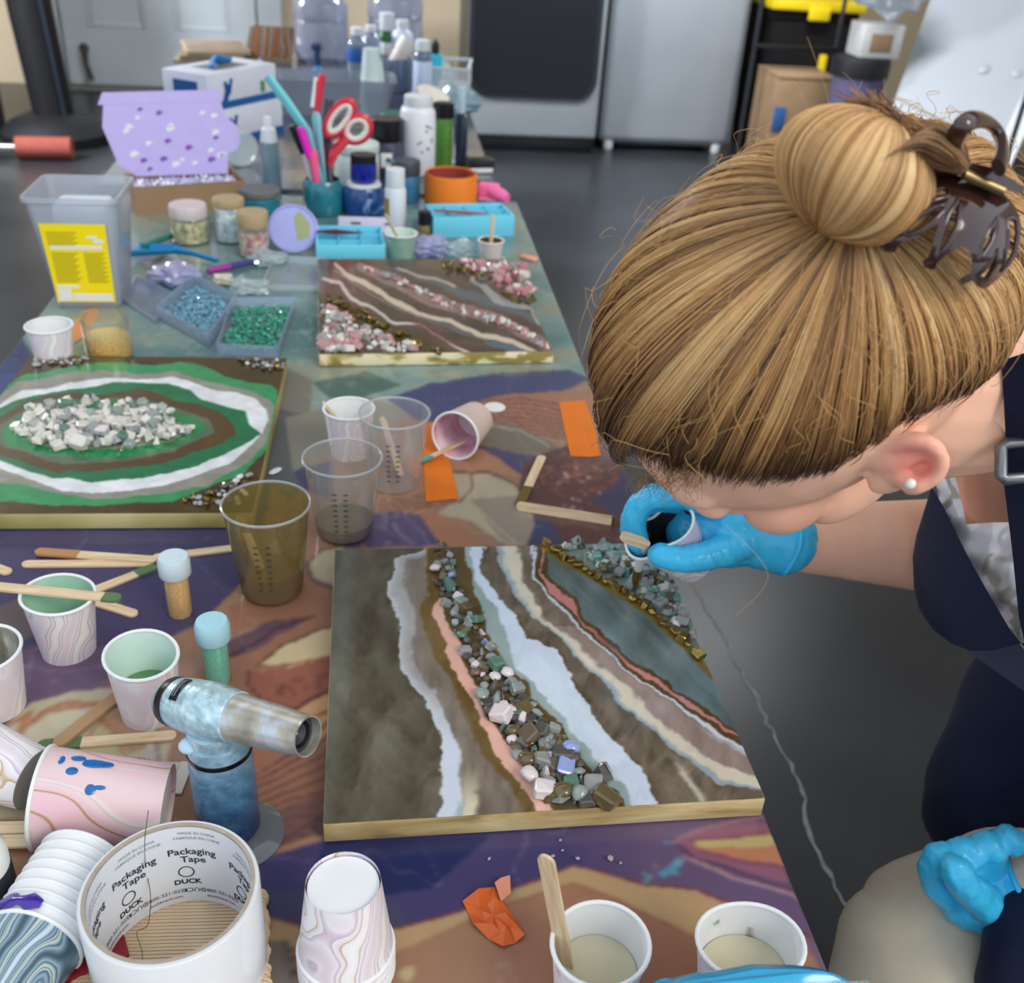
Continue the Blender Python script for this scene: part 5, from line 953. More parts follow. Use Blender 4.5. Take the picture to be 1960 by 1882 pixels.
for k in range(26):
    x, y = rr_.uniform(0, wB * .9), rr_.uniform(.012, .122); r = rr_.uniform(.003, .0055)
    MB().prism([(x + r * 1.5 * math.cos(q) * (1 + .3 * math.cos(3 * q)), y + r * math.sin(q) * (1 + .3 * math.sin(2 * q))) for q in np.linspace(0, 2 * PI, 12, endpoint=False)], .0025, .0031).build('printed_flower', m_vi if k % 3 == 0 else m_wh, lid, smooth=False)
# ---- two glove boxes
gb = P(412, 284) - V((.0547, -.0617, 0)) - V((0, .1, 0))
for k, (lab, dx) in enumerate((('lower white and blue glove box under another beside the lilac lid', 0), ('upper white glove box with a blue hand print and gloves in its slot', -.006))):
    t = thing('glove_box', lab, 'box', (gb.x + dx, gb.y + .1, TZ + k * .078), (0, 0, .97 + k * .03), 'glove boxes')
    MB().rbox(-.02, .22, -.08, .05, 0, .0775, .002).build('carton', mat('glove_carton', (204, 212, 230), .45, var=.03), t)
    mbb = MB(); mbb.box(-.0204, .2204, -.0806, -.0798, .0, .016); mbb.build('blue_band', mat('royal_blue_print', (24, 84, 150), .45), t, smooth=False)
    for (x0, z0, x1, z1, r) in ((.03, .012, .05, .05, .008), (.048, .03, .058, .062, .005), (.04, .03, .036, .058, .005)): hp_ = MB().tube([(x0, -.081, z0), (x1, -.081, z1)], r, 8, flat=1.); hp_.v = [(x, max(-.0812, min(-.0795, y)), z) for x, y, z in hp_.v]; hp_.build('hand_print', mat('royal_blue_print'), t, smooth=False)
    g_ = MB().box(.16, .175, -.0808, -.0796, .02, .045).build('green_print', mat('leaf_green', (60, 140, 80), .5), t, smooth=False)
    g_ = MB().box(-.0206, -.0196, -.05, .02, .03, .06).build('blue_end_print', mat('royal_blue_print'), t, smooth=False)
    if k:
        MB().rbox(.04, .16, -.05, .02, .0773, .0782, .0004).build('slot', mat('slot_shadow', (120, 124, 130), .7), t)
        g2 = MB(); g2.tube(smooth_path([V((.05, -.03, .079)), V((.08, -.015, .094)), V((.11, -.01, .088)), V((.15, .0, .08))]), .012, 10, flat=.4); g2.build('glove_tuft', mat('blue_nitrile', (40, 130, 200), .35), t)
# ---- spray bottle
b, r, h = spot(522, 380, 36, 222); t = thing('spray_bottle', 'slim clear spray bottle with a white nozzle beside the tool jar', 'bottle', b)
lathe_part('bottle_body', t, [(.0005, 0), (r * .92, 0), (r, .004), (r, h * .66), (r * .9, h * .7), (.0005, h * .7)], clear('pale_blue_plastic', (190, 214, 226), .4, .15, (150, 178, 194)))
lathe_part('nozzle', t, [(r * .82, h * .69), (r * .86, h * .72), (r * .74, h * .85), (r * .44, h * .88), (r * .42, h * .98), (r * .3, h), (.0005, h)], lidw)
# ---- tool jar and its tools
t, jb, jr, jh = jar('teal glass jar holding markers, scissors and spatulas', 620, 408, 76, 342, m_teal, None, None)
def tool(label, cat, name, pts, rads, m, n=10, flat=1., sub=None, foot=None):
    base = foot or jb + V((0, 0, .012)); t = thing(name, label, cat, base); L = [V(p) - base for p in pts]
    MB().tube(L, rads, n, flat=flat).build('shaft', m, t)
    for nm, sp_, sr, sm_ in (sub or []): MB().tube([V(p) - base for p in sp_], sr, n, flat=flat).build(nm, sm_, t)
    return t
def WJ(px, py, dy=0.): return PY(px, py, jb.y + dy)
m_aqua = mat('aqua_plastic', (126, 222, 228), .35); m_aq2 = mat('soft_aqua', (130, 190, 204), .4)
ft = lambda dx, dy: jb + V((dx, dy, .014))
tool('long aqua spatula leaning left out of the tool jar', 'spatula', 'spatula', [ft(.008, .004), WJ(588, 250, .02), WJ(548, 195, .03), WJ(512, 146, .04)], [.004, .010, .0125, .0115], m_aqua, 12, .4)
tool('black and white marker leaning left in the tool jar', 'marker', 'marker', [ft(-.008, 0), WJ(583, 290, 0)], .0065, mat('marker_white', (214, 214, 222), .4), sub=[('black_cap', [WJ(583, 292, 0), WJ(558, 240, 0)], [.0085, .0075], m_blk)])
tool('hot pink marker in the tool jar', 'marker', 'marker', [ft(-.002, -.008), WJ(606, 345, -.012), WJ(598, 290, -.015)], [.005, .0065, .0095], mat('coral_pink', (252, 104, 150), .35), sub=[('magenta_cap', [WJ(594, 300, -.016), WJ(575, 244, -.016)], [.008, .0075], mat('magenta', (226, 36, 186), .35))])
tool('pale aqua handled brush standing upright in the tool jar', 'brush', 'brush', [ft(.008, .01), WJ(612, 280, .01), WJ(606, 225, .015), WJ(605, 215, .015)], [.003, .008, .011, .007], m_aq2, 12, .6)
tool('red and white handled tool standing tall in the tool jar', 'tool', 'hand_tool', [ft(.012, .014), WJ(606, 215, .03), WJ(612, 160, .035), WJ(618, 142, .035)], [.004, .006, .0085, .006], mat('signal_red', (208, 46, 66), .35), sub=[('white_grip', [WJ(598, 205, .03), WJ(606, 148, .035)], [.004, .005], lidw)])
tool('dark grey brush handle behind the scissors in the tool jar', 'brush', 'brush', [ft(.014, .0), WJ(625, 240, .04), WJ(630, 190, .045)], [.004, .007, .008], mat('slate_plastic', (72, 74, 92), .4))
t = thing('scissors', 'red and white handled scissors standing in the tool jar', 'scissors', jb + V((.02, 0, .014))); o_ = t.location.copy()
m_red = mat('signal_red')
for c0, rx, ry, tilt, nm in (((650, 226), 38, 17, -.95, 'finger_loop'), ((683, 247), 26, 22, -.7, 'thumb_loop')):
    pts = []
    for k in range(28):
        q = 2 * PI * k / 28; x = rx * math.cos(q); y = ry * math.sin(q); pts.append(PY(c0[0] + x * math.cos(tilt) - y * math.sin(tilt), c0[1] + x * math.sin(tilt) + y * math.cos(tilt), jb.y + .01) - o_)
    lp = MB().tube(pts, .0075, 8, closed=True).build(nm, m_red, t)
    ctr = sum(pts, V()) / len(pts); MB().tube([ctr + (q - ctr) * .78 + V((0, -.003, 0)) for q in pts], .0055, 8, closed=True).build('white_lining', mat('cream_plastic', (222, 212, 206), .4), lp)
MB().tube([PY(664, 262, jb.y + .01) - o_, PY(640, 290, jb.y + .008) - o_, PY(632, 318, jb.y) - o_], [.014, .013, .007], 10, flat=.5).build('handle_bridge', m_red, t)
MB().tube([PY(632, 312, jb.y) - o_, V((0, 0, 0))], [.007, .003], 8, flat=.3).build('blades', mat('bright_steel'), t)
# ---- pots, jars and bottles
jar('cobalt blue glass pot with a pale smear right of the tool jar', 697, 410, 80, 348, m_navyglass, lidw, None, caph=.1, capr=.8, lab=ramp_mat('blue_swirl', 'NOISE', [(.4, (26, 66, 130)), (.58, (40, 90, 160)), (.66, (170, 200, 230))], 30, 1., .3, 3))
b, r, h = spot(697, 410, 80, 348); t = thing('ink_jar', 'small glossy cobalt jar standing on the blue glass pot', 'jar', b + V((0, 0, h + .0006))); r2 = r * .62
lathe_part('jar_wall', t, [(.0005, 0), (r2 * .9, 0), (r2, .003), (r2, .036), (.0005, .036)], mat('cobalt_gloss', (18, 34, 150), .12, coat=.8)); lathe_part('lid', t, [(r2 * .95, .036), (r2 * .97, .05), (.0005, .051)], m_blk)
jar('squat mint white tub behind the cobalt jar', 684, 348, 84, 272, mat('mint_tub', (196, 214, 218), .4), mat('mint_lid', (206, 222, 220), .4), caph=.18, capr=1.0)
bottle('tall white bottle with small floral marks near the green tube', 800, 330, 68, 182, mat('white_bottle', (226, 232, 240), .35), lidw, .80, .72, .13, None, capr=.78)
wbt = [o for o in COL.objects if o.get('label', '').startswith('tall white bottle')][0]; rw = 68 * dep(wbt.location) / F / 2
for k in range(12):
    q = -PI / 2 + random.uniform(-.1, .9); z = random.uniform(.05, .11); MB().ell((rw * math.cos(q), rw * math.sin(q), z), (.003, .003, .0015), 8, 5, V((math.cos(q), math.sin(q), 0)).to_track_quat('Z', 'Y').to_matrix()).build('floral_mark', mat('mauve_print', (150, 110, 124), .5) if k % 2 else mat('grey_print', (130, 134, 140), .5), wbt)
bottle('slim tube of green glitter with a black cap', 847, 332, 34, 196, mat('green_glitter', (84, 136, 56), .3, .2, var=.25, vscale=200), m_blk, .78, .9, .2, capr=1.12, name='glitter_tube', cat='tube')
bottle('clear dropper bottle with navy contents at the table edge', 880, 318, 26, 166, clear('navy_tint', (90, 110, 140), .6, .1, (50, 66, 92)), mat('pale_bulb', (180, 208, 220), .35), .6, .5, .32, name='dropper_bottle')
o = MB().ell((0, 0, 0), (.011, .011, .011), 16, 10).build('white_bead', mat('pearl_bead', (228, 234, 240), .2, coat=.6)); q = P(874, 312); o.location = (q.x, q.y - .03, TZ + .0112); tag(o, 'single white bead beside the dropper bottle', 'bead')
jar('dark jar with a black lid and small blue label behind the white glue', 740, 335, 58, 226, mat('indigo_jar', (66, 70, 96), .3, coat=.4), m_blk, None, caph=.34, capr=1.05, lab=None)
b, r, h = spot(740, 335, 58, 226); dj = [o for o in COL.objects if o.get('label', '').startswith('dark jar with')][0]; MB().rbox(-.012, .012, -r - .0012, -r + .001, h * .2, h * .45, .0004).build('paper_patch', mat('label_white'), dj); MB().ell((.004, -r - .0014, h * .33), (.006, .0008, .006), 12, 6).build('blue_dot', m_teal, dj)
jar('blue paint pot with a dark lid behind the white glue bottle', 776, 384, 54, 306, mat('azure_pot', (48, 112, 150), .3, coat=.3), mat('charcoal_lid', (58, 64, 78), .4), caph=.3, capr=1.02)
bottle('white glue bottle with a gold striped side, front of the pots', 757, 440, 40, 322, mat('glue_white', (222, 226, 238), .4), lidw, .66, .7, .28, capr=.88)
gbt = [o for o in COL.objects if o.get('label', '').startswith('white glue')][0]; rg = 40 * dep(gbt.location) / F / 2; MB().loft([[(rg * 1.01 * math.cos(q), rg * 1.01 * math.sin(q), z) for z in (.004, .06)] for q in np.linspace(-2.9, -2.2, 8)], False, False).build('gold_stripe', mat('gold_print', (160, 140, 40), .4), gbt, smooth=False)
b, r, h = spot(862, 388, 100, 330); t = thing('orange_bowl', 'orange roll-shaped dish with red lining holding small tools', 'bowl', b)
lathe_part('outer_wall', t, [(r * .9, 0), (r, .004), (r * 1.0, h * .92), (r * .97, h), (r * .93, h), (r * .9, .006), (.0005, .006)], mat('orange_plastic', (240, 130, 36), .4), 40)
lathe_part('red_lining', t, [(r * .895, .007), (r * .925, h * .96), (r * .905, h * .96), (r * .87, .008), (.0005, .008)], mat('brick_red', (150, 62, 54), .5), 40, caps=False)
for k, (x, y) in enumerate(((840, 348), (862, 352), (885, 350), (850, 358))): q = P(x, y + 10); tl = MB().tube([(q.x, q.y, TZ + .012), (q.x + .03 * (-1) ** k, q.y + .015, TZ + .03)], .004, 8).build('small_tool', mat(('grey_tool', 'rose_tool')[k % 2], ((90, 84, 88), (190, 120, 124))[k % 2], .4)); tag(tl, ('grey' if k % 2 == 0 else 'rose') + ' small tool lying in the orange dish, ' + ('left', 'middle', 'right', 'front')[k], 'tool', 'tools in the orange dish')
t = thing('pink_cutter', 'bright pink plastic cutter with a rounded grip by the orange dish', 'cutter', P(942, 384), (0, 0, -.35)); m_pk = mat('hot_pink_plastic', (250, 120, 184), .35)
MB().rbox(-.03, .014, -.012, .014, 0, .034, .006, 3).build('cutter_body', m_pk, t); MB().tube([(.0, -.004, .02), (.022, -.014, .016), (.036, -.02, .013)], [.013, .014, .010], 14).build('grip', m_pk, t); MB().rbox(-.026, .03, -.02, -.008, 0, .008, .002).build('clear_foot', mat('dusty_pink', (214, 150, 186), .3), t)
bk = P(888, 330); t = thing('black_clip', 'small black binder box behind the orange dish', 'box', (bk.x + .035, bk.y + .01, TZ), (0, 0, .2)); MB().rbox(-.03, .03, -.018, .018, 0, .03, .003).build('case', m_blk, t); MB().rbox(-.028, .026, -.0195, -.0178, .002, .012, .001).build('white_strip', lidw, t)
# ---- aqua organiser trays
def organiser(label, p0, p1, dy, h, cols, rows, z=0., brush=None):
    e = p1 - p0; a = math.atan2(e.y, e.x); w_ = e.length; t = thing('organiser_tray', label, 'tray', p0 + V((0, 0, z)), (0, 0, a), 'aqua organiser trays'); m = mat('aqua_tray', (112, 208, 234), .4)
    MB().rbox(0, w_, 0, dy, 0, .004, .001).build('tray_floor', m, t); 
    for (x0, x1, y0, y1) in ((0, w_, 0, .004), (0, w_, dy - .004, dy), (0, .004, .004, dy - .004), (w_ - .004, w_, .004, dy - .004)): MB().rbox(x0, x1, y0, y1, .004, h, .001).build('tray_wall', m, t)
    for i in range(1, cols): MB().box(w_ * i / cols - .001, w_ * i / cols + .001, .004, dy - .004, .004, h * .9).build('divider', m, t, smooth=False)
    for j in range(1, rows): MB().box(.004, w_ - .004, dy * j / rows - .001, dy * j / rows + .001, .004, h * .9).build('divider', m, t, smooth=False)
    return t, w_, a
t1, w1, a1 = organiser('aqua organiser tray with a red brush on it, at the right table edge', P(829, 456), P(983, 452), .085, .038, 4, 3)
organiser('aqua organiser tray with dark brushes left of the mint cup', P(606, 503), P(738, 503), .11, .03, 3, 3)
q = P(829, 456); tool('thin red-handled paint brush resting on the right aqua tray', 'brush', 'paint_brush', [q + V((.002, .03, .042)), q + V((.06, .022, .0415)), q + V((.1, .02, .041))], [.0018, .003, .001], mat('rust_handle', (170, 74, 50), .4), foot=q + V((.002, .03, .042)))
q = P(606, 503); tool('dark red-handled paint brush resting on the left aqua tray', 'brush', 'paint_brush', [q + V((-.002, .06, .034)), q + V((.03, .062, .034)), q + V((.075, .058, .034))], [.002, .0045, .001], mat('dark_red_handle', (96, 34, 36), .4), foot=q + V((-.002, .06, .034)))
cdp = P(690, 455); t = thing('printed_card', 'pale lavender card with dark print behind the left aqua tray', 'card', cdp + V((.01, .03, .0)), (math.radians(62), 0, 0)); MB().rbox(-.05, .05, 0, .028, 0, .002, .0006).build('card_sheet', mat('lavender_card', (196, 190, 214), .5), t); MB().box(-.028, -.010, .014, .018, .002, .0025).build('dark_print', m_blk, t, smooth=False); MB().box(.032, .044, .014, .017, .002, .0025).build('dark_print', m_blk, t, smooth=False)
# mint cup inside a glass with sticks
b, r, h = spot(768, 496, 60, 446); t = thing('mint_cup', 'mint rimmed paper cup set inside a clear one, with two sticks', 'cup', b)
cup_parts(t, h=h, rt=r, rb=r * .76, skin=clear('mint_glass', (206, 226, 220), .35, .1, (190, 214, 206)), inner=mat('pale_mint_film'))
stick('pale stick leaning left in the mint rimmed cup', b + V((.006, 0, .012)), PY(738, 410, b.y - .02), wid=.008, group='wooden craft sticks'); stick('olive stick leaning right in the mint rimmed cup', b + V((-.006, .006, .012)), PY(806, 445, b.y + .01), wid=.007, m=m_olv)
b, r, h = spot(938, 503, 48, 460); c_far = cup('paper cup of dark olive resin with a stick behind the brown painting', b, h=h, rt=r, rb=r * .78, skin=mat('dusty_pink_paper', (206, 196, 198), .5, var=.05), inner=m_olv, fill=(m_olv, h * .6)); stick('stick standing in the olive resin cup behind the brown painting', b + V((0, .004, h * .4)), PY(944, 411, b.y + .012), wid=.0085, roll=1.2)
bottle('tiny bottle with a black cap and gold collar before the orange dish', 812, 452, 26, 404, mat('olive_bottle', (120, 104, 60), .3), m_blk, .34, .8, .5, capr=.95)
# crumpled films, lids and bead boxes
def crumple(name, label, cat, px, py, sx, sy, sz, m, seed):
    rd = random.Random(seed); bm = bmesh.new(); bmesh.ops.create_icosphere(bm, subdivisions=3, radius=1); ph = [rd.uniform(0, 6) for _ in range(4)]
    for v in bm.verts:
        n = .16 * math.sin(v.co.x * 6 + ph[0]) + .14 * math.sin(v.co.y * 7 + ph[1] + v.co.z * 3) + .1 * math.sin(v.co.z * 11 + v.co.x * 5 + ph[2]) + rd.uniform(-.06, .06); v.co *= 1 + n; v.co = (v.co.x * sx, v.co.y * sy, max(.0, v.co.z * sz + sz * .8))
    o = MB().bm(bm).build(name, m, smooth=False); o.location = P(px, py) + V((0, 0, .0006)); return tag(o, label, cat)
crumple('film_wad', 'crumpled lavender film before the right aqua tray', 'film', 828, 490, .03, .026, .02, m_lav, 2)
crumple('film_wad', 'crumpled lavender film beside the blue scoop', 'film', 338, 540, .034, .03, .016, m_lav, 3)
crumple('film_wad', 'crumpled clear film beside the olive resin cup', 'film', 884, 494, .024, .02, .018, m_frost, 4)
crumple('film_wad', 'clear plastic scrap between the bead boxes and jars', 'film', 475, 562, .03, .022, .012, m_frost, 5)
o = crumple('crystal_lump', 'sparkly cream crystal lump near the purple brush', 'crystal', 428, 545, .016, .013, .009, mat('cream_crystal', (206, 200, 180), .3, var=.2, vscale=200), 6)
crumple('film_wad', 'twisted clear bag end before the pink flake jar', 'film', 512, 505, .03, .02, .012, m_frost, 9)
b = P(562, 492); t = thing('disc_lid', 'lavender plastic disc lid leaning up behind the clear lid', 'lid', b + V((0, .02, .0)), (math.radians(58), 0, .08)); r = .041
MB().lathe([(r * .96, 0), (r, .001), (r, .005), (r * .93, .0055), (r * .9, .003), (.0005, .0028)], 40).xf(Matrix.Translation((0, r, 0))).build('disc', mat('lavender_plastic', (158, 164, 222), .35, var=.06, vscale=20), t); MB().prism([(.006, r - .02), (.026, r - .015), (.028, r + .008), (.012, r + .03), (.002, r + .02)], .0029, .0036).build('olive_sticker', mat('sage_sticker', (150, 160, 110), .5), t, smooth=False)
def tray_box(name, label, quad, h, film, beads=None, bl='', seed=0, sz=.0022):
    w_ = [P(*q) for q in quad]; c = sum(w_, V()) / 4; L = [q - c for q in w_]; t = thing(name, label, 'box', c)
    mb = MB(); n = 4; inn = [q * .95 for q in L]
    vs = [(q.x, q.y, 0) for q in L] + [(q.x, q.y, h) for q in L] + [(q.x, q.y, h) for q in inn] + [(q.x * .98, q.y * .98, .0015) for q in inn]; fs = [(3, 2, 1, 0), (12, 13, 14, 15)]
    for i in range(4): j = (i + 1) % 4; fs += [(i, j, 4 + j, 4 + i), (4 + i, 4 + j, 8 + j, 8 + i), (8 + i, 8 + j, 12 + j, 12 + i)]
    mb.add(vs, fs).build('plastic_box', film, t, smooth=False)
    if beads:
        bm = bmesh.new(); rd = random.Random(seed); P2 = [(q.x * .86, q.y * .86) for q in L]; xs = [q[0] for q in P2]; ys = [q[1] for q in P2]; k = 0
        while k < 620:
            x, y = rd.uniform(min(xs), max(xs)), rd.uniform(min(ys), max(ys))
            if not inpoly(np.array([x]), np.array([y]), P2)[0]: continue
            k += 1; m4 = Matrix.Translation((x, y, rd.uniform(.003, h * .55))) @ Matrix.Rotation(rd.uniform(0, 3), 4, 'X') @ Matrix.Diagonal((sz, sz * .8, sz, 1)); bmesh.ops.create_icosphere(bm, subdivisions=1, radius=1, matrix=m4)
        o = MB().bm(bm).build('glass_beads', beads); o.location = c; tag(o, bl, 'beads', kind='stuff')
tray_box('bead_box', 'clear square box of pale blue beads left of the green bead box', [(302, 612), (370, 548), (456, 588), (402, 668)], .02, m_bluebox, glassy('blue_bead', (132, 190, 216), .1, .3), 'small pale blue glass beads in the left clear box', 3)
tray_box('bead_box', 'clear square box of green beads behind the geode painting', [(416, 684), (446, 590), (568, 590), (534, 690)], .018, m_bluebox, glassy('green_bead', (52, 164, 132), .1, .2), 'small deep green glass beads in the right clear box', 4, .0024)
tray_box('box_lid', 'empty clear box lid between the tub and the blue beads', [(238, 582), (262, 534), (330, 570), (300, 622)], .008, m_bluebox)
tray_box('box_lid', 'large frosted lid beside the brown painting', [(500, 560), (524, 502), (622, 506), (612, 562)], .012, m_frost)
# flake jars and others
jar('jar of pale gold flakes with a pinkish lid, leftmost of the flake jars', 366, 462, 72, 390, m_gl, mat('pale_pink_lid', (206, 194, 196), .4), flakes('gold_flakes', (150, 120, 60), (226, 204, 150)), .86, .3, .95)
jar('jar of white flakes with a kraft lid, middle of the flake jars', 443, 460, 58, 378, m_gl, kraft, flakes('white_flakes', (170, 190, 204), (222, 234, 240)), .95, .16, 1.0)
jar('jar of rose flakes with a kraft lid, nearest of the flake jars', 488, 488, 58, 404, m_gl, kraft, flakes('rose_flakes', (170, 110, 104), (226, 180, 168)), .8, .3, 1.0)
jar('teal paint jar behind the white flake jar', 500, 415, 74, 360, m_teal, mat('grey_lid', (110, 112, 112), .5), caph=.2, capr=1.0)
t, b, r, h = jar('open glass jar half full of gold glitter behind the geode painting', 210, 682, 86, 604, clear('thick_glass', (244, 248, 246), .06, .03, (220, 230, 224)), None, mat('coarse_gold_glitter', (250, 198, 112), .4, .0, var=.4, vscale=400, bump=.8, bscale=400), .52, neck=.95)
t = thing('round_tin', 'round translucent box lying on edge behind the spray bottle', 'box', P(462, 318), (math.radians(80), 0, .5)); MB().lathe([(.0005, 0), (.036, 0), (.038, .003), (.038, .02), (.0005, .02)], 32).xf(Matrix.Translation((0, .038, -.01))).build('tin_body', m_frost, t)
t = thing('scoop', 'blue plastic scoop with a green handled brush behind the film', 'scoop', P(292, 500), (0, 0, -.25)); m_sc = mat('scoop_blue', (20, 130, 190), .35)
rg_ = []
for i in range(9):
    u = i / 8; x = -.03 + .075 * u; r_ = .024 * (1 - .5 * u); rg_.append([(x, r_ * math.cos(q), .006 + .012 * u + (.026 - .01 * u) * (1 + math.sin(q)) * .55) for q in np.linspace(PI, 2 * PI, 12)] + [(x, r_ * .9 * math.cos(q), .0075 + .012 * u + (.026 - .01 * u) * (1 + math.sin(q) * .92) * .55) for q in np.linspace(2 * PI, PI, 12)])
MB().loft(rg_).build('scoop_bowl', m_sc, t); MB().tube([(.04, 0, .022), (.07, .0, .02), (.11, 0, .012)], [.009, .006, .006], 10, flat=.6).build('handle', m_sc, t)
o = MB().tube([P(275, 472, TZ + .02), P(300, 462, TZ + .016), P(338, 446, TZ + .006)], [.004, .0055, .004], 10).build('paint_brush', mat('green_handle', (26, 116, 90), .4)); tag(o, 'green brush handle propped behind the blue scoop', 'brush')
tool('purple to blue gradient brush lying before the rose flake jar', 'brush', 'paint_brush', [P(398, 519, TZ + .006), P(440, 510, TZ + .006)], [.004, .0055], mat('magenta_handle', (160, 44, 150), .4), sub=[('blue_end', [P(440, 510, TZ + .006), P(500, 498, TZ + .005)], [.0055, .003], mat('indigo_handle', (66, 62, 140), .4))], foot=P(398, 519, TZ + .006))
o = MB().rbox(-.016, .016, -.008, .008, 0, .006, .0025).build('eraser_chip', mat('salmon', (238, 168, 140), .5)); q = P(1012, 497); o.location = (q.x, q.y, TZ + .0004); o.rotation_euler[2] = -.7; tag(o, 'small salmon chip near the right table edge', 'chip')
# ---- far table: jugs, bottles, baskets
def jug(label, px, pyb, wpx, ptop):
    b, r, h = spot(px, pyb, wpx, ptop); t = thing('water_jug', label, 'jug', b, (0, 0, 0), 'clear water jugs')
    lathe_part('jug_wall', t, [(.0005, 0), (r * .94, 0), (r, .02), (r, h * .55), (r * .97, h * .58), (r, h * .61), (r, h * .8), (r * .8, h * .92), (r * .3, h), (.0005, h)], clear('jug_plastic', (214, 222, 240), .34, .12, (186, 194, 220)), 36); lathe_part('spigot_ring', t, [(r * .2, h), (r * .22, h + .01), (r * .2, h + .03), (.0005, h + .03)], mat('royal_blue_print'))
jug('large clear water jug with a blue spigot, left one on the far table', 617, 118, 100, -20); jug('large clear water jug behind the green bottle, right one on the far table', 757, 125, 102, -30)
sj = P(610, 118); t = thing('spigot', 'dark blue spigot tap in front of the left water jug', 'tap', (sj.x, sj.y - .1, TZ)); MB().tube([(0, 0, 0), (0, .0, .05), (0, .04, .06)], [.01, .012, .01], 10).build('tap_body', mat('navy_tap', (48, 66, 104), .4), t); MB().rbox(-.016, .016, -.01, .01, .05, .07, .004).build('tap_lever', mat('navy_tap'), t)
# brown framed canvas and wooden board stack
bq = P(522, 122); t = thing('resin_painting', 'small brown and grey resin painting tilted up on the far table', 'painting', bq, (math.radians(28), 0, -.05)); MB().rbox(-.09, .06, 0, .17, 0, .018, .002).build('wood_panel', mat('panel_edge', (176, 160, 130), .5), t); MB().rbox(-.089, .059, .001, .169, .018, .0192, .0005).build('resin_surface', ramp_mat('brown_grey_pour', 'WAVE', [(0, (120, 78, 48)), (.3, (96, 62, 40)), (.45, (120, 124, 132)), (.6, (52, 50, 52)), (.8, (150, 120, 96)), (1, (90, 60, 44))], 5, 5, .2, 3, vec=(1, .6, 1)), t)
bq = P(408, 122); 
for k in range(3):
    t = thing('wood_board', ('lowest', 'middle', 'topmost')[k] + ' tan wooden board of the stack left of the far painting', 'board', bq + V((-.02 + k * .006, .1 + .01 * k, k * .013)), (0, 0, .12 * k), 'far wooden boards'); MB().rbox(-.1, .1, -.13, .12, 0, .0125, .002).build('board_body', mat('tan_board%d' % k, ((160, 142, 120), (146, 124, 100), (170, 154, 132))[k], .6, var=.1), t); MB().rbox(-.092, .092, -.122, .112, .0125, .0129, .0002).build('board_face', mat('board_face', (140, 122, 104), .6, var=.2, vscale=14), t)
o = MB().prism([(-.03, -.012), (.035, -.014), (.02, .014)], 0, .003).build('green_card', mat('emerald_card', (20, 140, 112), .5), smooth=False); q = P(470, 142); o.location = (q.x, q.y, TZ + .0006); tag(o, 'emerald green triangle card before the board stack', 'card')
q = P(505, 150); t = thing('wire_hanger', 'lavender bent plastic strip before the far painting', 'strip', q); MB().tube(smooth_path([V((-.02, .14, .03)), V((-.015, .03, .03)), V((0, .0, .02)), V((.06, -.01, .012))]), .009, 8, flat=.4).build('strip', mat('lavender_plastic'), t)
t = thing('clear_bin', 'wide clear plastic bin behind the scissors', 'bin', P(640, 215), (0, 0, .05)); L_ = .16
MB().loft([[(x, y, z) for x, y in rrect(-L_ * k, L_ * k, -.07 * k, .09 * k, .02)] for k, z in ((.86, 0), (1, .085), (1.03, .088), (1.03, .092), (.98, .092), (.84, .004))]).build('bin_wall', clear('grey_bin', (214, 222, 232), .42, .2, (168, 176, 188)), t)
q = P(618, 195); t = thing('blue_sponge', 'bright blue rounded sponge tip sticking up from the bin', 'sponge', (q.x - .01, q.y, TZ + .012), (0, 0, .2)); MB().ell((0, 0, .04), (.022, .016, .042), 18, 12).build('sponge_head', mat('vivid_blue', (20, 132, 206), .5), t); MB().tube([(0, 0, 0), (0, 0, .02)], .009, 10).build('stem', lidw, t)
# bin of bottles
bottle('water bottle with a blue band, left of the mint cup tower', 686, 152, 42, 52, clear('water_plastic', (206, 220, 236), .35, .1, (150, 176, 206)), lidw, .7, .5, .14, mat('blue_band', (36, 92, 168), .4), (.35, .62), name='water_bottle')
bottle('clear bottle with a pale cap beside the blue banded one', 711, 148, 36, 48, clear('water_plastic2', (214, 224, 236), .4, .1, (176, 190, 210)), lidw, .74, .5, .12, name='water_bottle')
bottle('green bottle with a white cap at the back of the far table', 741, 135, 34, 24, mat('bottle_green', (36, 96, 52), .3), lidw, .6, .62, .3, mat('label_white'), (.3, .5), capr=.8)
bottle('white labelled bottle between the green bottle and the jug', 770, 150, 40, 38, mat('milk_white', (206, 216, 234), .35), lidw, .74, .5, .12)
def tower(label, px, pyb, wpx, ptop, n, m):
    b, r, h = spot(px, pyb, wpx, ptop); hh_ = h / (1 + .42 * (n - 1))
    for k in range(n):
        t = thing('paper_cup', label[k], 'cup', b + V((.003 * (-1) ** k, 0, k * hh_ * .42 + hh_)), (PI, 0, k), 'tower of mint cups'); cup_parts(t, h=hh_, rt=r * (1 - .07 * k), rb=r * (.80 - .07 * k), skin=m, n=24)
tower(['lowest inverted mint paper cup of the tower by the bottles', 'second inverted mint paper cup from the bottom of the tower', 'third inverted mint paper cup of the tower', 'topmost inverted mint paper cup of the tower'], 714, 218, 50, 92, 4, mat('mint_paper', (198, 216, 216), .5, var=.04))
b, r, h = spot(757, 175, 62, 110); t = thing('ribbed_bin', 'ribbed clear tumbler holding a tilted cream bottle', 'tumbler', b); lathe_part('tumbler_wall', t, [(.0005, 0), (r * .85, 0), (r * .9, .004), (r, h), (r * .96, h), (r * .85, .006), (.0005, .006)], clear('ribbed_plastic', (200, 210, 226), .45, .15, (150, 166, 190)))
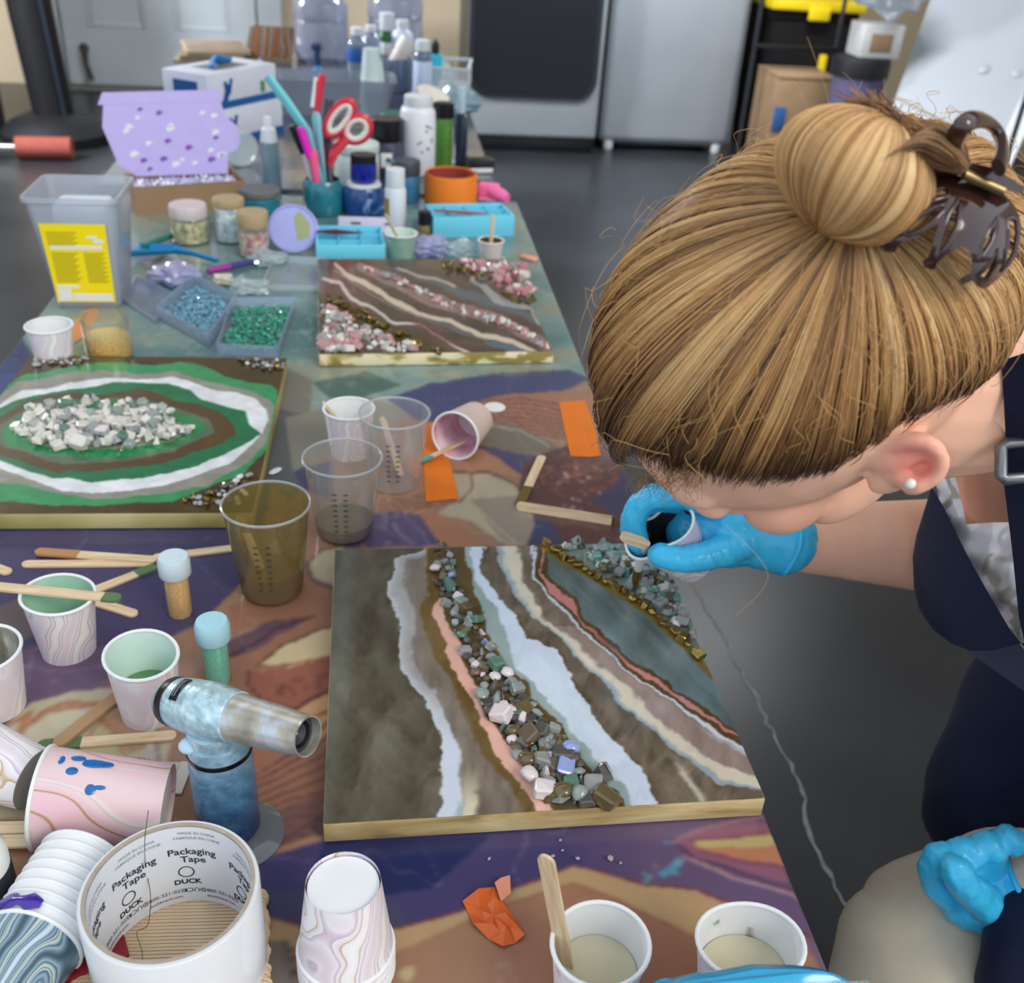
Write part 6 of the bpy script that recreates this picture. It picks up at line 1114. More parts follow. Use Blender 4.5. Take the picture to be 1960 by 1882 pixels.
for k in range(18): q = 2 * PI * k / 18; MB().tube([(r * .92 * math.cos(q), r * .92 * math.sin(q), .006), (r * 1.005 * math.cos(q), r * 1.005 * math.sin(q), h * .95)], .0022, 6).build('rib', clear('ribbed_plastic'), t)
t = thing('lotion_bottle', 'cream and blush lotion bottle tilted over the ribbed tumbler', 'bottle', b + V((-.01, .0, h * .62)), (0, .55, .2)); lathe_part('bottle_body', t, [(.0005, 0), (.022, 0), (.025, .004), (.026, .06), (.0005, .06)], mat('blush_plastic', (214, 200, 198), .4), 20); lathe_part('cap', t, [(.027, .06), (.0285, .064), (.0275, .10), (.0005, .10)], mat('cream_cap', (216, 212, 204), .4), 20)
bottle('clear pump bottle with a white cap left of the white basket', 808, 190, 34, 76, clear('grey_clear', (180, 196, 220), .5, .1, (130, 146, 174)), lidw, .74, .7, .18, mat('pale_blue_strip', (196, 212, 240), .4), (.1, .65))
t = thing('white_basket', 'white slatted basket on the far table beside the dryer', 'basket', P(850, 172), (0, 0, -.12)); m_bk = mat('basket_white', (206, 214, 224), .45)
MB().rbox(-.075, .075, -.05, .16, .0, .004, .001).build('basket_floor', m_bk, t)
for i in range(16): x = -.073 + .146 * i / 15; MB().box(x - .003, x + .003, -.052, -.048, .004, .066).build('slat', m_bk, t, smooth=False)
for i in range(14):
    y = -.046 + .2 * i / 13
    for x in (-.075, .072): MB().box(x, x + .003, y - .003, y + .003, .004, .066).build('slat', m_bk, t, smooth=False)
for (x0, x1, y0, y1) in ((-.078, .078, -.054, -.046), (-.078, .078, .154, .162), (-.078, -.07, -.046, .154), (.07, .078, -.046, .154)): MB().rbox(x0, x1, y0, y1, .064, .072, .002).build('rim', m_bk, t)
bx = [o for o in COL.objects if o.name.startswith('white_basket')][0].location
t = thing('squeeze_bottle', 'bright turquoise squeeze bottle with a black cap in the white basket', 'bottle', (bx.x - .03, bx.y - .01, TZ + .006), (.1, 0, 0)); lathe_part('bottle_body', t, [(.0005, 0), (.012, 0), (.022, .05), (.024, .085), (.018, .1), (.0005, .1)], mat('turquoise', (44, 196, 220), .3), 24); lathe_part('cap', t, [(.012, .1), (.012, .125), (.004, .14), (.0005, .14)], m_blk, 16)
t = thing('squeeze_bottle', 'clear squeeze bottle lying in the white basket', 'bottle', (bx.x + .02, bx.y + .02, TZ + .03), (-1.35, 0, .2)); lathe_part('bottle_body', t, [(.0005, 0), (.02, 0), (.021, .08), (.008, .1), (.0005, .1)], m_frost, 20); lathe_part('cap', t, [(.01, .1), (.01, .12), (.0005, .12)], lidw, 14)
q = P(862, 255); crumple('film_wad', 'crumpled pale blue plastic bag before the white basket', 'bag', 868, 215, .06, .05, .035, clear('pale_blue_film', (206, 226, 236), .5, .15, (170, 200, 214)), 12)
t = thing('lid_stack', 'cream disc lid tilted behind the tall white bottle', 'lid', P(826, 225) + V((0, 0, .05)), (math.radians(15), .3, 0)); MB().lathe([(.045, 0), (.047, .003), (.046, .012), (.0005, .012)], 32).build('lid_disc', mat('cream_cap'), t); MB().lathe([(.02, -.05), (.02, .0)], 16).build('jar_neck', mat('grey_tool'), t)
jar('teal lidded jar between the mint tower and the tall white bottle', 752, 262, 50, 215, mat('smoked_jar', (90, 108, 116), .2, coat=.5), mat('deep_teal_lid', (10, 92, 92), .4), caph=.5, capr=1.03)
# ================================================================ the person
HB = np.array([[-0.7046, 0.4279, -0.566], [-0.6247, -0.7525, 0.2088], [-0.3365, 0.5007, 0.7975]])     # head axes (front, left, up) in camera axes
_d = .55867; HCc = np.array([(1506.84 - CX) / F * _d, -(668.85 - CY) / F * _d, -_d]); HC = CAM + R @ HCc; HW = R @ HB
def H(f_, l_, u_): return V(HC + HW @ np.array([f_, l_, u_]))
def surf_r(D):
    """hair surface: distance from the head centre along unit local directions D (n,3)"""
    rf = np.where(D[:, 0] > 0, .113, .136); return 1 / np.sqrt((D[:, 0] / rf) ** 2 + (D[:, 1] / .0895) ** 2 + (D[:, 2] / .113) ** 2)
def hit(px, py):
    o = HW.T @ (CAM - HC); d = HW.T @ ray(px, py); t = np.linspace(.3, .9, 2400); Q = o + d * t[:, None]; n_ = np.linalg.norm(Q, axis=1); g = n_ / surf_r(Q / n_[:, None]); i = np.argmax(g < 1) if (g < 1).any() else g.argmin(); return Q[i] / n_[i], t[i]
pers = thing('person', 'person with a clipped blonde bun, navy apron and blue gloves bending over the painting', 'person', (.78, .60, 0))
P0 = V(pers.location)
def prt(mb_or_me, name, m=None, parent=None, smooth=True, ang=60):
    me = mb_or_me.mesh(name, m, smooth, ang) if isinstance(mb_or_me, MB) else mb_or_me
    o = link(name, me, pers if parent is None else parent)
    if parent is None: o.location = -P0
    return o
def remeshed(mb, voxel, it=6, fac=.5):
    me = bpy.data.meshes.new('tmp'); me.from_pydata(mb.v, [], mb.f); o = bpy.data.objects.new('tmp', me); COL.objects.link(o)
    bm = bmesh.new(); bm.from_mesh(me); bmesh.ops.recalc_face_normals(bm, faces=bm.faces[:]); bm.to_mesh(me); bm.free()
    r = o.modifiers.new('r', 'REMESH'); r.mode = 'VOXEL'; r.voxel_size = voxel; s = o.modifiers.new('s', 'SMOOTH'); s.factor = fac; s.iterations = it
    out = bpy.data.meshes.new_from_object(o.evaluated_get(bpy.context.evaluated_depsgraph_get())); bpy.data.objects.remove(o); bpy.data.meshes.remove(me)
    out.polygons.foreach_set('use_smooth', np.ones(len(out.polygons), bool)); return out
def caps(mb, pts, rads, n=20):
    """smooth tapered limb with round ends"""
    pts = [V(p) for p in pts]; sp = smooth_path(pts, 6); rr = np.interp(np.linspace(0, 1, len(sp)), np.linspace(0, 1, len(rads)), rads); mb.tube(sp, list(rr), n); mb.ell(sp[0], (rr[0],) * 3, 16, 10); mb.ell(sp[-1], (rr[-1],) * 3, 16, 10)
# ---- body: head, neck, trunk, arms, legs as one skin
b = MB(); Rh = Matrix([list(r_) for r_ in HW])
def he(c, r, n=28, m_=20): b.ell(H(*c), r, n, m_, Rh)
he((0, 0, 0), (.101, .079, .1)); he((-.02, 0, -.02), (.10, .076, .085)); he((.036, 0, -.045), (.052, .064, .072)); he((.036, 0, -.088), (.046, .054, .036)); he((.066, 0, -.108), (.02, .022, .017)); he((.082, 0, .012), (.018, .05, .025))
for s in (-1, 1):
    he((.055, s * .044, -.050), (.028, .024, .028)); he((.026, s * .056, -.080), (.032, .014, .022)); he((.084, s * .032, -.012), (.012, .017, .010)); he((.074, s * .034, -.03), (.014, .014, .010))
caps(b, [H(.088, 0, -.015), H(.101, 0, -.045), H(.102, 0, -.060)], [.008, .0105, .012], 14)
for s in (-1, 1): he((.094, s * .011, -.064), (.009, .008, .007))
he((.088, 0, -.083), (.010, .022, .006)); he((.086, 0, -.092), (.010, .019, .006))
NB = W(1995, 722, .615); NB2 = W(2150, 770, .66)
caps(b, [H(-.02, .005, -.06), H(-.035, .03, -.09), NB, NB2], [.058, .052, .054, .06])
shR, shL, pel = V((.50, .70, .98)), V((.49, .36, .98)), V((.80, .60, .55))
caps(b, [shR, (shR + shL) / 2 + V((0, 0, .03)), shL], [.058, .075, .058]); caps(b, [NB2, V((.60, .57, .92)), V((.68, .58, .76)), pel], [.06, .11, .12, .14], 28); caps(b, [NB2, W(2060, 960, .97)], [.05, .05])
caps(b, [V((.58, .62, .92)), pel + V((.02, .06, .02))], [.07, .10]); caps(b, [V((.58, .46, .92)), pel + V((.02, -.06, .02))], [.08, .10])
elR, wrR = W(1905, 1052, .97), W(1492, 1028, .872)
caps(b, [shR, shR.lerp(elR, .5) + V((.01, .02, 0)), elR], [.056, .048, .042]); caps(b, [elR, elR.lerp(wrR, .35), elR.lerp(wrR, .75), wrR], [.042, .043, .033, .027])
caps(b, [wrR, W(1450, 1026, .870)], [.027, .022])
wrL, elL = W(1968, 1690, .80), W(2330, 1560, .66)
caps(b, [shL, shL.lerp(elL, .5), elL], [.056, .047, .041]); caps(b, [elL, elL.lerp(wrL, .5), wrL, W(1945, 1696, .806)], [.041, .037, .028, .026])
knL, knR = W(1762, 1826, .865), W(1930, 1580, 1.0)
ankL, ankR = V((knL.x + .02, knL.y, .09)), V((knR.x + .07, knR.y + .04, .09))
for kn, an, s in ((knL, ankL, -1), (knR, ankR, 1)):
    caps(b, [pel + V((0, s * .09, -.01)), (pel + V((0, s * .09, 0))).lerp(kn, .5), kn], [.085, .072, .055]); caps(b, [kn, kn.lerp(an, .3) + V((.015, 0, 0)), an], [.052, .05, .035]); caps(b, [an + V((.02, 0, -.05)), an + V((-.08, 0, -.055)), an + V((-.13, 0, -.06))], [.032, .03, .022])
# ear of the near side (and its twin): rim, fold, lobe, hollow
for s in (-1,):
    E = lambda f_, u_, o_=0.: H(f_, s * (.080 + o_), u_)
    caps(b, [E(.016, -.034, .001), E(.014, -.012, .007), E(-.002, .0, .011), E(-.02, -.002, .015), E(-.031, -.018, .016), E(-.03, -.036, .013), E(-.019, -.052, .007), E(-.008, -.061, .003)], [.0045, .005, .0052, .0052, .005, .0048, .0046, .005], 12)
    b.ell(E(-.004, -.061, .002), (.008, .005, .0085), 14, 10, Rh); b.ell(E(-.012, -.026, .003), (.020, .0045, .027), 20, 12, Rh)
eD = hit(1745, 885)[1] + .004
E = lambda x, y, o_: W(x, y, eD - o_)
caps(b, [E(1668, 888, .0), E(1680, 868, .008), E(1708, 850, .015), E(1748, 842, .021), E(1784, 852, .023), E(1803, 880, .021), E(1798, 906, .017), E(1778, 922, .013), E(1756, 930, .010)], [.0035, .0042, .0046, .0048, .0046, .0042, .004, .0042, .0048], 14)
caps(b, [E(1676, 886, .002), E(1716, 882, .008), E(1752, 868, .013), E(1772, 868, .014)], [.004, .0058, .0055, .004], 12); caps(b, [E(1772, 866, .013), E(1788, 884, .012), E(1780, 904, .009)], [.003, .0028, .003], 10)
caps(b, [E(1706, 902, .002), E(1722, 912, .004), E(1738, 922, .006)], [.005, .0052, .005], 10); b.ell(E(1752, 926, .006), (.0075, .006, .006), 16, 10, Rh); b.ell(E(1730, 890, -.006), (.022, .010, .014), 20, 12, Rh)
me = remeshed(b, .0024, 4, .5)
co = np.empty(len(me.vertices) * 3); me.vertices.foreach_get('co', co); co = co.reshape(-1, 3); lc = (co - HC) @ HW
n_ = fbm(co[:, 0] * 60 + co[:, 2] * 40, co[:, 1] * 60 - co[:, 2] * 30, 6, 3)[:, None]
Cs = np.array([248, 196, 168]) + (n_ - .5) * np.array([14, 16, 16])
eu, ev = proj(co); ear = np.clip(1.5 * (1 - np.hypot((eu - 1752) / 78, (ev - 884) / 66)), 0, 1) * (lc[:, 1] > .06); Cs = Cs * (1 - (ear * .75)[:, None]) + np.array([240, 140, 128]) * (ear * .75)[:, None]
chk = np.exp(-(((lc[:, 0] - .06) / .03) ** 2 + ((np.abs(lc[:, 1]) - .05) / .03) ** 2 + ((lc[:, 2] + .05) / .03) ** 2)); Cs += chk[:, None] * np.array([2, -12, -12])
lip = np.exp(-(((lc[:, 0] - .093) / .014) ** 2 + (lc[:, 1] / .02) ** 2 + ((lc[:, 2] + .087) / .009) ** 2)); Cs = Cs * (1 - .6 * lip[:, None]) + np.array([196, 108, 104]) * .6 * lip[:, None]
color_mesh(me, Cs); me.materials.append(mat('skin', rough=.48, attr='Col', sss=.12, spec=.35, bump=.05, bscale=500))
prt(me, 'body')
for s in (1, -1): prt(MB().ell(H(.083, s * .032, -.022), (.010, .010, .010), 18, 12), 'closed_eye', mat('eyelid_skin', (206, 150, 132), .5))
prt(MB().ell(E(1742, 926, .016), (.0030, .0030, .0030), 20, 14), 'pearl_earring', mat('pearl', (240, 232, 224), .18, coat=.8)); 
# ---- hair
def strands(name, paths, rad, cols, m, parent=None, ref=None):
    """paths (n,k,3) world, rad (n,k), cols (n,k,3): thin three-sided strands in one mesh"""
    N, K, _ = paths.shape; T = np.gradient(paths, axis=1); T /= np.linalg.norm(T, axis=2, keepdims=True) + 1e-12
    ref = paths - HC if ref is None else np.broadcast_to(ref, paths.shape); S = np.cross(T, ref); S /= np.linalg.norm(S, axis=2, keepdims=True) + 1e-12; Nn = np.cross(S, T)
    vs = np.stack([paths + (S * math.cos(a) + Nn * math.sin(a)) * rad[..., None] for a in (PI / 2, PI / 2 + 2 * PI / 3, PI / 2 + 4 * PI / 3)], 2).reshape(-1, 3)
    base = (np.arange(N)[:, None, None] * K + np.arange(K - 1)[None, :, None]) * 3; j = np.arange(3)[None, None, :]; j2 = (j + 1) % 3
    q = np.stack([base + j, base + j2, base + 3 + j2, base + 3 + j], -1).reshape(-1, 4)
    me = bpy.data.meshes.new(name); me.vertices.add(len(vs)); me.vertices.foreach_set('co', vs.astype(np.float32).ravel()); me.loops.add(q.size); me.loops.foreach_set('vertex_index', q.ravel().astype(np.int32)); me.polygons.add(len(q)); me.polygons.foreach_set('loop_start', (np.arange(len(q)) * 4).astype(np.int32)); me.polygons.foreach_set('loop_total', np.full(len(q), 4, np.int32))
    me.update(calc_edges=True); me.polygons.foreach_set('use_smooth', np.ones(len(q), bool)); color_mesh(me, np.repeat(cols.reshape(-1, 3), 3, 0)); me.materials.append(m); o = prt(me, name); o['kind'] = 'stuff'; return o
m_hair = mat('blonde_hair', rough=.36, attr='Col', spec=.6)
m_hairbase = mat('hair_mass', (112, 84, 56), .55, attr='Col')
bd = hit(1632, 405)[0]; sc3 = lambda D: D * np.array([1 / .118, 1 / .0895, 1 / .113])
def nrm(a): return a / np.linalg.norm(a, axis=-1, keepdims=True)
e1_ = nrm(np.cross(bd, [0, 1, .001])); e2_ = np.cross(bd, e1_)
def polar(D): c = D @ bd; return np.arctan2(D @ e2_, D @ e1_), np.arccos(np.clip(c, -1, 1))
def unpolar(th, al): return np.cos(al)[..., None] * bd + np.sin(al)[..., None] * (np.cos(th)[..., None] * e1_ + np.sin(th)[..., None] * e2_)
hl = [hit(*p_)[0] for p_ in ((1200, 868), (1245, 905), (1320, 918), (1400, 932), (1500, 934), (1600, 905), (1660, 866), (1720, 822), (1800, 782), (1870, 748), (1925, 716))]
hl = [nrm(np.array([.98, 0., .2]))] + hl + [nrm(np.array([-.82, .45, -.45])), nrm(np.array([-.86, 0., -.5]))]
hl = np.array(hl); hl = np.concatenate([hl, hl[1:-1] * np.array([1, -1, 1])]); TH, AL = polar(hl); o_ = np.argsort(TH); TH, AL = TH[o_], AL[o_]
TH = np.concatenate([TH - 2 * PI, TH, TH + 2 * PI]); AL = np.concatenate([AL] * 3)
alpha = lambda th: np.interp(th, TH, AL)
def at_head(th, al, lift): D = unpolar(th, al); return HC + (D * (surf_r(D) + lift)[..., None]) @ HW.T if D.ndim == 2 else HC + (D * (surf_r(D.reshape(-1, 3)).reshape(D.shape[:2]) + lift)[..., None]) @ HW.T
# underlying mass
nth, nt = 220, 40; th = np.linspace(-PI, PI, nth, endpoint=False); tt = np.linspace(.0, 1., nt); TT, HH = np.meshgrid(tt, th, indexing='ij'); al = TT * alpha(HH) * .995
lock = fbm(HH * 14, TT * .6, 5, 3); pos = at_head(HH, al, -.004 + (lock - .5) * .003 - .006 * np.clip((TT - .9) / .1, 0, 1))
mb = MB(); mb.loft([[tuple(x) for x in row] for row in pos], True, False); me = mb.mesh('hair_mass', m_hairbase); 
cc = np.array([v.co[:] for v in me.vertices]); color_mesh(me, np.array([112, 84, 56]) + (fbm(cc[:, 0] * 90, cc[:, 2] * 90, 4)[:, None] - .5) * 30); prt(me, 'hair_mass')
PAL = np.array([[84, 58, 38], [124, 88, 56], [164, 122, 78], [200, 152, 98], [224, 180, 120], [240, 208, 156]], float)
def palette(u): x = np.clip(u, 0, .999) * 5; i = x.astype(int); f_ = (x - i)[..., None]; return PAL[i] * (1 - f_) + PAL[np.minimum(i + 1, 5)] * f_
rg = np.random.default_rng(11); N, K = 7600, 18
th0 = rg.uniform(-PI, PI, N); lk = np.floor(th0 * 26 + rg.normal(0, .35, N)); lkr = hashn(lk, lk * 0, 3); lk2 = hashn(lk, lk * 0 + 1, 9)
root = np.where(rg.random(N) < .72, 1 + rg.normal(0, .035, N), rg.uniform(.3, 1, N)); t = np.linspace(0, 1, K)[None, :]
aroot = root * alpha(th0); aend = .10 + rg.uniform(-.03, .05, N); A = aroot[:, None] + (aend - aroot)[:, None] * t
wob = (lk2 - .5)[:, None] * .10 * np.sin(t * PI) + (rg.random(N) - .5)[:, None] * .035 * np.sin(t * PI * 1.3 + rg.uniform(0, 6, N)[:, None]); Tt = th0[:, None] + wob
bul = np.sin(np.clip(t, 0, 1) * PI) ; lift = (.0004 + .0035 * (lkr - .5))[:, None] * (.3 + .7 * bul) + rg.uniform(-.0008, .0016, N)[:, None] - .006 * np.clip(1 - t / .13, 0, 1)
pth = at_head(Tt, A, lift)
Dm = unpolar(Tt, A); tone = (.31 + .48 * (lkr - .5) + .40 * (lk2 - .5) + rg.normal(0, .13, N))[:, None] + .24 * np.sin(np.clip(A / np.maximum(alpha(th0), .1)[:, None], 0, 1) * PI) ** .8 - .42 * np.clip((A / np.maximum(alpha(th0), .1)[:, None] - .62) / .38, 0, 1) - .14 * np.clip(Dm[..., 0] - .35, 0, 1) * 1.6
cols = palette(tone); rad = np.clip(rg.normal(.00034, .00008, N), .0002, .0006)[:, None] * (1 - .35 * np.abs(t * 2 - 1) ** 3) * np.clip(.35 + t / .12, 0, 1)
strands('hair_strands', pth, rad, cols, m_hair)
# flyaway and baby hairs
N2 = 260; th0 = rg.uniform(-PI, PI, N2); t = np.linspace(0, 1, 14)[None, :]; a0 = alpha(th0) * rg.uniform(.35, 1.0, N2); A = a0[:, None] - rg.uniform(.2, .9, N2)[:, None] * t * np.minimum(a0, 1)[:, None]; A = np.abs(A) + .05
lift = .001 + rg.gamma(1.4, .0035, N2)[:, None] * np.sin(t * PI * rg.uniform(.55, 1., N2)[:, None]); pth = at_head(th0[:, None] + rg.normal(0, .18, N2)[:, None] * t ** 1.5 + .04 * np.sin(t * 9 + rg.uniform(0, 6, N2)[:, None]), A, lift); strands('flyaway_hair', pth, np.full((N2, 14), .00016), palette(np.full((N2, 14), .75)), m_hair)
N3 = 150; bp = np.array([[random.uniform(1215, 1345), random.uniform(890, 925)] for _ in range(N3)]); pth = []
for x, y in bp:
    D, tdep = hit(x, y); q0 = W(x, y, tdep - .001); s = random.uniform(.6, 1.5); a_, b_, c_ = random.uniform(-26, 10), random.uniform(22, 55), random.uniform(-18, 26)
    pth.append([tuple(W(x + (a_ * k + c_ * math.sin(k * 2.5)) * s, y + b_ * (k - .35 * k * k) * s, tdep - .002 - .004 * math.sin(k * 3))) for k in np.linspace(0, 1, 12)])
strands('baby_hair', np.array(pth), np.full((N3, 12), .00012), palette(np.full((N3, 12), .2) + rg.uniform(-.1, .25, (N3, 1))), m_hair)
# ---- bun
dB_ = hit(1600, 455)[1]; Pa, Pb = np.array(W(1706, 292, dB_ - .012)), np.array(W(1586, 468, dB_ + .004)); bc = (Pa + Pb) / 2 + R @ np.array([-.006, .006, .012]); ax_ = nrm(Pb - Pa)
side = nrm(R @ np.array([-.82, -.42, .1]) - ax_ * (ax_ @ (R @ np.array([-.82, -.42, .1])))); fr_ = np.cross(ax_, side); fr_ *= np.sign(fr_ @ (CAM - bc))
ra, rs, rf_ = np.linalg.norm(Pb - Pa) / 2 * 1.12, .039, .030
def bun_pt(phi, psi, k=1.): return bc + ((-np.cos(psi))[..., None] * ax_ * ra + (np.sin(psi) * np.cos(phi))[..., None] * side * rs + (np.sin(psi) * np.sin(phi))[..., None] * fr_ * rf_) * (np.asarray(k)[..., None] if np.ndim(k) else k)
mb = MB(); ph_ = np.linspace(0, 2 * PI, 48, endpoint=False); mb.loft([[tuple(x) for x in bun_pt(ph_, np.full(48, s), .95)] for s in np.linspace(.02, PI - .02, 24)]); me = mb.mesh('bun_mass', m_hairbase); color_mesh(me, np.tile(np.array([118., 88, 58]), (len(me.vertices), 1))); prt(me, 'bun_mass')
N4, K4 = 3200, 16; phi = rg.uniform(0, 2 * PI, N4); t = np.linspace(.06, .95, K4)[None, :]; lk = np.floor(phi * 9 + rg.normal(0, .3, N4)); l1, l2 = hashn(lk, lk * 0, 41), hashn(lk, lk * 0, 47)
psi = t * PI + (rg.random(N4) - .5)[:, None] * .25 * (1 - np.sin(t * PI)); Ph = phi[:, None] + (l2 - .5)[:, None] * .1 * np.sin(t * PI) + .25 * (t - .5)
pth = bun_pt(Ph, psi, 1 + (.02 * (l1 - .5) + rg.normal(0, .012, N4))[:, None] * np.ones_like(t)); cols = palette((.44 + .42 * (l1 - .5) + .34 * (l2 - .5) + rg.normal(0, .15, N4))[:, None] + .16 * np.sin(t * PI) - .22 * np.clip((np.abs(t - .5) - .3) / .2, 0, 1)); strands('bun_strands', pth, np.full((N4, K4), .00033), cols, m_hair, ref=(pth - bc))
# hair ends folding over between bun and clip
tuft = []; N5 = 1500; c0 = [(1700, 300), (1760, 275), (1800, 290), (1846, 322)]
for k in range(N5):
    w_ = random.gauss(0, 1); dz = random.gauss(0, .005); a_ = random.uniform(-1, 1); wd_ = [10, 30, 34, 12]; cp_ = [(x + random.gauss(0, 3) - a_ * wd_[i] * .35, y + a_ * wd_[i], dB_ - .020 - .012 * (1 - a_ * a_) + .002 * i + dz) for i, (x, y) in enumerate(c0)]
    if k % 9 == 0: cp_ = [(1800 + random.gauss(0, 18), 300 + random.gauss(0, 10), dB_ - .012), (1755, 262 + random.gauss(0, 12), dB_ - .022 + dz), (1705 + random.gauss(0, 10), 228 + random.gauss(0, 12), dB_ - .018 + dz), (1655 + random.gauss(0, 28), 202 + random.gauss(0, 14), dB_ - .014 + dz)]
    tuft.append([tuple(x) for x in smooth_path([W(*q) for q in cp_], 4)])
tuft = np.array(tuft); strands('hair_ends', tuft, np.full(tuft.shape[:2], .00033), palette((.38 + rg.normal(0, .16, N5))[:, None] + np.zeros(tuft.shape[:2])), m_hair, ref=(CAM - HC))
prt(MB().ell(W(1772, 288, dB_ - .008), (.019, .012, .010), 20, 12, Matrix([list(r_) for r_ in R]) @ Matrix.Rotation(-.35, 3, 'Z')), 'hair_ends_mass', mat('hair_mass_plain', (112, 82, 54), .55))
stray = []
for p_ in (((1600, 260), (1580, 170), (1545, 70)), ((1560, 250), (1530, 170), (1490, 140)), ((1632, 225), (1640, 170), (1612, 137)), ((1620, 230), (1640, 180), (1650, 155)), ((1700, 215), (1695, 180), (1692, 150)), ((1780, 250), (1770, 215), (1755, 185)), ((1820, 270), (1810, 240), (1800, 215)), ((1470, 310), (1450, 290), (1475, 255)), ((1260, 420), (1215, 420), (1232, 378)), ((1270, 415), (1240, 395), (1245, 400)), ((1390, 1005), (1470, 1100), (1410, 1178)), ((1250, 900), (1190, 890), (1165, 902))):
    stray.append([tuple(x) for x in smooth_path([W(p_[0][0], p_[0][1], .47), W(p_[1][0], p_[1][1], .465), W(p_[2][0], p_[2][1], .47)], 8)])
stray = np.array(stray); strands('stray_hair', stray, np.full(stray.shape[:2], .00008), palette(np.full(stray.shape[:2], .8)), m_hair, ref=(CAM - HC))
# ---- claw clip: pierced dome, hinge plate, thumb ring
Z3 = lambda pts: [(1460 + x / 3.764, 180 + y / 3.764) for x, y in pts]
outl = Z3([(815, 1005), (900, 935), (1000, 810), (1100, 645), (1180, 582), (1330, 570), (1460, 600), (1600, 650), (1730, 710), (1805, 790), (1850, 880), (1864, 970), (1840, 1100), (1790, 1230), (1700, 1330), (1600, 1412), (1545, 1385), (1510, 1345), (1440, 1372), (1412, 1340), (1470, 1300), (1500, 1290), (1508, 1180), (1478, 1112), (1430, 1098), (1340, 1142), (1262, 1215), (1235, 1268), (1160, 1250), (1150, 1205), (1190, 1180), (1230, 1060), (1272, 935), (1200, 965), (1100, 1032), (985, 1078), (950, 1142), (880, 1140), (830, 1090)])
holes = [Z3(q) for q in ([(925, 992), (965, 900), (1062, 792), (1182, 705), (1298, 672), (1338, 700), (1335, 738), (1205, 775), (1075, 865), (990, 975), (945, 1000)], [(1018, 1012), (1045, 952), (1132, 875), (1240, 815), (1308, 802), (1296, 848), (1220, 928), (1120, 995), (1052, 1020)], [(1246, 1176), (1274, 1032), (1332, 875), (1406, 762), (1422, 802), (1404, 948), (1336, 1085), (1268, 1172)], [(1552, 1180), (1566, 1100), (1624, 982), (1684, 898), (1682, 950), (1646, 1066), (1578, 1176)], [(1552, 1300), (1624, 1232), (1684, 1128), (1676, 1226), (1620, 1322), (1575, 1352)], [(1716, 1270), (1744, 1150), (1764, 1010), (1752, 900), (1786, 888), (1826, 910), (1838, 1000), (1816, 1140), (1764, 1230)])]
dC_ = hit(1800, 500)[1]
def dome(x, y): u_, v_ = (x - 1815) / 150., (y - 430) / 125.; return dC_ - .008 - .026 * (1 - min(1., u_ * u_ * .8 + v_ * v_ * .7)) + .00008 * max(0, y - 500)
def sheet(outline, holes, dfun, th_, step=9, tilt=None):
    """traced outline with holes, meshed and curved by dfun (distance), given a real thickness"""
    vs = []; es = []
    def loop(q):
        q2 = []
        for i in range(len(q)):
            a_, b_ = q[i], q[(i + 1) % len(q)]; m_ = max(1, int(math.dist(a_, b_) / step)); q2 += [(a_[0] + (b_[0] - a_[0]) * k / m_, a_[1] + (b_[1] - a_[1]) * k / m_) for k in range(m_)]
        n0 = len(vs); vs.extend(V(p_) for p_ in q2); es.extend((n0 + i, n0 + (i + 1) % len(q2)) for i in range(len(q2)))
    loop(outline)
    for h_ in holes: loop(h_)
    xs = [p_[0] for p_ in outline]; ys = [p_[1] for p_ in outline]; gx, gy = np.meshgrid(np.arange(min(xs), max(xs), step), np.arange(min(ys), max(ys), step)); gx, gy = gx.ravel() + .13, gy.ravel() + .17; k = inpoly(gx, gy, outline)
    for h_ in holes: k &= ~inpoly(gx, gy, h_)
    vs.extend(V((a_, b_)) for a_, b_ in zip(gx[k], gy[k]))
    ov, oe, of, *_r = delaunay_2d_cdt(vs, es, [], 0, 1e-4)
    C_ = np.array([[sum(ov[i][j] for i in f_) / len(f_) for j in (0, 1)] for f_ in of]); kf = inpoly(C_[:, 0], C_[:, 1], outline)
    for h_ in holes: kf &= ~inpoly(C_[:, 0], C_[:, 1], h_)
    of = [f_ for f_, z in zip(of, kf) if z]; P_ = [W(v.x, v.y, dfun(v.x, v.y)) for v in ov]; nv = len(P_)
    Q_ = [W(v.x, v.y, dfun(v.x, v.y) + th_) for v in ov]; cnt = {}
    for f_ in of:
        for i in range(len(f_)): e_ = (f_[i], f_[(i + 1) % len(f_)]); cnt[e_] = 1
    fs = [tuple(f_) for f_ in of] + [tuple(nv + i for i in reversed(f_)) for f_ in of] + [(b_, a_, nv + a_, nv + b_) for (a_, b_) in cnt if (b_, a_) not in cnt]
    used = sorted({i for f_ in fs for i in f_}); mp = {i: j for j, i in enumerate(used)}; al_ = P_ + Q_
    return MB().add([al_[i] for i in used], [tuple(mp[i] for i in f_) for f_ in fs])
clip = bpy.data.objects.new('hair_clip', None); COL.objects.link(clip); clip.parent = pers; clip.location = -P0; clip['label'] = 'dark brown claw clip with leaf cut-outs and a ring'
m_tort = mat('brown_acetate', (58, 34, 30), .12, coat=.9, var=.2, vscale=40)
prt(sheet(outl, holes, dome, .0032, 8), 'clip_jaw', m_tort, clip, ang=35)
edge = MB()
for h_ in holes:
    edge = MB().tube([W(x, y, dome(x, y) - .0002) for x, y in smooth_path([V((*q, 0)) for q in h_ + [h_[0]]], 3)[:-1]] if False else [W(x, y, dome(x, y) + .0006) for x, y in h_], .0013, 8, closed=True); prt(edge, 'leaf_edge', m_tort, clip)
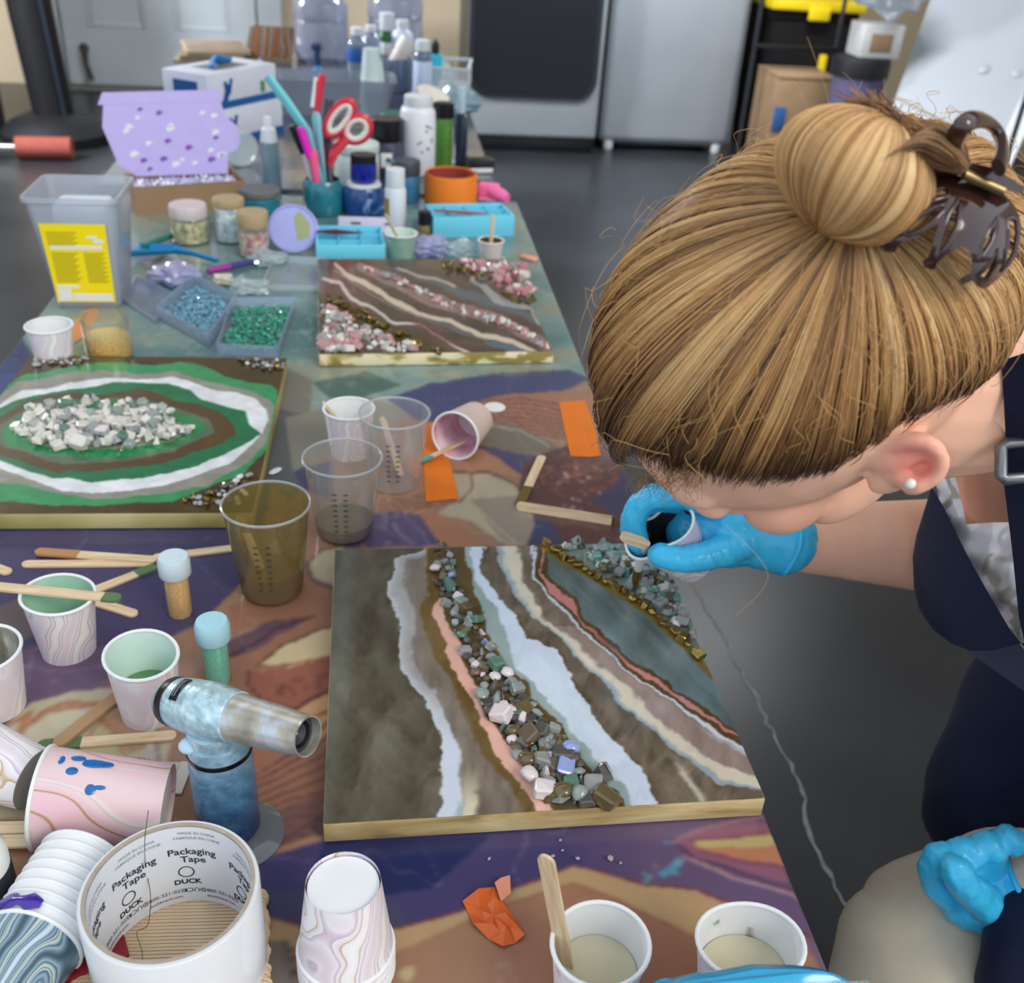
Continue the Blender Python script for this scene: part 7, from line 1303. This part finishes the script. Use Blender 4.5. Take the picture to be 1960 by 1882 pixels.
ringp = [W(1873 + 46 * math.cos(a_) + 6 * math.sin(a_), 285 - 56 * math.sin(a_) + 10 * math.cos(a_), dC_ - .030 + .012 * math.sin(a_ * 2)) for a_ in np.linspace(-.5, PI + .6, 26)]
prt(MB().tube(ringp, .0042, 10, flat=.6), 'thumb_ring', m_tort, clip)
prt(sheet([(1842, 330), (1862, 312), (1905, 322), (1940, 345), (1962, 358), (1958, 372), (1920, 362), (1880, 350)], [], lambda x, y: dC_ - .034 + (x - 1842) * .00008, .006, 8), 'hinge_plate', m_tort, clip, ang=35)
prt(MB().tube([W(1845, 333, dC_ - .032), W(1920, 366, dC_ - .030)], .0022, 8), 'spring_bar', mat('antique_gold', (150, 130, 90), .3, .8), clip)
# ---- gloves
m_glove = mat('blue_nitrile_glove', (60, 190, 238), .34, coat=.15, bump=.7, bscale=55, var=.10, vscale=30, spec=.5)
def glove(name, palm, fingers, cuff, m=m_glove, vox=.0021):
    g = MB()
    for c_, r_ in palm: g.ell(c_, r_, 22, 14, Matrix([list(q) for q in R]))
    for pts, rads in fingers: caps(g, [W(*q) for q in pts], rads, 14)
    caps(g, [W(*q) for q in cuff[0]], cuff[1], 24); me = remeshed(g, vox, 4, .5)
    co = np.empty(len(me.vertices) * 3); me.vertices.foreach_get('co', co); co = co.reshape(-1, 3); no = np.empty(len(me.vertices) * 3); me.vertices.foreach_get('normal', no) if hasattr(me.vertices[0], 'normal') else None; no = no.reshape(-1, 3)
    w_ = (np.abs(fbm(co[:, 0] * 120 + co[:, 2] * 60, co[:, 1] * 45 + co[:, 2] * 30, 8, 3) - .5) * 2); co += no * ((.4 - w_) * .0026)[:, None]; me.vertices.foreach_set('co', co.ravel()); me.materials.append(m); me.update(); return prt(me, name)
fr = []
for k, (dd, dx, dy) in enumerate(((0, 0, 0), (.017, -4, 8), (.034, -2, 16), (.049, 10, 26))): fr.append(([(1400 + dx, 985 + dy, .855 + dd), (1325 + dx, 952 + dy, .836 + dd), (1248 + dx, 952 + dy, .83 + dd), (1214 + dx, 992 + dy, .838 + dd), (1226 + dx, 1048 + dy * .6, .852 + dd)], [.0125, .0118, .0108, .0100, .0088]))
fr.append(([(1440, 1032, .852), (1380, 1056, .838), (1315, 1070, .83), (1262, 1062, .832)], [.0145, .0128, .0112, .0095]))
gr = glove('glove', [(W(1400, 1020, .872), (.048, .030, .03)), (W(1345, 1012, .872), (.032, .030, .026)), (W(1330, 975, .868), (.022, .018, .024))], fr, ([(1400, 1015, .865), (1455, 1024, .866), (1496, 1030, .868)], [.029, .0285, .031]))
cuffc = W(1500, 1031, .869)
def cuff_ring(name, c_, axis, r0, parent=None):
    ax2 = V(axis).normalized(); u_ = ax2.orthogonal().normalized(); v_ = ax2.cross(u_); rings = []
    for i in range(40): a_ = 2 * PI * i / 40; k = 1 + .03 * math.sin(a_ * 5); rings.append([c_ + (u_ * math.cos(a_) + v_ * math.sin(a_)) * (r0 * k + .0018 * math.cos(q)) + ax2 * (.0024 * math.sin(q) + .0012 * math.sin(a_ * 4)) for q in np.linspace(0, 2 * PI, 8, endpoint=False)])
    return prt(MB().loft(rings + [rings[0]], True, False), name, m_glove)
cuff_ring('glove_cuff', cuffc, wrR - W(1400, 1015, .865), .0312)
fl = []
for k in range(4): fl.append(([(1870 + k * 22, 1738 - k * 8, .812), (1806 + k * 32, 1710 - k * 10, .796), (1784 + k * 40, 1664 - k * 12, .778), (1800 + k * 42, 1636 - k * 11, .764), (1824 + k * 41, 1650 - k * 11, .762)], [.0118, .0112, .0104, .0098, .0088]))
fl.append(([(1900, 1740, .79), (1856, 1704, .764), (1832, 1672, .750), (1826, 1660, .748)], [.015, .0125, .0112, .0095]))
glove('glove', [(W(1880, 1722, .812), (.036, .026, .026)), (W(1915, 1712, .81), (.03, .03, .026))], fl, ([(1910, 1710, .808), (1950, 1694, .803)], [.032, .036]))
cuff_ring('glove_cuff', W(1948, 1694, .803), V(wrL) - W(1880, 1715, .81), .037)
# the cup in the hand and the stick
d_ = (W(1262, 1018, .838) - W(1345, 1092, .905)).normalized()
t = thing('paper_cup', 'squeezed marbled paper cup held in the blue gloved hand', 'cup', W(1262, 1018, .838) - d_ * .066, d_.to_track_quat('Z', 'Y').to_euler(), 'small paper cups'); cup_parts(t, h=.066, rt=.0235, rb=.02, skin=m_marble, inner=mat('dark_inner_wall', (40, 36, 30), .4), sq=.34, ph=1.1)  # inner wall of the held cup is one dark brown all over
o = stick('short pale stick lying across the mouth of the held cup', W(1240, 1042, .826), W(1188, 1026, .82), wid=.013, th=.004)
t = thing('paint_brush', 'white handled brush with a gold tip touching the gold nuggets', 'brush', W(1216, 1132, .918)); o_ = V(t.location)
MB().tube([W(1238, 1040, .835) - o_, W(1226, 1070, .86) - o_, W(1222, 1088, .88) - o_], [.003, .0045, .004], 10).build('white_handle', mat('chalk_white'), t); MB().tube([W(1222, 1088, .88) - o_, W(1219, 1108, .90) - o_, W(1216, 1132, .917) - o_], [.0042, .0045, .0012], 10).build('gold_tip', GEM['gold'], t)
# ---- clothes
m_navy = mat('navy_twill', (20, 28, 54), .85, var=.10, vscale=300, bump=.15, bscale=900, sheen=.08, spec=.2); m_shirt = mat('white_leaf_cotton', (226, 226, 232), .8, bump=.3, bscale=40); m_khaki = mat('khaki_cotton', (196, 186, 166), .85, var=.05, vscale=40, bump=.3, bscale=30)
m_shirt = ramp_mat('leafy_white_cotton', 'NOISE', [(.4, (230, 230, 236)), (.55, (226, 226, 232)), (.575, (176, 176, 166)), (.64, (170, 170, 160)), (.66, (228, 228, 234))], 16, 1.6, .8, 1.5, bump=.1)
def cloth(name, outline, dfun, th_, m, step=12): return prt(sheet(outline, [], dfun, th_, step), name, m, ang=50)
# bib: curves away at its left silhouette
def d_bib(x, y): u_ = (x - 1742) / 230.; return .895 - .16 * math.sqrt(max(0, min(1, u_ + .02))) - .00010 * (y - 1080) + .018 * max(0, (y - 1150) / 100.) ** 2 * (1 - u_)
cloth('apron_bib', [(1783, 932), (1768, 980), (1754, 1025), (1747, 1065), (1749, 1125), (1760, 1168), (1785, 1205), (1820, 1232), (1858, 1246), (1900, 1246), (1945, 1234), (2100, 1200), (2150, 1330), (2060, 1350), (1985, 1270), (1932, 1203), (1890, 1132), (1850, 1060), (1805, 968)], d_bib, .003, m_navy)
cloth('shirt', [(1786, 898), (1806, 892), (1826, 940), (1846, 985), (1848, 1004), (1900, 1000), (1945, 1000), (2100, 990), (2150, 1300), (1985, 1275), (1932, 1208), (1886, 1134), (1846, 1062), (1800, 968)], lambda x, y: .885 - .13 * math.sqrt(max(0, min(1, (x - 1770) / 260.))) - .00006 * (y - 1000) + .004 * math.sin(x * .09 + y * .05) + .003 * math.sin(y * .11 - x * .04), .003, m_shirt, 9)
cloth('collar', [(1800, 892), (1820, 886), (1834, 935), (1846, 985), (1836, 992), (1818, 945)], lambda x, y: .80 - .0002 * (x - 1800), .004, m_shirt, 8)
cloth('apron_strap', [(1917, 690), (2010, 660), (2010, 860), (1985, 1010), (1992, 1160), (2010, 1290), (1975, 1300), (1950, 1180), (1938, 1060), (1922, 930), (1926, 860)], lambda x, y: .548 + .00032 * max(0, y - 800) - .0002 * (x - 1940), .003, m_navy, 10)
bk_ = prt(MB().tube([W(x, y, .560) for x, y in ((1916, 856), (1916, 912), (1924, 918), (2010, 910), (2010, 842), (1928, 848))], .0034, 8, closed=True), 'strap_buckle', mat('gunmetal', (128, 130, 136), .35, .7))
cloth('apron_facing', [(1845, 1240), (1900, 1243), (1950, 1232), (2080, 1205), (2100, 1420), (1990, 1345), (1930, 1302), (1885, 1270)], lambda x, y: .865 - .0003 * (x - 1850) + .0002 * (y - 1240), .003, mat('grey_navy_lining', (72, 76, 98), .8, var=.06, bump=.1, bscale=500))
sb = MB(); caps(sb, [V((.585, .55, .985)), V((.60, .57, .92)), V((.68, .58, .76)), pel + V((0, 0, .03))], [.062, .122, .132, .152], 28); caps(sb, [V((.58, .62, .92)), pel + V((.02, .06, .04))], [.082, .112]); caps(sb, [V((.58, .46, .92)), pel + V((.02, -.06, .04))], [.092, .112])
caps(sb, [shL, (shR + shL) / 2 + V((.03, -.02, .02))], [.068, .07]); caps(sb, [shL, shL.lerp(elL, .5)], [.068, .064]); caps(sb, [(shR + shL) / 2 + V((.05, .04, .0)), shR + V((.03, 0, -.01))], [.06, .055])
me = remeshed(sb, .005, 6); me.materials.append(m_shirt); prt(me, 'shirt_body')
sb = MB(); sb.ell(pel + V((.01, 0, -.03)), (.165, .19, .125), 28, 18); prt(sb, 'trouser_seat', m_khaki)
sb = MB()
for y_ in (-.09, .06): sb = MB(); sb.tube(smooth_path([W(1990, 700 if y_ < 0 else 660, .55 if y_ < 0 else .60), V((.60, .56 + y_, 1.06 - .05)), V((.72, .58 + y_, .90)), V((.84, .59 + y_, .70))], 8), .016, 10, flat=.25); prt(sb, 'back_strap', m_navy)
def limb(name, path, rads, m, wr=.004, n=36, sd=0, squash=1.):
    sp = smooth_path([V(p_) for p_ in path], 10); rr = np.interp(np.linspace(0, 1, len(sp)), np.linspace(0, 1, len(rads)), rads); mb = MB(); up = None; rings = []
    for i, p_ in enumerate(sp):
        t_ = (sp[min(i + 1, len(sp) - 1)] - sp[max(i - 1, 0)]).normalized(); up = t_.orthogonal().normalized() if up is None else (up - t_ * up.dot(t_)).normalized(); s_ = t_.cross(up)
        rings.append([p_ + (up * math.cos(a_) + s_ * math.sin(a_)) * (rr[i] + wr * (math.sin(a_ * 3 + i * .35 + sd) * .6 + math.sin(a_ * 5 - i * .6 + sd) * .4)) for a_ in np.linspace(0, 2 * PI, n, endpoint=False)])
    mb.loft(rings); return prt(mb, name, m)
hipL, hipR = pel + V((-.02, -.10, -.01)), pel + V((-.02, .10, -.01))
limb('trouser_leg', [hipL, W(2000, 1765, .86), W(1852, 1768, .88), knL + V((.0, 0, .005)), knL + V((-.006, 0, -.05)), ankL + V((0, 0, .12)), ankL + V((0, 0, -.02))], [.095, .074, .068, .064, .060, .064, .07], m_khaki, .004)
limb('trouser_leg', [hipR, hipR.lerp(knR, .55), knR + V((.06, .02, -.03)), knR + V((.05, .02, -.09)), ankR + V((0, 0, .12)), ankR + V((0, 0, -.02))], [.10, .085, .055, .055, .055, .06], m_khaki, .005, sd=2)
limb('apron_skirt', [W(2190, 1330, .93), W(2050, 1370, .955), W(1938, 1480, .965), W(1880, 1575, .965), W(1868, 1618, .975)], [.11, .095, .072, .056, .030], m_navy, .003)
limb('apron_skirt_fold', [W(2120, 1640, .80), W(2010, 1760, .775), W(1945, 1850, .78), W(1940, 1990, .82)], [.05, .036, .028, .03], m_navy, .002)
MBs = MB().rbox(-.11, .02, -.045, .045, 0, .07, .02, 3)
for an, lb_ in ((ankL, 'left'), (ankR, 'right')):
    s_ = MB().rbox(-.15, .05, -.042, .042, 0.0, .075, .025, 4).xf(Matrix.Translation((an.x, an.y, .001))); prt(s_, 'shoe', mat('dark_shoe', (40, 40, 44), .6))
